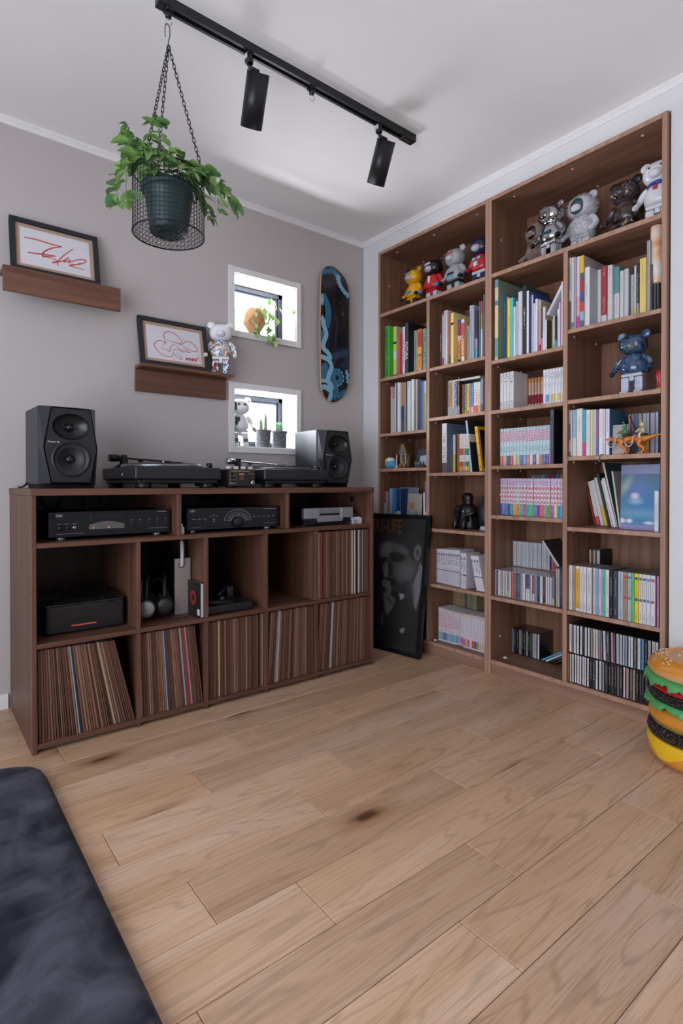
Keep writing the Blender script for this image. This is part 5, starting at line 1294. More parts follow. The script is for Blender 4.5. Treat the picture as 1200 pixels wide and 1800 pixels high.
# ---- tall art books under the toy bears
wh = 'under the grey toy bear'; g = 'art books under the grey toy bear'
row((750, 500), 10.909, ZB[0], -.008, wh, g, [
 (250, 288, 560, '#1a1a20', 'tall black art book with white lettering', {'lets': [(.28, .62, '#d2d2d8', .55)]}), (290, 325, 550, '#c28a86', 'pink and red art book', {'bands': [(0, .15, '#a83a3c'), (.15, .95, '#c9a3a0'), (.95, 1, '#a83a3c')]}), (325, 358, 510, '#a9b3bb', 'pale grey blue art book', {}), (358, 392, 500, '#c3c8d0', 'silver grey art book', {}),
 (415, 455, 545, '#c0703a', 'rust orange art book', {'bands': [(0, .2, '#7a5a3a'), (.2, 1, '#be6a38')]}), (458, 510, 555, '#e2cf82', 'cream yellow art book with black band', {'bands': [(0, .76, '#e0d08a'), (.76, .81, '#2a2620'), (.81, 1, '#e4d68e')]}),
 (590, 650, 690, '#c98a5a', 'art book with orange zigzag pattern', {'bands': [(0, .1, '#5a4038'), (.1, .55, '#d4834c'), (.55, .64, '#e6e2e0'), (.64, .92, '#a84a56'), (.92, 1, '#4a56a0')], 'lets': [(.1, .62, '#e9e2da', .7)]}), (655, 715, 680, '#cf9a74', 'second art book with orange zigzag pattern', {'bands': [(0, .12, '#d9d6d4'), (.12, .55, '#d88c54'), (.55, .92, '#b45a62'), (.92, 1, '#d9d6e4')], 'lets': [(.1, .62, '#f0eae4', .7)]}),
 (770, 812, 800, '#b9bda8', 'small pale green art book', {'lets': [(.1, .9, '#3a3f34', .6)]}), (820, 855, 410, '#c8ccd6', 'tall white art book with coloured marks', {'lets': [(.5, .95, '#6a4a4c', .5)]}), (858, 902, 405, '#9aa6bc', 'tall blue grey art book', {'lets': [(.55, .95, '#dfe2ea', .5)]}),
 (920, 968, 505, '#5c4458', 'plum art book with turquoise foot', {'bands': [(0, .22, '#4fb0c0'), (.22, .42, '#a89ab0'), (.42, 1, '#54384e')]}), (975, 998, 500, '#2a2b33', 'dark narrow art book', {}), (1000, 1022, 330, '#4a7a9a', 'tall slim blue art book', {}), (1030, 1066, 325, '#c04a4a', 'tall art book with red top', {'bands': [(0, .5, '#c9ccc8'), (.5, .78, '#b08a3a'), (.78, 1, '#bf4646')]}), (1082, 1104, 200, '#8a8c94', 'very tall grey art book', {}),
], d=.2)
# ---- comics
wh = 'under the flat lying book'; g = 'comics with a book lying on top'
CC = [('#6a6a66', '#8a8780'), ('#c08a3e', '#c99a5a'), ('#d2d2d6', '#55565c'), ('#1f3a5a', '#2c5a8a'), ('#a8763e', '#6a4a2a')]
rows = [(x0, x1, yt, c, n_, {'bands': [(0, .25, '#a9a9ae'), (.25, 1, c)], 'lets': [(.27, .97, l_, .7), (.02, .23, '#55565c', .5)]}) for (x0, x1, yt, (c, l_), n_) in [(400, 440, 245, ('#8f8c86', '#2a2a2c'), 'grey comic'), (442, 485, 235, ('#c08a3e', '#3a2a18'), 'ochre comic'), (490, 528, 240, ('#d2d2d6', '#3a3c44'), 'white comic'), (532, 578, 225, ('#2b5078', '#dde2ea'), 'dark blue comic'), (582, 625, 215, ('#2a2320', '#d0964e'), 'black comic with orange title')]]
rows += [(672, 715, 285, '#b05a58', 'faded red comic', {'bands': [(0, .2, '#a8923a'), (.2, 1, '#b86a68')], 'lets': [(.22, .95, '#6a2a2a', .5)], 'cover': '#3a1a1e'}), (720, 755, 275, '#2f5a48', 'green comic', {'bands': [(0, .15, '#a8923a'), (.15, 1, '#35664f')], 'lets': [(.22, .95, '#cfe0d2', .6)]}), (758, 802, 275, '#d8c85a', 'yellow comic', {'bands': [(0, .12, '#a8862a'), (.12, 1, '#dccb62')], 'lets': [(.2, .95, '#4a4020', .6)]}), (806, 842, 265, '#b08aa8', 'mauve comic', {'bands': [(0, .2, '#d88a8a'), (.2, 1, '#ab86a6')], 'lets': [(.25, .95, '#4a2a4a', .6)]}), (845, 893, 258, '#2a7ab4', 'bright blue comic', {'bands': [(0, .22, '#e0a89c'), (.22, 1, '#2878b4')], 'lets': [(.25, .95, '#9fd0ee', .5)]}),
 (897, 938, 245, '#d9dcd6', 'white comic with red print', {'bands': [(0, .24, '#d8604a'), (.24, 1, '#dcdcd4')], 'lets': [(.3, .75, '#c8604e', .7)]}), (940, 978, 240, '#dcdcd4', 'white comic with red print', {'bands': [(0, .24, '#d84a56'), (.24, 1, '#d8dcc8')], 'lets': [(.3, .75, '#c8604e', .7)]}), (980, 1025, 235, '#d6dccc', 'white comic with red print', {'bands': [(0, .24, '#d8a04a'), (.24, 1, '#d6dcc8')], 'lets': [(.3, .75, '#c8604e', .7)]}), (1032, 1072, 180, '#8f96b4', 'tall lavender comic', {'bands': [(0, .25, '#55586a'), (.25, 1, '#a0a6c4')], 'lets': [(.3, .95, '#4a4e66', .5)]})]
ro = row((750, 650), 10.909, ZB[1], -.002, wh, g, rows, d=.125, cat='comic', name='comic_book', hard=False)
zt = max(r[4] for r in ro[3:10])+ZB[1]
bt = thing('book', 'grey book lying flat on top of the comics', 'book', (.085, -.76, zt+.001), rz=radians(4))
MB().box(-.06, .09, -.095, .095, .0012, .011).build('pages', PAGE, bt); MB().box(-.062, .092, -.098, .097, .011, .0125).box(-.062, .092, -.098, .097, 0, .0012).box(-.062, .092, .096, .098, 0, .0125).build('cover', M('#8a94a2', .4), bt)
# ---- big encyclopedia shelf
wh = 'above the dark figurine'; g = 'books above the dark figurine'
row((750, 735), 10.909, ZB[2], -.008, wh, g, [
 (285, 378, 110, '#cfcdd4', 'thick white encyclopedia with red lettering', {'bands': [(0, .20, '#5a5458'), (.20, 1, '#d2d0d6')], 'txt': [('ス\nー\nパ\nー', .022, .36, '#c03038', False)], 'lets': [(.56, .80, '#55555c', .4)], 'cover': '#5f6f86', 'd': .21}),
 (500, 535, 320, '#e0dcd2', 'slim white and yellow book', {'bands': [(0, .22, '#e0c83a'), (.22, .48, '#d8c24a'), (.48, 1, '#dcdde4')]}), (545, 570, 335, '#3a3a34', 'dark book with yellow marks', {'lets': [(.5, .97, '#d8c04a', .6)]}), (578, 618, 310, '#a86a4c', 'red brown book', {'lets': [(.6, .9, '#7a3a2a', .5)]})]
 +[(622+38*i, 656+38*i, 305, '#d5d2cc', 'small comic with %s middle' % nm, {'bands': [(0, .05, '#8a8a84'), (.05, .15, yc), (.15, .28, c), (.28, .44, '#dcdad4'), (.44, .62, c), (.62, 1, '#d8d4d2')], 'lets': [(.64, .97, '#8a5a64', .6), (.30, .42, '#7a6a5a', .6)]}) for i, (c, nm, yc) in enumerate([('#b05a3c', 'rust red', '#d8a04a'), ('#b4503c', 'brick red', '#d88a3a'), ('#8c8ca0', 'lilac grey', '#b8a86a'), ('#5a8a3c', 'leaf green', '#d8c04a'), ('#3a7a50', 'dark green', '#d8b04a')])], d=.17)
# leaning slabs on the same shelf
def lean_slab(label, px, z, h, w, th, xp, ang, col, grp, bands=None, name='book', cat='book', cover=None):
    p_ = hit(px[0], px[1], 0, xp)
    return make_book(xp, p_.y+th/2, p_.y-th/2, z, h, w, col, label, grp, lean=radians(ang), bands=bands, cover=cover, name=name, cat=cat)
lean_slab('pale blue leaning book with black cover beside the small comics', (750+850/10.909, 828), ZB[2], .262, .2, .012, -.006, -7, '#a9b9d6', g, cover='#23262c')
# yellow photo frame seen edge on
p_ = hit(750+1035/10.909, 828, 0, -.004); yf_ = thing('yellow_photo_stand', 'yellow photo frame with red dots leaning beside the blue leaning book', 'photo frame', (-.004, p_.y, ZB[2]+.003), rot=(radians(-8), 0, 0))
YF = M('#e0a828', .45); mb = MB(); fh, fd = .225, .17
for a in ((0, fd, 0, .016), (0, fd, fh-.016, fh)): mb.box(a[0], a[1], -.0075, .0075, a[2], a[3])
mb.box(0, .016, -.0075, .0075, .016, fh-.016); mb.box(fd-.016, fd, -.0075, .0075, .016, fh-.016); mb.build('frame', YF, yf_)
MB().box(.016, fd-.016, -.002, .002, .016, fh-.016).build('backing', M('#1b1a1c', .5), yf_)
for k in range(4): MB().cyl((-.0006, 0, .02+.06*k), (.001, 0, .02+.06*k), .004, n=10).build('red_dot', M('#b8502a', .5), yf_)
# ---- white comic set
wh = 'in the white set'; g = 'white comics with black titles'
row((755, 940), 10.909, ZB[4], .03, wh, g, [(118+46.5*i, 160+46.5*i, 265+3.4*i, '#cfcad6', 'white comic with large black title', {'bands': [(0, .385, '#cbc6d2'), (.385, .405, '#1d1c22'), (.405, 1, '#d3cfda')], 'lets': [(.55, .78, '#4a4752', .7), (.42, .5, ['#8a6f9a', '#c9a07a', '#6a7fa8', '#b08a8a'][i % 4], .5), (.06, .36, '#a8a4b4', .4)], 'txt': [('R', .021, .84, '#1c1b22', False)], 'x': .036-.0028*i}) for i in range(10)]
 +[(592, 638, 350, '#cfcad6', 'white comic pulled forward with black title', {'x': -.002, 'txt': [('R', .021, .84, '#1c1b22', False)], 'lets': [(.5, .78, '#4a4752', .7), (.06, .36, '#a8a4b4', .4)], 'bands': [(0, .385, '#cbc6d2'), (.385, .405, '#1d1c22'), (.405, 1, '#d3cfda')]}), (640, 698, 355, '#cfcad6', 'white comic pulled forward with black title', {'x': -.004, 'txt': [('R', .021, .84, '#1c1b22', False)], 'lets': [(.5, .78, '#4a4752', .7), (.06, .36, '#a8a4b4', .4)], 'bands': [(0, .36, '#cbc6d2'), (.36, .40, '#1d1c22'), (.40, 1, '#d3cfda')]})],
 d=.115, cat='comic', name='comic_book', hard=False)
for i, pxb in enumerate((925, 978, 1030)):
    b = make_book(.0, hit(755+(pxb-26)/10.909, 1038, 0, .0).y, hit(755+(pxb+22)/10.909, 1038, 0, .0).y, ZB[4]+.0005, .176, .115, '#d6d2dc', 'leaning white comic, %s from the post beside the white set' % ordn(3-i), g, cat='comic', name='comic_book', bands=[(0, .385, '#d4d0da'), (.385, .41, '#1d1c22'), (.41, 1, '#dad7e0')], lets=((.5, .78, '#4a4752', .7),), txt=[('R', .021, .84, '#1c1b22', False)], lean=radians(-13), hard=False)
# ---- pink comics at the bottom, second row behind
wh = 'in the bottom row'; g = 'comics in the bottom shelf beside the poster'
foots = ['#7fb0b0', '#8aa8b8', '#6f9a8c', '#4a6a9a', '#6a9cc8', '#7aaed0', '#7ab0cc', '#6a94c0', '#8ab0a0', '#5a8ac0', '#6fb4d0']
rows = []
for i in range(11): rows.append((165+37.5*i+(6 if i > 6 else 0)*(i-6)*.4, 198+37.5*i+(6 if i > 6 else 0)*(i-6)*.4, 405+11.*i, '#d6c9d2', 'pale comic with red title and %s foot' % ['teal', 'grey blue', 'green', 'navy', 'sky blue', 'light blue', 'aqua', 'steel blue', 'sage', 'cobalt', 'cyan'][i], {'bands': [(0, .05, '#d0cad2'), (.05, .28, foots[i]), (.28, .92, '#d8ccd4'), (.92, 1, '#cdbcb2')], 'lets': [(.42, .9, '#b8505c', .75), (.32, .36, '#1c1a20', .5)]}))
ft2 = [('#c0509c', 'magenta'), ('#b85a9c', 'pink purple'), ('#d8a824', 'golden'), ('#a868b0', 'violet'), ('#cfc4cc', 'pale'), ('#c03a50', 'crimson'), ('#b8303c', 'red'), ('#2a9a8c', 'teal green'), ('#d8c02c', 'yellow'), ('#c9b4c8', 'lilac'), ('#d0a4b4', 'rose')]
for i in range(11): rows.append((596+42*i, 634+42*i, 520+8.6*i, '#d6cdd8', 'pale comic with thin title and %s foot' % ft2[i][1], {'bands': [(0, .05, '#d0cad2'), (.05, .26, ft2[i][0]), (.26, .91, '#d8d0da'), (.91, 1, '#cbb8ac')], 'lets': [(.3, .88, '#a89aae', .35)]}))
row((755, 1030), 10.909, ZL, .03, wh, g, rows, d=.105, cat='comic', name='comic_book', hard=False)
row((755, 1030), 10.909, ZL, .165, 'behind the bottom shelf comics', 'comics standing behind the bottom row', [(440+46*i, 482+46*i, 120, ['#8a7a5a', '#9a8262', '#a08868', '#94805e', '#9c8466', '#5a5650', '#8c8a78', '#7a8472', '#8a8a74', '#9a906c'][i], 'tan backed comic' if i != 5 else 'dark flecked comic', {'lets': [(.1, .9, '#5a4e38', .6)], 'd': .09, 'h': .262, 'x': .165}) for i in range(10)], cat='comic', name='comic_book', hard=False)
# ---- right bookcase: map book shelf
wh = 'near the map book'; g = 'books on the shelf with the map book'
row((860, 480), 8.571, ZC[0], -.012, wh, g, [
 (75, 130, 110, '#7fa8a6', 'very large teal book with cream map shapes', {'bands': [(0, .04, '#c9b89c'), (.04, .28, '#6f9c9a'), (.28, .68, '#d9c6a4'), (.68, .74, '#5f8a96'), (.74, .90, '#d2c4a8'), (.90, 1, '#6f9a9c')], 'cover': '#7f9484', 'd': .27}),
 (205, 248, 335, '#2a5c94', 'deep blue book', {'lets': [(.5, .9, '#b9cbe0', .35)]}), (258, 272, 350, '#c2a23a', 'thin ochre book', {}), (272, 308, 385, '#ead23a', 'bright yellow book', {'lets': [(.4, .7, '#6a5a1a', .35)]}), (308, 358, 380, '#58b8bc', 'turquoise book', {}), (360, 392, 515, '#d9d9e0', 'short white book', {'lets': [(.5, .9, '#7a7a84', .35)]}),
 (398, 428, 430, '#bcbcc6', 'pale grey book', {}), (430, 490, 290, '#ccccd6', 'tall white book with gold mark', {'cover': '#c9c9d4'}), (500, 556, 200, '#2b2c36', 'tall black book with white lettering', {'lets': [(.38, .68, '#c9c9d2', .45)], 'cover': '#3a4a4c'}),
 (558, 592, 275, '#dfe0e2', 'white spined blue covered book', {'cover': '#3a5aa8'}), (632, 658, 335, '#dcdce2', 'slim white book', {'cover': '#3a5494'}), (660, 686, 460, '#d2d0d8', 'small white paperback', {}), (688, 722, 395, '#dedee4', 'white paperback', {}), (745, 775, 405, '#d2b8b4', 'pinkish book with red foot', {'bands': [(0, .14, '#c83a40'), (.14, .8, '#dcaeb4'), (.8, 1, '#cdbfb0')], 'cover': '#b9a58e'}), (778, 800, 535, '#3a3034', 'slim dark book with pink foot', {'bands': [(0, .3, '#e07a9a'), (.3, 1, '#3a3034')], 'lets': [(.35, .95, '#d9a8ac', .5)]}),
 (802, 838, 515, '#d6d6da', 'pale book with dark lettering', {'lets': [(.4, .9, '#6a6a70', .4)], 'cover': '#b8a890'}), (832, 862, 710, '#dadade', 'short white paperback with photo cover', {'cover': '#4a4c3e'}), (940, 958, 700, '#c9bd8c', 'cream slim book', {}), (960, 980, 650, '#d2cfd0', 'white slim book with yellow foot', {'bands': [(0, .15, '#d8b84a'), (.15, 1, '#d6d4d4')]}), (985, 1012, 650, '#22242e', 'black slim book with cyan foot', {'bands': [(0, .24, '#2ab0d0'), (.24, 1, '#252834')]}),
 (1022, 1045, 545, '#dddce4', 'white book by the divider', {}), (1045, 1066, 450, '#d6d2e0', 'lilac white book by the divider', {'lets': [(.3, .9, '#b49ac0', .3)]}), (1068, 1078, 410, '#c04a84', 'thin magenta book by the divider', {}), (1082, 1104, 135, '#dcdce6', 'tall white folder by the divider', {}),
], d=.19, landmark='outer side panel')
sl = hit(860+870/8.571, 480+640/8.571, 0, 0.); sl2 = hit(860+1090/8.571, 480+190/8.571, 0, 0.)
dv = Vector((sl2.y-sl.y, sl2.z-sl.z)); an = atan2(-dv.x, dv.y)
make_book(.0, sl.y+.006, sl.y-.006, sl.z, dv.length, .15, '#d9d9e0', 'white book slanting steeply across the tops of the other books', g, lean=an, lets=((.1, .9, '#8a8a94', .3),))
# ---- comics above the black file
wh = 'above the black file'; g = 'comics above the black file box'
fr_ = []
rows = [(160+50*i, 205+50*i-(0 if i < 3 else -8), 188-10*i, '#d6d4da', 'white comic with black title', {'lets': [(.72, .9, '#33333a', .6), (.3, .7, '#a4a4ac', .35), (.03, .22, '#55555c', .5)], 'bands': [(0, .22, '#cfcdd2'), (.22, .9, '#dad8de'), (.9, 1, ['#d2b8b0', '#a8d0c8', '#a8c8e0', '#d8c8c0'][i])], 'cover': '#c9c4c4'}) for i in range(4)]
rows += [(584+46*i, 622+46*i, 180-7*i, '#a83240', 'black topped red comic', {'bands': [(0, .16, '#cdb8b8'), (.16, .40, '#8c2038'), (.40, .72, '#d8b8a0'), (.72, .85, '#c88a4a'), (.85, 1, '#241c1e')], 'lets': [(.45, .7, '#a8603a', .5)], 'cover': '#8a4030'}) for i in range(5)]
fc = ['#d2c6dc', '#3aa0d0', '#d6b8c8', '#d8b82c', '#c8d0d4', '#d4b42a', '#d0c8e0']; fnm = ['lilac', 'blue', 'pink', 'yellow', 'pale', 'golden', 'lavender']
rows += [(808+45*i, 848+45*i if i < 6 else 1104, 135-7.5*i, '#d9dae0', 'white comic with grey title and %s foot' % fnm[i], {'bands': [(0, .06, '#d4d2d8'), (.06, .27, fc[i]), (.27, 1, '#dadae2')], 'lets': [(.72, .9, '#4a4a54', .6), (.5, .6, '#8a8a94', .4)]}) for i in range(7)]
row((860, 635), 8.571, ZC[1], -.004, wh, g, rows, d=.115, cat='comic', name='comic_book', hard=False, landmark='outer side panel')
# ---- pastel comics with the black file
wh = 'beside the black file'; g = 'pastel comics beside the black file'
cs = ['#c05058', '#c9a86a', '#2a3a7a', '#c03a5a', '#c8d0a8', '#d2b84a', '#5a6ab0', '#4ab0d0', '#d07a70', '#d8ccd4', '#6a3a90', '#d8d4c0', '#a8705a', '#2a6ab0', '#6a2a80', '#d0a8c0']
cn = ['red', 'tan', 'navy', 'raspberry', 'pale green', 'mustard', 'periwinkle', 'sky', 'coral', 'white', 'purple', 'cream', 'brown', 'royal blue', 'violet', 'rose']
rows = [(160+49.5*i, 206+49.5*i if i < 15 else 914, 338-4.1*i, '#a9c6d0', 'pastel comic with pink print and %s foot' % cn[i], {'bands': [(0, .26, cs[i]), (.26, .62, '#b9d0d8'), (.62, .93, '#d0b4c4'), (.93, 1, '#a8c4cc')], 'lets': [(.62, .92, '#c06a84', .7), (.03, .24, '#e4e0e0', .45), (.34, .5, '#5a5a7a', .5)]}) for i in range(16)]
row((860, 715), 8.571, ZC[2], .0, wh, g, rows, d=.115, cat='comic', name='comic_book', hard=False, landmark='outer side panel')
p_ = hit(860+918/8.571, 715+40/8.571, 0, -.006); p2 = hit(860+970/8.571, 715+40/8.571, 0, -.006)
fbx = thing('file_box', 'tall black file box with grey spine at the end of the pastel comics', 'file box', (-.006, (p_.y+p2.y)/2, ZC[2]))
fw = p_.y-p2.y; fh = p_.z-ZC[2]
MB().box(0, .2, -fw/2, fw/2, 0, fh).build('case', M('#17181d', .5), fbx, bevel=.0015, seg=1)
MB().box(-.001, .0, -fw/2+.0005, fw/2-.0005, .001, fh-.001).build('spine', M('#4a5362', .45, .2), fbx)
for z_ in (.18, .83): MB().cyl((-.0012, 0, fh*z_), (-.003, 0, fh*z_), .0028, n=10).build('rivet', M('#15161a', .4, .5), fbx)
# ---- red lettered comics
wh = 'in the red lettered row'; g = 'comics with red lettering'
cs = ['#3a6ab8', '#4a78c0', '#3a68b4', '#3464ac', '#3f9a84', '#d89a6a', '#e09838', '#44b0b8', '#cf4a56', '#48b4c8', '#4ab45c', '#4a80c4', '#a83a84', '#d84a5c', '#9c9484', '#5ab84a', '#b83a84', '#cfd0a0', '#2f9cd0', '#2fa0d0']
cn = ['blue', 'mid blue', 'cornflower', 'deep blue', 'jade', 'peach', 'orange', 'aqua', 'scarlet', 'sky blue', 'emerald', 'azure', 'plum', 'rose red', 'grey', 'lime green', 'magenta', 'cream', 'cyan', 'bright cyan']
xsb = [165, 198, 236, 270, 314, 360, 405, 458, 503, 558, 606, 665, 714, 766, 815, 864, 924, 972, 1028, 1070]
rows = []
for i in range(20):
    x1 = (xsb[i+1] if i < 19 else 1102)-4; x1 = min(x1, xsb[i]+48)
    rows.append((xsb[i], x1, 222+.9*i*.3, '#dcd2e0', 'white comic with red title and %s foot' % cn[i], {'bands': [(0, .315, cs[i]), (.315, .80, '#dfdae2'), (.80, 1, '#cfc0dc')], 'txt': [('N\nA\nN\nA', .0205, .555, '#c0303c' if i != 6 else '#3aa8a0', False)], 'lets': [(.04, .29, '#d8d8e0' if i % 3 else '#2a3a5a', .45), (.83, .93, '#c04a8c', .7)], 'x': .048-.0028*i, 'gap': True}))
row((860, 815), 8.571, ZC[3], .03, wh, g, rows, d=.115, cat='comic', name='comic_book', hard=False, landmark='outer side panel')
row((860, 815), 8.571, ZC[3], .17, 'standing behind the red lettered comics', 'comics behind the red lettered row', [(630+72*i, 692+72*i if i < 6 else 1092, 180, c, '%s topped comic' % n_, {'d': .09, 'h': .192, 'x': .165, 'gap': True}) for i, (c, n_) in enumerate([('#8f908c', 'grey'), ('#7d858c', 'slate'), ('#8a949c', 'ash'), ('#55607a', 'blue grey'), ('#8a3a6a', 'maroon'), ('#4a80b0', 'blue'), ('#b8a04a', 'yellow')])], cat='comic', name='comic_book', hard=False, landmark='outer side panel')
# ================================================================== discs
def cd_case(x, y, z, h, d, th, col, label, grp, case='#23252a', lean=0., foot=None, cat='cd case', name='cd_case', clear=False):
    """jewel case: plastic tray and lid with the printed spine card behind clear plastic"""
    o = bpy.data.objects.new(name, None)
    m = MB(); hw = th/2-.0003
    m.box(.0006, d, -hw, hw, 0, h)
    o = bpy.data.objects.new(name, m.mesh(name, M(case, .18, coat=.5), bevel=.0005, seg=1)); COL.objects.link(o)
    o.location = (x, y, z); o.rotation_euler = (lean, 0, 0)
    MB().box(0, .0007, -hw*.80, hw*.80, .003, h-.003).build('spine_card', M(col, .25, coat=.5), o)
    if foot: MB().box(-.0002, .0006, -hw*.80, hw*.80, .003, h*foot[0]).build('spine_print', M(foot[1], .3, coat=.4), o)
    g_ = part('lettering', glyphs(th*.45, h*.6, '#8a8a90' if lin(col)[1] > .25 else '#9a9aa2', int(x*1e4+y*1e5) % 5), o, (-.0004, 0, h*.28)); g_['kind'] = 'stuff'
    return tag(o, label, cat, grp)
def cname(h):
    r_, g_, b_ = [int(h[i:i+2], 16) for i in (1, 3, 5)]; mx_, mn = max(r_, g_, b_), min(r_, g_, b_)
    if mx_ < 60: return 'black'
    if mx_-mn < 26: return 'white' if mn > 185 else 'light grey' if mn > 140 else 'grey' if mn > 80 else 'dark grey'
    if r_ == mx_: return ('pink' if b_ > 120 else 'red' if g_ < 95 else 'orange' if g_ > 120 and b_ < 80 else 'tan') if mx_ > 100 else 'dark brown'
    if g_ == mx_: return 'green'
    return ('pale blue' if mn > 110 else 'blue') if mx_ > 110 else 'navy'
def cd_row(o, s, z, xs, h, d, items, where, grp, landmark, yline=None, lean=None, feet=None, case='#23252a', cat='cd case', name='cd_case'):
    prev = None
    for n, (x0, x1, c) in enumerate(items):
        py = o[1]+((yline[0]+(yline[1]-yline[0])*n/max(1, len(items)-1)) if yline else 0)/s
        ya, yb = hit(o[0]+x0/s, py, 0, xs).y, hit(o[0]+x1/s, py, 0, xs).y
        if prev is not None: ya = min(ya, prev-.0002)
        yb = min(yb, ya-.0045); prev = yb
        ln = lean(n/(len(items)-1)) if lean else 0.
        lab = '%s spined %s, %s from the %s, %s' % (cname(c), cat, ordn(n+1), landmark, where)
        cd_case(xs+random.uniform(-.002, .003), (ya+yb)/2, z+.0004+abs(sin(ln))*(ya-yb)/2, h, d, ya-yb, c, lab, grp, lean=ln, foot=(feet or {}).get(n), case=case if isinstance(case, str) else case(n), cat=cat, name=name)
HC, DC = .1245, .1405
its = [(64, 80, '#7a2c3c'), (82, 102, '#c08a96'), (104, 124, '#2c2a2e'), (125, 145, '#d2d0c8'), (147, 170, '#d6d6d2'), (172, 196, '#a8a8ac'), (205, 230, '#dadad8'), (235, 258, '#e0e0dc'), (262, 294, '#8f9098'), (300, 326, '#dcd6cc'), (330, 354, '#c8686c'), (360, 388, '#c04a50'), (398, 432, '#1f5a48'), (436, 468, '#2a5a94'), (472, 496, '#a89ac8'), (500, 540, '#dcd8cc'), (545, 578, '#352a66'), (580, 612, '#4a3a66'), (617, 642, '#dedee0'), (648, 680, '#a82c60'), (686, 716, '#7a98a8'), (724, 756, '#1f3a5a'), (760, 800, '#e2dfd8'), (804, 838, '#3a2a34'), (846, 870, '#e4e2e0'), (874, 900, '#d8d2e0'), (906, 936, '#d2c8e0'), (942, 972, '#6a8a84')]
cd_row((860, 930), 8.571, ZC[4], .010, HC, DC, its, 'under the white slim cases', 'cds in the row under the white slim cases', 'outer side panel', (612, 745), feet={8: (.25, '#b8a890'), 16: (.45, '#d8d8dc'), 17: (.45, '#d8d8dc'), 19: (.30, '#d8d4da'), 27: (.25, '#d8c86a')}, case='#a4a4aa')
tag(MB().box(.155, .268, -1.30, -.975, ZC[4], ZC[4]+.128).box(.153, .270, -1.302, -.973, ZC[4]+.112, ZC[4]+.128).build('shelf_riser', by_), 'plain wooden riser behind the row of discs', 'riser')
its = [(338+31.5*i, 368+31.5*i, ['#b2b2ba', '#c4c4ca', '#bdbdc4', '#cacad0'][i % 4]) for i in range(18)]+[(906, 934, '#1c2244'), (946, 998, '#c03a42')]
cd_row((860, 930), 8.571, ZC[4]+.128, .158, HC, .105, its, 'in the raised row', 'white slim cases in the raised back row', 'outer side panel', (195, 262), case='#b9b9c2', name='slim_case', cat='slim case')
for n, (x0, x1, c, hh) in enumerate([(1002, 1026, '#b5aea6', .168), (1028, 1056, '#bcb4ac', .168), (1062, 1100, '#2a4a60', .172)]):
    ya, yb = hit(860+x0/8.571, 1000, 0, .004).y, hit(860+x1/8.571, 1000, 0, .004).y
    cd_case(.004, (ya+yb)/2, ZC[4]+.0004, hh, .135, ya-yb, c, 'tall %s disc case beside the divider, %s after the cds' % (cname(c), ordn(n+1)), 'tall cases beside the divider', case='#8a8680' if n < 2 else '#20303c', cat='dvd case', name='dvd_case')
p_ = hit(860+1046/8.571, 930+372/8.571, 0, .006); p2 = hit(860+866/8.571, 930+88/8.571, 0, .006); dv = Vector((p2.y-p_.y, p2.z-p_.z))
cd_case(.006, p_.y, ZC[4]+.176, .135, DC, .011, '#c4c6ce', 'white disc case leaning on top of the tall cases', 'cds in the row under the white slim cases', case='#3a3638', lean=-atan2(dv.x, dv.y))
its = [(326, 344, '#6a4a4c'), (346, 364, '#8a8a90'), (366, 400, '#1c2340'), (402, 440, '#22263c'), (444, 466, '#a8a49c'), (470, 488, '#7a7a70'), (490, 518, '#1a1818'), (520, 545, '#3a3024'), (548, 574, '#9a9ca4'), (577, 605, '#1d1d26'), (608, 630, '#3a4a44'), (633, 656, '#5a6a5c'), (660, 684, '#c9c9c4'), (688, 714, '#b9b4cc'), (718, 748, '#d6d6dc')]
cd_row((860, 1075), 8.571, ZL, .148, HC, .118, its, 'in the lonely pile', 'cds in the lonely bottom pile', 'outer side panel', (262, 365))
y0 = hit(860+752/8.571, 1163, 0, .145).y
for n, c in enumerate(['#23232b', '#2c2a30', '#d2d2d8', '#4aa0c8']):
    cd_case(.140, y0-.075+n*.0205, ZL+.0055, HC, .122, .0100, c, 'slanted %s cd case, %s up in the leaning stack of four' % (cname(c), ordn(n+1)), 'slanted cds in the bottom shelf', lean=radians(58))
tag(MB().lathe([(0, .007), (.007, .006), (.010, .003), (.011, 0), (0, 0)], 18, (.049, -1.000, ZL)).build('loose_cap', M('#d6d0ca', .4)), 'loose white plastic cap lying on the bottom shelf', 'cap')
tag(MB().lathe([(0, .007), (.007, .006), (.010, .003), (.011, 0), (0, 0)], 18, (.012, -.583, ZL)).build('loose_cap', M('#d6d0ca', .4)), 'white plastic cap beside the pale comics in the bottom row', 'cap')
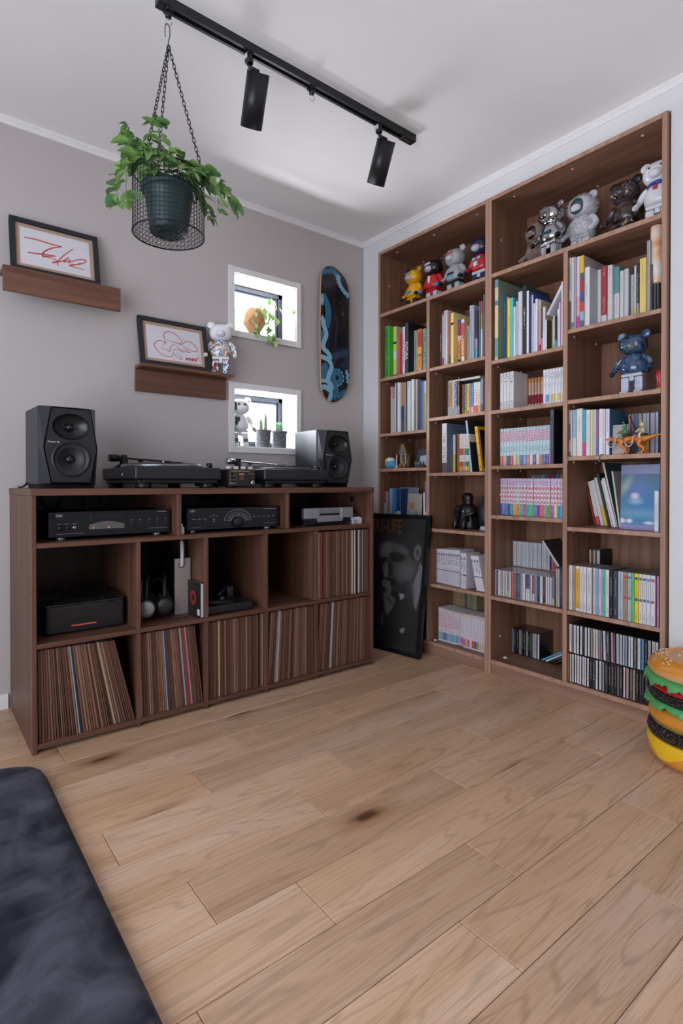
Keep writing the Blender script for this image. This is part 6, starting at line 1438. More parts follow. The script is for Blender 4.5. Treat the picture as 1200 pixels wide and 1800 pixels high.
# ---- books by the right end, upper shelf
wh = 'on the shelf above the blue bear'; g = 'books above the blue bear'
row((990, 400), 6.486, ZD[0], -.008, 'above the blue bear', g, [
 (60, 86, 352, '#b4bcc8', 'grey and white booklet', {'bands': [(0, .4, '#5a5e66'), (.4, .55, '#c9ccd2'), (.55, .9, '#a8b2c2'), (.9, 1, '#d4d6da')]}), (90, 120, 345, '#dcd6cc', 'cream book with yellow foot', {'bands': [(0, .04, '#d8b83a'), (.04, .10, '#6a84b8'), (.10, 1, '#ddd8d0')]}), (122, 146, 340, '#a8a0b4', 'slim plastic wallet', {}), (150, 186, 338, '#cdb8c8', 'pale pink magazine with magenta foot', {'bands': [(0, .17, '#d83a9c'), (.17, .45, '#d8a8b0'), (.45, 1, '#d6cad6')]}),
 (186, 232, 328, '#c9a85a', 'multicoloured magazine with yellow top', {'bands': [(0, .1, '#5a6a7a'), (.1, .22, '#8ab0c4'), (.22, .36, '#c8403a'), (.36, .5, '#3a5a8a'), (.5, .66, '#a83040'), (.66, .76, '#5a5a5e'), (.76, 1, '#dcae2a')], 'cover': '#b4aeb2', 'd': .24}), (240, 298, 462, '#dad8da', 'white book with grey pyramid cover', {'cover': '#b4bcc0', 'lets': [(.5, .7, '#9a9aa0', .3)], 'd': .14}), (386, 426, 488, '#cfccd2', 'plain pale paperback', {}),
 (430, 494, 448, '#a83a42', 'red book with white foot', {'bands': [(0, .20, '#d2ccd2'), (.20, 1, '#ac3c44')], 'lets': [(.85, .97, '#d8c8a8', .35), (.22, .5, '#d8c8a8', .3)]}), (500, 556, 438, '#d6d4da', 'white hardback', {'lets': [(.85, .95, '#7a7a84', .3)]}), (578, 636, 455, '#6a9c98', 'white book with teal upper half', {'bands': [(0, .55, '#d8d8d4'), (.55, 1, '#649a96')], 'lets': [(.2, .5, '#9a9a9a', .25)]}), (642, 684, 500, '#dadadc', 'narrow white book', {'lets': [(.5, .9, '#a0a0a8', .3)]}),
 (690, 742, 478, '#cdcdd2', 'white book with dark photo on its cover', {'cover': '#9a9c9c', 'd': .14}), (768, 802, 545, '#d6cfc6', 'pale book with red foot', {'bands': [(0, .15, '#b8402a'), (.15, 1, '#d2cec8')], 'lets': [(.2, .95, '#8a8a8a', .4)]}), (805, 830, 440, '#c9ccd0', 'pale book with yellow foot', {'bands': [(0, .14, '#c8b03a'), (.14, 1, '#b8bcc0')]}), (833, 863, 410, '#1d1e24', 'black book with white lettering', {'bands': [(0, .22, '#8a8a94'), (.22, 1, '#1d1e24')], 'lets': [(.25, .8, '#c4c4ca', .4)]}), (866, 942, 362, '#dcc06a', 'thick kraft yellow book', {'lets': [(.5, .9, '#5a4a2a', .12)]}),
 (950, 966, 155, '#9aa4ac', 'tall grey folder', {}), (967, 986, 150, '#a8b0b8', 'tall pale folder', {}), (990, 1004, 420, '#7a5a54', 'brown slim book', {})], d=.17, landmark='divider')
yq = hit(990+1050/6.486, 480, 0, .02).y
rp = thing('rolled_print', 'iridescent rolled print in a clear sleeve standing at the end of the books', 'rolled print', (.03, yq, ZD[0]))
FILM = bpy.data.materials.new('iridescent_film'); nt, N, L, p = nodes(FILM)
lw = N.new('ShaderNodeTexCoord'); n_ = N.new('ShaderNodeTexNoise'); n_.inputs['Scale'].default_value = 9; cr = N.new('ShaderNodeValToRGB'); e = cr.color_ramp.elements
e[0].color = lin('#e8e2dc'); e[0].position = .35; e[1].color = lin('#d98a4a'); e[1].position = .62; q = e.new(.5); q.color = lin('#e6c8b0')
L.new(lw.outputs['Object'], n_.inputs['Vector']); L.new(n_.outputs['Fac'], cr.inputs[0]); L.new(cr.outputs[0], p.inputs['Base Color']); p.inputs['Roughness'].default_value = .15; p.inputs['Coat Weight'].default_value = 1.
MB().lathe([(.0, .11), (.020, .11), (.022, .12), (.022, .325), (.020, .330), (0, .330)], 24).build('roll', FILM, rp)
for k in range(4): MB().box(-.025, .12, .016-.010*k-.0012, .016-.010*k+.0012, 0, .108).build('clear_file', M('#9a9ca0', .15, trans=.4), rp)
# ---- paperbacks with the toy dinosaurs
row((990, 700), 6.667, ZD[2], -.006, 'beside the toy dinosaurs', 'paperbacks beside the toy dinosaurs', [
 (54, 80, 142, '#6a5a9a', 'purple magazine', {'bands': [(0, .1, '#3a3a44'), (.1, .35, '#d8a8c0'), (.35, .7, '#4a4a90'), (.7, 1, '#b8b0d0')]}), (82, 102, 144, '#c9c4b8', 'thin cream book', {}), (106, 150, 138, '#8fb8d4', 'pale blue topped paperback', {'bands': [(0, .4, '#d6d4cc'), (.4, 1, '#8ab4d0')], 'lets': [(.45, .95, '#d6e4ee', .4)]}), (154, 222, 128, '#d8d4cc', 'thick cream white paperback', {'lets': [(.5, .8, '#6a6a6a', .2)]}), (226, 262, 142, '#2aa0c0', 'paperback half turquoise half magenta', {'bands': [(0, .30, '#d8308c'), (.30, 1, '#2ca4c4')]}), (266, 312, 140, '#d8d8d4', 'white paperback with grey marks', {'lets': [(.2, .9, '#7a7a7a', .35)]}),
 (316, 345, 138, '#d2cc98', 'slim pale yellow paperback', {}), (348, 384, 134, '#b8b8d0', 'lavender paperback', {}), (387, 412, 136, '#8a5a64', 'dusky red paperback', {'bands': [(0, .35, '#5a6a9a'), (.35, 1, '#946068')]}), (416, 460, 128, '#dcdce2', 'wide white paperback', {'lets': [(.4, .9, '#9aa0b4', .4)]}), (462, 490, 128, '#c9c4d0', 'grey lilac paperback', {}), (494, 540, 128, '#d8d6e2', 'white spined paperback with blue photo cover', {'cover': '#34688e', 'lets': [(.5, .95, '#8a7a8a', .35)]})], d=.135, hard=False)
cd_row((990, 700), 6.667, ZD[2], .115, .170, .125, [(762, 786, '#b8a8a8'), (790, 828, '#a86a7a'), (832, 876, '#3f6fa0'), (880, 920, '#b0a08c'), (925, 966, '#b9c0cc'), (970, 1008, '#b4bcc8'), (1015, 1070, '#c9b8d0'), (1078, 1114, '#c4ccd8')], 'behind the toy dinosaurs', 'dvds behind the toy dinosaurs', 'paperbacks', (250, 235), feet={4: (.35, '#c8a02a'), 5: (.35, '#c8a02a')}, case='#8a8a92', cat='dvd case', name='dvd_case')
yq = hit(990+655/6.667, 790, 0, .005).y
t = thing('blank_card', 'blank beige card standing behind the front toy dinosaur', 'card', (.006, yq, ZD[2]), rot=(0, radians(4), 0))
MB().box(0, .0015, -.030, .030, 0, .120).build('card_sheet', M('#b0a8a0', .7), t); MB().box(.0015, .04, -.012, .012, 0, .002).build('easel_foot', M('#9a928a', .7), t)
def dino(px, xp, label, rider, face=1):
    """small toy dinosaur with a rider"""
    yq = hit(px, 790, 0, xp).y; t = thing('toy_dinosaur', label, 'toy', (xp, yq, ZD[2]), group='toy dinosaurs with riders')
    O = M('#c8742c', .4); k = 1.
    # body runs along Y: head towards +y (photo left), tail to -y
    sp = [(0, -.064, .070), (0, -.042, .067), (0, -.015, .060), (0, .012, .056), (0, .034, .058), (0, .050, .062)]
    MB().tube(catmull(sp, 4), [.0018, .0025, .0032, .004, .005, .0062, .0075, .009, .011, .0128, .0142, .015, .0148, .014, .0125, .011, .0098, .0088, .008, .0076, .0072], n=10).build('body', O, t)
    hd = MB().ball((0, .066, .062), (.0075, .020, .0085), 12, 8); hd.ball((0, .060, .070), (.004, .004, .003), 8, 6); hd.build('head', O, t)
    MB().box(-.004, .004, .062, .086, .054, .057).build('jaw', O, t, bevel=.001, seg=1)
    for sg in (-1, 1):
        x = sg*.012
        MB().tube(catmull([(x, .004, .056), (x*1.2, .012, .036), (x*1.2, -.006, .020), (x*1.2, .002, .004)], 4), [.010, .010, .0095, .009, .008, .007, .006, .0055, .005, .0045, .004, .004, .004], n=8).build('leg', O, t)
        MB().box(x*1.2-.006, x*1.2+.006, -.004, .016, 0, .006).build('foot', O, t, bevel=.002)
        MB().tube([(x*.8, .036, .056), (x, .044, .044), (x, .052, .042)], .0025, n=6).build('arm', O, t)
    # rider: one plain figure
    rd = MB()
    rd.ball((0, .004, .088), (.010, .009, .014), 14, 8); rd.ball((0, .006, .112), (.0095, .0095, .0100), 14, 10); rd.ball((0, .010, .126), (.004, .004, .004), 8, 5)
    for sg in (-1, 1):
        rd.tube([(sg*.008, .002, .082), (sg*.018, .010, .074), (sg*.019, .004, .058)], .0045, n=8); rd.tube([(sg*.010, .004, .096), (sg*.016, .016, .090), (sg*.010, .026, .084)], .0032, n=8)
    rd.build('rider_figure', M(rider, .5), t)
    MB().box(-.015, .015, -.010, .012, .070, .078).build('saddle', M('#3a3236', .5), t, bevel=.002)
    MB().tube(catmull([(-.012, .064, .052), (-.016, .060, .036), (-.016, .046, .030), (-.015, .036, .042), (-.014, .034, .060), (-.012, .026, .074)], 5), .0028, n=7).build('rein', M('#a9a9ac', .4), t)
    return t
dino(990+730/6.667, .0, 'orange toy dinosaur ridden by a figure in green and cream, in front of the card', '#5a8a6a')
t2 = dino(990+940/6.667, -.002, 'orange toy dinosaur ridden by a pale figure holding a black rod', '#cfc4a0')
MB().tube([(-.012, .022, .086), (-.016, .034, .118), (-.018, .044, .146)], .0022, n=6).build('rod', M('#15151a', .5), t2)
for pxx, nm in ((70, 'purple magazine'), (440, 'wide white paperback')):
    yq = hit(990+pxx/6.667, 803, 0, -.024).y
    tag(MB().tube(catmull([(-.004, yq, ZD[2]+.0025), (-.020, yq+.001, ZD[2]+.0022), (-.0250, yq+.004, ZD[2]-.002), (-.0262, yq+.008, ZD[2]-.014), (-.0262, yq+.006, ZD[2]-.028)], 5), .0022, n=6).build('ribbon_bookmark', M('#3f8a6a', .6)), 'green ribbon bookmark hanging over the shelf edge under the '+nm, 'bookmark', 'green ribbon bookmarks')
yq = hit(1156, 660, 0, .04).y
t = thing('small_ornament', 'small red and gold ornament beside the blue bear at the bookcase side', 'ornament', (.04, yq-.008, ZD[1]))
MB().lathe([(0, 0), (.014, 0), (.016, .004), (.011, .010), (.012, .040), (.016, .060), (.013, .075), (.006, .082), (0, .083)], 20).build('body', M('#a8202c', .3), t); MB().lathe([(.016, .004), (.0175, .008), (.012, .014)], 20).build('gold_base', M('#c09a3a', .3, .7), t)
# ---- leaning books and clear folder
g = 'leaning books beside the blue folder'
for n, (xb0, xb1, xt0, yt, c, nm, bd, cv) in enumerate([(240, 262, 138, 458, '#8a3034', 'red brown', None, None), (266, 316, 156, 405, '#cdc4c0', 'cream book with pink foot', [(0, .2, '#c84a6a'), (.2, 1, '#d0c8c4')], None), (320, 364, 196, 390, '#d2d0d2', 'white', None, None), (368, 408, 234, 356, '#d0ccc8', 'white book with yellow foot', [(0, .42, '#d8b040'), (.42, 1, '#c9c4c4')], None), (412, 450, 262, 302, '#2c2d34', 'black', None, None), (454, 474, 320, 390, '#d8d4c8', 'slim cream', None, None), (476, 518, 328, 362, '#d6d6dc', 'pale white', None, '#5a4a48')]):
    xp = .155-.012*n; ya, yb = hit(1010+xb0/7.06, 790+940/7.06, 0, xp).y, hit(1010+xb1/7.06, 790+940/7.06, 0, xp).y
    tp = hit(1010+xt0/7.06, 790+yt/7.06, 0, xp); an = atan2(tp.y-ya, tp.z-ZD[3])
    make_book(xp, ya, yb, ZD[3]+.0005, (tp.z-ZD[3])/cos(an), min(.20, .258-xp+.02) if n else .10, c, ('%s leaning book' % nm if 'book' not in nm else nm+' leaning')+' beside the blue folder', g, lean=-an, bands=bd, cover=cv)
for n, (xb, xt, yt, c, cv, nm) in enumerate([(522, 350, 170, '#d2ccc0', '#3f5a5c', 'large green grey album with cream edge'), (545, 462, 275, '#cbc6c4', '#bcb4b4', 'pale ring-bound album')]):
    xp = .090; yb_2 = hit(1010+xb/7.06, 790+960/7.06, 0, xp).y-.004*n; tp = hit(1010+xt/7.06, 790+yt/7.06, 0, xp); an = atan2(tp.y-yb_2, tp.z-ZD[3])
    make_book(xp, yb_2+.004, yb_2-.004, ZD[3]+.0006, min((tp.z-ZD[3])/cos(an), .282), .16, c, nm+' leaning behind the blue folder', g, lean=-an, cover=cv)
def cosmic(u, v):
    c = mixc(L_('#4a8cb4'), L_('#4f6c84'), v)
    if v < .07: c = L_('#8c88b8')
    elif v > .86: c = mixc(L_('#7880a8'), L_('#8a90b4'), u)
    else:
        c = mixc(c, L_('#2f7ab8'), .5*soft(u, v, .55, .42, .35, .25, .6)); c = mixc(c, L_('#6f74bc'), .45*soft(u, v, .45, .66, .26, .14, 1.4)); c = mixc(c, L_('#e0d4dc'), .8*soft(u, v, .38, .52, .10, .045, .9)); c = mixc(c, L_('#a8c8dc'), .6*soft(u, v, .4, .44, .16, .05, 1.2))
        c = mixc(c, L_('#c9d0a0'), .4*soft(u-.8*(v-.68), v, .14, .68, .10, .12, 1.4)); c = mixc(c, L_('#e6e8f0'), .9*max(soft(u, v, .06, .13, .07, .035, .9), soft(u, v, .24, .13, .08, .03, .9), soft(u, v, .75, .11, .12, .02, 1.)))
        c = mixc(c, L_('#9ac0d8'), .35*soft(u, v, .5, .25, .6, .06, 1.4))
    return c
ya, yb = hit(1010+545/7.06, 925, 0, .055).y, hit(1156.5, 925, 0, .055).y; zt_ = hit(1010+565/7.06, 790+195/7.06, 0, .055).z
face_out('clear plastic case holding a blue cosmic print, standing face-on', None, (1010+795/7.06, 925), ZD[3], min(zt_-ZD[3], .27), ya-yb-.004, .050, radians(2), cosmic, 40, 60, cat='folder', name='plastic_case', th=.03)
yq = hit(1010+1020/7.06, 900, 0, .002).y
t = thing('white_packet', 'slim white packet standing in front of the blue folder', 'packet', (-.004, yq, ZD[3])); MB().box(0, .04, -.0075, .0075, 0, .155).build('packet_body', M('#d2d2dc', .5), t, bevel=.001, seg=1); MB().box(-.0004, 0, -.006, .006, .04, .11).build('printed_strip', M('#c2c2d2', .5), t)
# ---- dvds
its = [(66, 102, '#d4d4dc'), (105, 140, '#a8927c'), (142, 188, '#dca838'), (190, 228, '#d6d2d2'), (230, 268, '#d6d4d6'), (273, 330, '#d0ccd4'), (346, 378, '#c9c4b0'), (380, 410, '#7fa8d0'), (412, 450, '#dcaed0'), (452, 490, '#5fb8a0'), (492, 533, '#d4d4dc'), (535, 582, '#15151d'), (585, 635, '#3a3c44'), (640, 668, '#a8b8cc'), (669, 700, '#b0b4c0'), (703, 748, '#a08672'), (752, 795, '#a8b4c0'), (798, 830, '#4fc070'), (833, 880, '#e4c41c'), (884, 928, '#d0d0cc'), (930, 970, '#d2cfd6'), (973, 1018, '#cfd2dc'), (1022, 1075, '#d2d2da'), (1078, 1094, '#5a2a4a'), (1096, 1118, '#b88aa4')]
rows = []; g = 'dvd cases on the dvd shelf'
dots = {15: '#c84038', 16: '#2f88b8', 17: '#d08a4a', 18: '#1f6aa8', 19: '#4a8a3c', 20: '#7a4a94', 21: '#3a88c4', 22: '#c0504c'}
prev = None
for n, (x0, x1, c) in enumerate(its):
    xp = -.004-.0006*n; py = 920+(490+5.6*n)/6.667; ya, yb = hit(990+x0/6.667, py, 0, xp).y, hit(990+x1/6.667, py, 0, xp).y
    if prev is not None: ya = min(ya, prev-.0003)
    prev = yb
    bd = [(0, .06, '#d4d4d8'), (.06, .94, c), (.94, 1, '#dadadc')] if n in (2, 5) else [(0, 1, c)]
    b = make_book(xp, ya, yb, ZD[4]+.0004, .190, .135, c, '%s dvd case, %s from the divider, above the stacked cds' % (cname(c), ordn(n+1)), g, cat='dvd case', name='dvd_case', bands=bd, hard=False, lets=((.45, .85, '#3a3a44' if lin(c)[1] > .2 else '#c9c9d0', .3), (.06, .2, '#5a5a64' if lin(c)[1] > .2 else '#a0a0a8', .35)), pages=M('#2a2a30', .4))
    if n in dots:
        for fz, r_ in ((.90, .0075), (.47, .0065)): MB().cyl((-.0005, 0, .19*fz), (-.0012, 0, .19*fz), min(r_, (ya-yb)*.42), n=18).build('round_badge', M(dots[n], .5), b)
for n, (x0, x1, c) in enumerate([(255, 278, '#1f2f66'), (300, 322, '#b8a898'), (348, 372, '#b0a48c'), (390, 425, '#b8bcc8')]):
    ya, yb = hit(990+x0/6.667, 960, 0, .150).y, hit(990+x1/6.667, 960, 0, .150).y
    make_book(.150, ya, yb, ZD[4]+.0004, .245, .110, c, '%s spined tall case standing behind the dvds' % ['navy', 'cream', 'khaki', 'pale grey'][n], 'tall cases behind the dvds', cat='dvd case', name='dvd_case', cover='#141418' if n == 3 else c)
# ---- two layers of cds at the bottom
its = [(48, 66, '#9a7038'), (73, 97, '#c9c0bc'), (100, 122, '#d2d2d8'), (127, 150, '#d8d6cc'), (156, 182, '#d6d4d2'), (188, 211, '#d2cfd8'), (215, 238, '#d2d0d6'), (244, 268, '#d8c8d0'), (272, 300, '#c8bcc6'), (304, 332, '#2a2a30'), (336, 372, '#3a3a40'), (378, 406, '#d6d2d2'), (411, 442, '#d0ccd0'), (452, 480, '#8a8a90'), (485, 520, '#3a3a42'), (522, 555, '#17171a'), (558, 590, '#3a3c3c'), (595, 626, '#2c2d33'), (629, 656, '#6a6266'), (660, 690, '#4a4448'), (697, 724, '#c9c9cc'), (733, 768, '#b88a8c'), (774, 808, '#5a5c66'), (811, 842, '#a8946a'), (845, 880, '#2a2b33'), (884, 912, '#2a2c34'), (915, 945, '#17222a'), (950, 990, '#2a2c34'), (994, 1034, '#8a8a90'), (1038, 1074, '#3a3c44'), (1078, 1112, '#c4c4c8')]
cd_row((990, 1080), 6.667, ZL, -.012, HC, DC, its, 'in the lower layer', 'cds in the lower layer at the bottom', 'divider', (620, 860))
its = [(62, 95, '#d2d0d6'), (98, 116, '#8a7a80'), (119, 150, '#c9c8d0'), (155, 184, '#cdced6'), (190, 220, '#c9ccd8'), (225, 246, '#3a3a40'), (250, 276, '#d4d4d4'), (280, 306, '#d0d0d4'), (312, 344, '#8c8488'), (348, 374, '#c8c4c2'), (376, 412, '#cdb8ba'), (415, 438, '#948a8c'), (440, 461, '#8a8286'), (464, 496, '#cfd0d8'), (499, 548, '#4a4c56'), (555, 586, '#b88c9c'), (588, 611, '#5a5460'), (615, 652, '#b0b4b8'), (655, 690, '#b4b4c4'), (693, 719, '#a8bcc4'), (722, 750, '#7fa0c4'), (755, 784, '#c8c4cc'), (788, 819, '#d2d2d8'), (823, 859, '#5c5e66'), (863, 904, '#c8ccd0'), (906, 941, '#2f90c4'), (945, 984, '#1c1c22'), (990, 1026, '#a8a8ac'), (1030, 1056, '#b8b4b4'), (1058, 1076, '#c4c4c4'), (1078, 1116, '#c9c9ce')]
cd_row((990, 1080), 6.667, ZL+HC+.001, -.012, HC, DC, its, 'in the upper layer', 'cds in the upper layer at the bottom', 'divider', (300, 430), lean=lambda f: radians(-2.0*max(0, 1-abs(f-.42)/.2)))
# ================================================================== knick-knacks on the small shelf
zk = ZA[2]
def kp(x, y, xp): return hit(665+x/13.333, 765+y/13.333, 0, xp)
xp = .03; c = kp(290, 700, xp)
t = thing('plush_bird', 'small round blue and white plush bird with yellow beak', 'plush toy', (xp, c.y, zk))
PL = M('#3f9cc0', .95, sheen=.6, bump=.6, scale=250); PW = M('#d2d6da', .95, sheen=.6, bump=.6, scale=250)
MB().ball((0, 0, .030), (.030, .040, .030), 24, 14, p=.85).build('body', PL, t)
MB().ball((-.004, 0, .043), (.027, .034, .024), 22, 12, p=.9).build('face', PW, t)
MB().ball((-.031, -.004, .042), (.007, .008, .006), 12, 8).build('beak', M('#d8a838', .7), t)
for sg in (.022, -.024): MB().ball((-.026, sg, .043), (.003, .003, .003), 10, 6).build('eye', M('#101014', .2), t)
for sg in (1, -1): MB().ball((.002, sg*.038, .026), (.014, .008, .012), 12, 8).build('wing', PL, t)
c = kp(615, 500, xp+.02)
t = thing('house_ornament', 'gilded little house ornament with steep roof and striped column', 'ornament', (xp+.02, c.y, zk))
GD = M('#b8923e', .28, .85); SV = M('#a9a6a2', .3, .6)
w = .024
MB().box(-.016, .020, -w, w, .008, .088).build('walls', SV, t, bevel=.001, seg=1)
MB().prism([(-.017, -w-.006, .084), (-.017, w+.006, .084), (-.017, .012, .140), (-.017, -.012, .140)], (.040, 0, 0)).build('gable', M('#8a8682', .35, .5), t, merge=True)
for sg in (1, -1): MB().prism([(-.022, sg*.012, .142), (-.022, sg*(.034), .082), (-.022, sg*.040, .084), (-.022, sg*.014, .146)], (.050, 0, 0)).build('roof_slope', GD, t, merge=True)
MB().box(-.018, -.015, -.018, .000, .036, .078).build('door', GD, t); MB().box(-.0195, -.018, -.013, -.005, .066, .076).build('window', M('#0d0c0c', .4), t)
MB().cyl((-.030, .036, .012), (-.030, .036, .080), .0042, n=14).build('column', M('#d0ccd0', .4), t)
for k in range(5):
    MB().tube([(-.030+.0046*cos(a), .036+.0046*sin(a), .022+.011*k+.009*a/pi) for a in [pi*.6+pi*i/8 for i in range(9)]], .0012, n=5).build('stripe', M('#8a4a44', .5), t)
MB().box(-.038, -.022, .028, .044, 0, .014).build('column_base', M('#c4c6cc', .4), t, bevel=.001, seg=1)
for yq in (.010, -.020): MB().ball((-.026, yq, .018), (.011, .012, .012), 16, 10).build('globe', M('#8a5a3a', .15, coat=.6), t); MB().lathe([(0, 0), (.013, 0), (.013, .005), (0, .007)], 20, (-.026, yq, 0)).build('globe_base', GD, t)
MB().tube(catmull([(-.012, -.030, .050), (-.018, -.048, .042), (-.016, -.036, .028), (-.014, -.044, .012)], 5), .002, n=6).build('scroll', GD, t)
MB().box(-.036, .022, -.050, .046, 0, .0012).build('base_plate', GD, t)
c = kp(1010, 500, .17)
t = thing('photo_stand', 'grey photo stand at the back of the knick-knack shelf', 'photo frame', (.17, c.y, zk), rot=(0, radians(8), 0)); MB().box(0, .008, -.055, .055, 0, .125).build('frame', M('#6a5148', .5), t); MB().box(-.001, 0, -.048, .048, .008, .110).build('photo', M('#5c5a66', .4), t)
c = kp(1040, 500, .06)
t = thing('note_card', 'pale blue note card leaning on the knick-knack shelf', 'card', (.06, c.y, zk), rot=(radians(-4), radians(10), 0)); MB().box(0, .001, -.026, .026, .012, .072).build('card_sheet', M('#a9b2c8', .6), t); MB().box(-.006, .020, -.020, .020, 0, .012).build('holder', M('#2a2a2e', .5), t)
c = kp(900, 640, .02)
t = thing('glass_globe', 'little clear glass globe beside the gilded house', 'ornament', (.02, c.y, zk)); MB().ball((0, 0, .026), (.014, .014, .015), 20, 12).build('globe', M('#a9b0a8', .05, trans=.9), t); MB().lathe([(0, 0), (.011, 0), (.009, .006), (.004, .010), (0, .012)], 18).build('stem', M('#4a4642', .4), t)
for k, (xq, s_) in enumerate(((985, .9), (1050, 1.))):
    c = kp(xq, 690, .0); t = thing('tiny_figurine', 'tiny dark figurine in front of the note card, %s from the glass globe' % ordn(k+1), 'figurine', (.0, c.y, zk)); MB().lathe([(0, 0), (.009*s_, 0), (.010*s_, .004), (.006*s_, .010), (.007*s_, .018), (.004*s_, .024), (.005*s_, .029), (0, .034)], 14).build('body', M('#26262a', .4), t)
# ================================================================== hooded figurine
xp = .125; c = hit(822, 900, 0, xp)
t = thing('hooded_figurine', 'black cloaked hooded figurine seated alone on its shelf', 'figurine', (xp, c.y, ZB[3]))
def robe(r, h, a):
    k = 1+.06*sin(7*a)*(1 if h < .10 else .3); fx = .82; return (r*k*(fx if abs(cos(a)) > .7 else 1.), h)
BKC = M('#0d0d11', .45)
MB().lathe([(0, 0), (.066, 0), (.070, .006), (.062, .04), (.054, .075), (.050, .100), (.044, .118), (.030, .128), (.024, .134), (.028, .146), (.031, .160), (.028, .176), (.018, .188), (0, .192)], 40, wob=robe).build('cloaked_body', BKC, t)
for sg in (1, -1): MB().tube(catmull([(-.004, sg*.044, .112), (-.026, sg*.058, .088), (-.050, sg*.030, .072)], 5), [.017]*4+[.014]*4+[.011]*3, n=10).build('sleeve', BKC, t); MB().ball((-.052, sg*.026, .070), (.009, .008, .008), 10, 6).build('hand', M('#1b1b20', .5), t)
for sg in (1, -1): MB().tube(catmull([(-.030, sg*.026, .050), (-.062, sg*.028, .046), (-.070, sg*.028, .010)], 5), .015, n=10).build('knee', BKC, t); MB().box(-.090, -.060, sg*.018, sg*.038, 0, .014).build('boot', M('#16161a', .25), t, bevel=.004)
MB().tube([(-.048, .026, .072), (-.040, .048, .115), (-.030, .078, .178)], .0022, n=8).build('staff', M('#2a1210', .5), t)
MB().ball((-.050, -.010, .092), .007, 12, 8).build('clasp', M('#a9adb4', .2, .6), t)
xp2 = .10; c = hit(852, 905, 0, xp2)
t = thing('standing_figurine', 'dark padded figurine on a pale base beside the hooded one', 'figurine', (xp2, max(c.y, -.905), ZB[3]))
MB().lathe([(0, .022), (.028, .022), (.030, .06), (.032, .10), (.026, .128), (.012, .138), (.010, .146), (.016, .156), (.016, .168), (.009, .178), (0, .180)], 24, wob=lambda r, h, a: (r*(1+.07*sin(h*220)), h)).build('padded_body', M('#1c1e24', .6), t)
MB().lathe([(0, 0), (.026, 0), (.027, .006), (.022, .022), (0, .022)], 24).build('base', M('#bcbcc2', .4), t)
# ================================================================== leaning poster
P0 = Vector((-.142, -.608, .0015)); e1 = Vector((-.148, .989, 0)).normalized(); nh = Vector((.989, .148, 0)).normalized()
e2 = (nh*.1045+Vector((0, 0, .747))).normalized(); PWd, PHt = .520, .752
nn = e1.cross(e2)   # points away from the room or to it
if nn.x > 0: nn = -nn
po = thing('poster', 'framed black and white poster of a man leaning against the bookcase', 'poster', P0)
po.matrix_world = Matrix(((e1.x, -nn.x, e2.x, P0.x), (e1.y, -nn.y, e2.y, P0.y), (e1.z, -nn.z, e2.z, P0.z), (0, 0, 0, 1)))
# local: x to the left along the foot, y into the wall, z up the face
fr = MB(); b = .022
fr.box(0, PWd, -.004, .022, 0, b); fr.box(0, PWd, -.004, .022, PHt-b, PHt); fr.box(0, b, -.004, .022, b, PHt-b); fr.box(PWd-b, PWd, -.004, .022, b, PHt-b)
fr.build('frame', M('#0b0c0f', .35), po, bevel=.0015, seg=1)
MB().box(b*.5, PWd-b*.5, .008, .012, b*.5, PHt-b*.5).build('backing', M('#101013', .7), po)
def pz(x, y):
    d = ray(640+x/6.4286, 890+y/6.4286); k = (P0-CAM).dot(nn)/d.dot(nn); q = CAM+d*k-P0
    return q.dot(e1), q.dot(e2)
PG = [  # flat grey shapes of the printed portrait: outline in the poster's own drawing units, tone, feather
 ([(150,420),(170,330),(260,290),(400,290),(560,330),(640,420),(640,480),(560,470),(520,580),(490,560),(480,480),(430,440),(330,400),(250,390),(180,430)], .016, 20),
 ([(175,430),(250,395),(330,400),(430,440),(485,490),(500,570),(545,600),(600,620),(570,760),(520,860),(450,930),(370,960),(300,940),(250,880),(225,800),(200,700),(170,600),(165,520)], .05, 22),
 ([(180,440),(250,400),(300,410),(310,520),(280,570),(200,580),(170,540)], .14, 34), ([(330,430),(430,455),(480,510),(470,540),(340,505)], .085, 30), ([(320,660),(430,640),(540,680),(520,800),(420,870),(340,800)], .085, 55),
 ([(270,530),(330,515),(440,540),(460,600),(400,630),(300,620)], .013, 24), ([(172,575),(250,570),(255,600),(180,605)], .012, 10), ([(185,600),(245,600),(250,650),(220,690),(190,660)], .010, 14),
 ([(262,640),(320,660),(310,760),(270,800)], .022, 22), ([(228,620),(255,640),(262,740),(245,800),(215,790),(205,700)], .13, 12), ([(205,640),(222,650),(225,740),(200,720)], .09, 10), ([(230,820),(330,815),(360,880),(280,930),(240,880)], .012, 20), ([(340,880),(470,850),(520,880),(440,960),(350,960)], .020, 30),
 ([(560,470),(600,430),(632,450),(637,540),(605,615),(565,595),(550,540)], .10, 7), ([(575,500),(605,480),(612,540),(585,580)], .030, 9), ([(480,900),(560,820),(585,760),(560,1000),(480,1040)], .040, 20),
 ([(620,630),(655,690),(660,840),(600,1080),(575,1190),(545,1100),(525,960),(560,830),(600,720)], .14, 7), ([(520,900),(545,860),(560,1000),(545,1110)], .07, 10), ([(430,1000),(520,900),(545,1100),(570,1190),(500,1120)], .022, 14), ([(385,985),(440,992),(442,1028),(402,1062)], .26, 6),
 ([(190,850),(230,825),(280,850),(300,920),(290,980),(240,960),(200,900)], .13, 10), ([(205,905),(265,935),(258,952),(205,925)], .02, 6), ([(215,855),(255,862),(252,874),(215,866)], .03, 6), ([(205,980),(260,960),(345,1060),(320,1130),(250,1250),(220,1150)], .11, 14), ([(250,1010),(320,1090),(300,1120),(240,1040)], .05, 10), ([(183,1270),(200,1180),(203,1320),(193,1355)], .12, 6), ([(230,1250),(330,1150),(470,1080),(560,1200),(540,1330),(300,1350)], .013, 20),
 ([(390,1390),(420,1375),(455,1380),(440,1420),(415,1440),(395,1420)], .16, 6)]
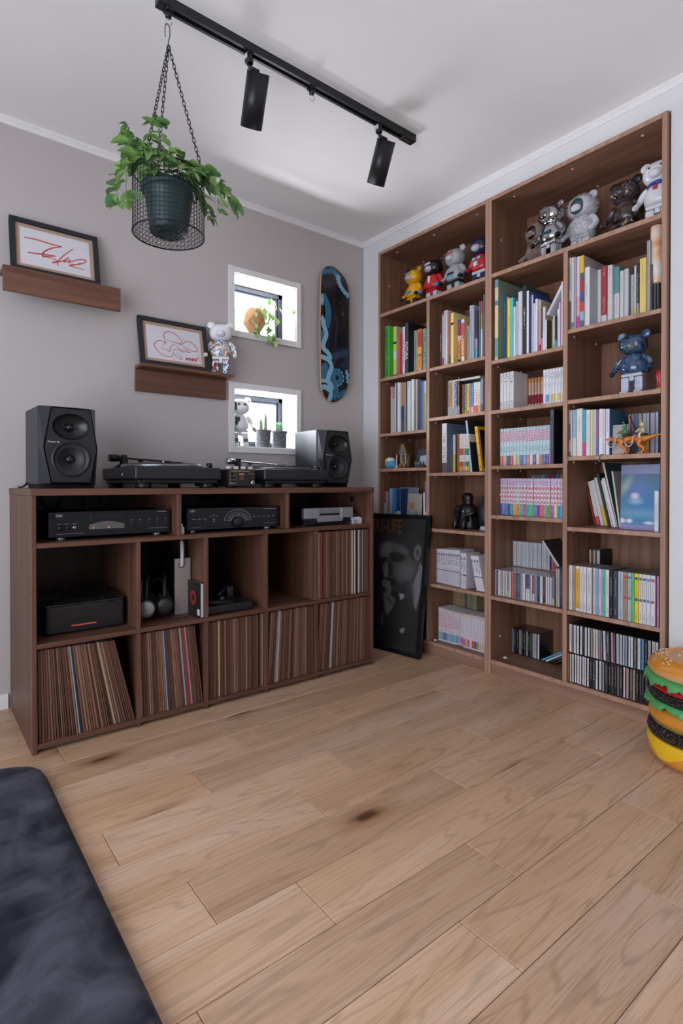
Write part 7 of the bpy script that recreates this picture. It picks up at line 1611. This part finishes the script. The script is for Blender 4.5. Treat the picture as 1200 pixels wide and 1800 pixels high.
PG = [(p_, t_, f_, min(q[0] for q in p_)-f_, max(q[0] for q in p_)+f_, min(q[1] for q in p_)-f_, max(q[1] for q in p_)+f_) for p_, t_, f_ in PG]
def tone(u, v):
    w_ = P0+e1*u+e2*v-CAM; dz = w_.dot(FW); x = (600+FPX*w_.dot(RT)/dz-640)*6.4286; y = (CYPX-FPX*w_.dot(UP)/dz-890)*6.4286
    c = .009
    for p_, t_, f_, xa, xb, ya, yb in PG:
        if x < xa or x > xb or y < ya or y > yb: continue
        ins = False; dm = 1e9; n = len(p_)
        for i in range(n):
            (ax, ay), (bx, by) = p_[i], p_[i-1]
            if (ay > y) != (by > y) and x < (bx-ax)*(y-ay)/(by-ay)+ax: ins = not ins
            t = max(0., min(1., ((x-ax)*(bx-ax)+(y-ay)*(by-ay))/((bx-ax)**2+(by-ay)**2))); dm = min(dm, (x-ax-t*(bx-ax))**2+(y-ay-t*(by-ay))**2)
        d = sqrt(dm); k = min(max(((d if ins else -d)/f_+1)/2, 0), 1); k = k*k*(3-2*k); c = c*(1-k)+t_*k
    return c
m = MB(); m.vc = []; nx, nz = 110, 160; i0 = b*.9
for j in range(nz+1):
    for i in range(nx+1):
        u = i0+(PWd-2*i0)*i/nx; v = i0+(PHt-2*i0)*j/nz; m.v.append((u, .006, v)); q = tone(u, v)*1.0; m.vc.append((q*1.02, q*.98, q, 1))
for j in range(nz):
    for i in range(nx): m.f.append((j*(nx+1)+i, j*(nx+1)+i+1, (j+1)*(nx+1)+i+1, (j+1)*(nx+1)+i)); m.m.append(0); m.sm.append(False)
m.build('portrait_print', vcol('poster_print', .6), po)
ul, vl = pz(430, 130); ur, vb = pz(130, 300)
tm = text_mesh('PAS-LIFE', M('#5c3a24', .6), .080, 'RIGHT'); lt = part('lettering', tm, po, (ul, .0052, (vl+vb)/2-.005), (pi/2, 0, pi)); lt.scale = (.95, 1.35, 1); lt.scale.x = .78
MB().box(b*.9, PWd-b*.9, .002, .0028, b*.9, PHt-b*.9).build('glazing', glass('poster_glazing', .06), po)
# ================================================================== burger stool
BX, BYY, R0 = -.172, -1.922, .163
bs = thing('burger_stool', 'hamburger shaped stool with sesame bun, lettuce, tomato and patties by the bookcase', 'stool', (BX, BYY, 0))
BUN = M('#d08a30', .28, coat=.5, scale=12, var=.12); BUNL = M('#d09a62', .4)
def bunmat():
    m = bpy.data.materials.new('glazed_bun'); nt, N, L, p = nodes(m); tc = N.new('ShaderNodeTexCoord'); sp = N.new('ShaderNodeSeparateXYZ'); L.new(tc.outputs['Object'], sp.inputs[0])
    mr = N.new('ShaderNodeMapRange'); mr.inputs['From Min'].default_value = .285; mr.inputs['From Max'].default_value = .335; L.new(sp.outputs['Z'], mr.inputs['Value'])
    cr = N.new('ShaderNodeValToRGB'); e = cr.color_ramp.elements; e[0].color = lin('#d9b184'); e[0].position = .0; e[1].color = lin('#d0852a'); e[1].position = .62; L.new(mr.outputs[0], cr.inputs[0]); L.new(cr.outputs[0], p.inputs['Base Color'])
    p.inputs['Roughness'].default_value = .3; p.inputs['Coat Weight'].default_value = .5; return m
MB().lathe([(0, .282), (R0-.020, .282), (R0-.004, .288), (R0+.002, .302), (R0-.002, .318), (R0-.016, .332), (R0-.036, .341), (R0-.050, .343), (R0-.058, .340), (R0-.062, .336), (0, .334)], 64).build('top_bun', bunmat(), bs)
MB().lathe([(0, .3368), (R0-.066, .3388), (R0-.061, .3362)], 48).build('seat_pad', M('#cda07c', .8, bump=.6, scale=150), bs)
rb = random.Random(3); SEED = M('#f0e2c4', .4)
sm = MB().ball((0, 0, 0), (.0042, .0026, .0018), 8, 6).mesh('sesame_seed', SEED)
def bun_z(r):
    pts = [(R0-.062, .336), (R0-.058, .340), (R0-.050, .343), (R0-.036, .341), (R0-.016, .332), (R0-.002, .318)]
    for (a, za), (b_, zb) in zip(pts, pts[1:]):
        if a <= r <= b_: return za+(zb-za)*(r-a)/(b_-a)
    return .337
for k in range(70):
    a = rb.uniform(0, 2*pi); r_ = rb.uniform(.03, R0-.012) if k % 3 else rb.uniform(R0-.055, R0-.012)
    part('sesame_seed', sm, bs, (r_*cos(a), r_*sin(a), bun_z(r_)+.0008 if r_ > R0-.062 else .3392), (0, rb.uniform(-.2, .2), rb.uniform(0, 3)))
def frill(z, r, col, seed, amp=.016, hh=.030):
    n = 160; m = MB(); r_ = random.Random(seed); ph = [r_.uniform(0, 6) for _ in range(4)]
    for j in range(6):
        t = j/5
        for i in range(n):
            a = 2*pi*i/n; wv = .5*sin(13*a+ph[0])+.35*sin(29*a+ph[1])+.3*sin(47*a+ph[2]); rr_ = r-.055+.062*min(1, t*1.6)+amp*.25*wv*t; z_ = z+.006*(1-t)-hh*(max(0, t-.45)/.55)**1.2*(.62+.38*wv)
            m.v.append((rr_*cos(a), rr_*sin(a), z_))
    for j in range(5):
        for i in range(n): q = (j*n+i, j*n+(i+1) % n, (j+1)*n+(i+1) % n, (j+1)*n+i); m.f.append(q); m.m.append(0); m.sm.append(True)
    return m.build('lettuce', M(col, .4, coat=.2, scale=30, var=.2, bump=.4), bs)
frill(.282, R0+.003, '#4c9a58', 1, .02, .030); frill(.204, R0+.001, '#4c9a5c', 2, .02, .024)
MB().lathe([(0, .236), (R0-.016, .236), (R0-.008, .242), (R0-.010, .254), (R0-.03, .260), (0, .260)], 56).build('tomato', M('#b01c26', .25, coat=.5), bs)
PAT = bpy.data.materials.new('patty'); nt, N, L, p = nodes(PAT); tc = N.new('ShaderNodeTexCoord'); v_ = N.new('ShaderNodeTexVoronoi'); v_.inputs['Scale'].default_value = 130; L.new(tc.outputs['Object'], v_.inputs['Vector'])
cr = N.new('ShaderNodeValToRGB'); cr.color_ramp.elements[0].color = lin('#4a3a3e'); cr.color_ramp.elements[1].color = lin('#1c1418'); cr.color_ramp.elements[1].position = .5; L.new(v_.outputs['Distance'], cr.inputs[0]); L.new(cr.outputs[0], p.inputs['Base Color']); p.inputs['Roughness'].default_value = .3
bp = N.new('ShaderNodeBump'); bp.inputs['Strength'].default_value = 1.; bp.inputs['Distance'].default_value = .008; bp.invert = True; L.new(v_.outputs['Distance'], bp.inputs['Height']); L.new(bp.outputs[0], p.inputs['Normal'])
MB().lathe([(0, .200), (R0-.022, .200), (R0-.006, .206), (R0, .218), (R0-.004, .232), (R0-.018, .240), (0, .240)], 64).build('patty', PAT, bs)
MB().lathe([(0, .128), (R0-.022, .128), (R0-.007, .134), (R0-.001, .152), (R0-.004, .172), (R0-.016, .182), (0, .184)], 64).build('middle_bun', BUN, bs)
MB().lathe([(0, .122), (R0-.018, .122), (R0-.012, .126), (R0-.016, .132), (0, .132)], 56).build('pickle_layer', M('#6a7a2c', .3, coat=.4), bs)
MB().lathe([(0, .080), (R0-.018, .080), (R0-.002, .086), (R0+.003, .100), (R0-.001, .116), (R0-.014, .124), (0, .124)], 64).build('patty', PAT, bs)
a0 = atan2(-.6, -1.)
# cheese: square sheet draped, corners hanging
m = MB(); n = 128
for j, (t, dz) in enumerate(((.0, .0), (.75, .0), (.93, -.001), (1., -.004), (1.012, -.010), (1.02, -.020))):
    for i in range(n):
        a = 2*pi*i/n; cor = abs(cos(2*(a-a0-.62)))**4; m.v.append((R0*t*1.0*cos(a), R0*t*1.0*sin(a), .0835+dz-(cor*.036 if j == 5 else cor*.018 if j == 4 else 0)))
for j in range(5):
    for i in range(n): m.f.append((j*n+i, j*n+(i+1) % n, (j+1)*n+(i+1) % n, (j+1)*n+i)); m.m.append(0); m.sm.append(True)
m.build('cheese_slice', M('#e4b420', .3, coat=.4), bs)
MB().lathe([(0, .0), (R0-.034, 0), (R0-.014, .008), (R0-.001, .026), (R0+.001, .044), (R0-.006, .062), (R0-.02, .076), (0, .082)], 64).build('bottom_bun', BUN, bs)
a0 = atan2(-.6, -1.); 
for k, (da, z_) in enumerate(((.10, .062), (.42, .050))):
    a = a0+da; q = (R0+.004); MB().tube(catmull([(q*cos(a), q*sin(a), z_+.018), (q*1.01*cos(a+.02), q*1.01*sin(a+.02), z_+.004), (q*1.012*cos(a-.02), q*1.012*sin(a-.02), z_-.012)], 5), [.004, .005, .006, .0055, .005, .006, .008, .0095, .009, .006, .002], n=10).build('mayonnaise_drip', M('#ece6d8', .25, coat=.5), bs)
# ================================================================== rug
RX, RX1, RYa, RYb, RR, HT = -3.30, -1.886, -2.60, -.588, .11, .030
m = MB(); n1, n2 = 110, 150
import mathutils.noise as mn
def inside(x, y):
    """distance to the rounded-rectangle border (positive inside)"""
    cx_, cy_ = (RX+RX1)/2, (RYa+RYb)/2; qx = abs(x-cx_)-((RX1-RX)/2-RR); qy = abs(y-cy_)-((RYb-RYa)/2-RR)
    return RR-(sqrt(max(qx, 0)**2+max(qy, 0)**2)+min(max(qx, qy), 0))
tufts = [(RX+.16+.23*i+(.115 if j % 2 else 0), RYa+.10+.20*j) for i in range(7) for j in range(11)]
for j in range(n2+1):
    for i in range(n1+1):
        # concentric mapping so the border follows the rounded outline
        u, v = -1+2*i/n1, -1+2*j/n2; x = (RX+RX1)/2+u*(RX1-RX)/2; y = (RYa+RYb)/2+v*(RYb-RYa)/2
        d = inside(x, y)
        if d < 0:
            cx_ = min(max(x, RX+RR), RX1-RR); cy_ = min(max(y, RYa+RR), RYb-RR); k = RR/max(sqrt((x-cx_)**2+(y-cy_)**2), 1e-9); x = cx_+(x-cx_)*k; y = cy_+(y-cy_)*k; d = 0
        e = min(d/.035, 1); z = HT*sqrt(max(0, 1-(1-e)**2))
        z += e*(.014*mn.noise(Vector((x*4, y*9, 0)))+.010*mn.noise(Vector((x*9, y*22, 3)))+.0022*mn.noise(Vector((x*45, y*45, 5))))
        for tx, ty in tufts:
            q = ((x-tx)/.05)**2+((y-ty)/.022)**2
            if q < 6: z -= e*.015*math.exp(-q)
        m.v.append((x, y, max(z, .0006)))
for j in range(n2):
    for i in range(n1): m.f.append((j*(n1+1)+i, j*(n1+1)+i+1, (j+1)*(n1+1)+i+1, (j+1)*(n1+1)+i)); m.m.append(0); m.sm.append(True)
RUG = bpy.data.materials.new('plush_rug'); nt, N, L, p = nodes(RUG); tc = N.new('ShaderNodeTexCoord')
n_ = N.new('ShaderNodeTexNoise'); n_.inputs['Scale'].default_value = 6; n_.inputs['Detail'].default_value = 5; n_.inputs['Distortion'].default_value = 1.2; L.new(tc.outputs['Object'], n_.inputs['Vector'])
cr = N.new('ShaderNodeValToRGB'); e = cr.color_ramp.elements; e[0].position = .38; e[0].color = lin('#25262e'); e[1].position = .64; e[1].color = lin('#50505a'); L.new(n_.outputs['Fac'], cr.inputs[0]); L.new(cr.outputs[0], p.inputs['Base Color'])
p.inputs['Roughness'].default_value = .95; p.inputs['Specular IOR Level'].default_value = .1; p.inputs['Sheen Weight'].default_value = .28; p.inputs['Sheen Roughness'].default_value = .4; p.inputs['Sheen Tint'].default_value = lin('#8c8c98')
n3 = N.new('ShaderNodeTexNoise'); n3.inputs['Scale'].default_value = 420; n3.inputs['Detail'].default_value = 2; L.new(tc.outputs['Object'], n3.inputs['Vector'])
bp = N.new('ShaderNodeBump'); bp.inputs['Strength'].default_value = .5; bp.inputs['Distance'].default_value = .003; L.new(n3.outputs['Fac'], bp.inputs['Height']); L.new(bp.outputs[0], p.inputs['Normal'])
tag(m.build('rug', RUG), 'dark slate plush quilted rug with rounded corner on the oak floor', 'rug')
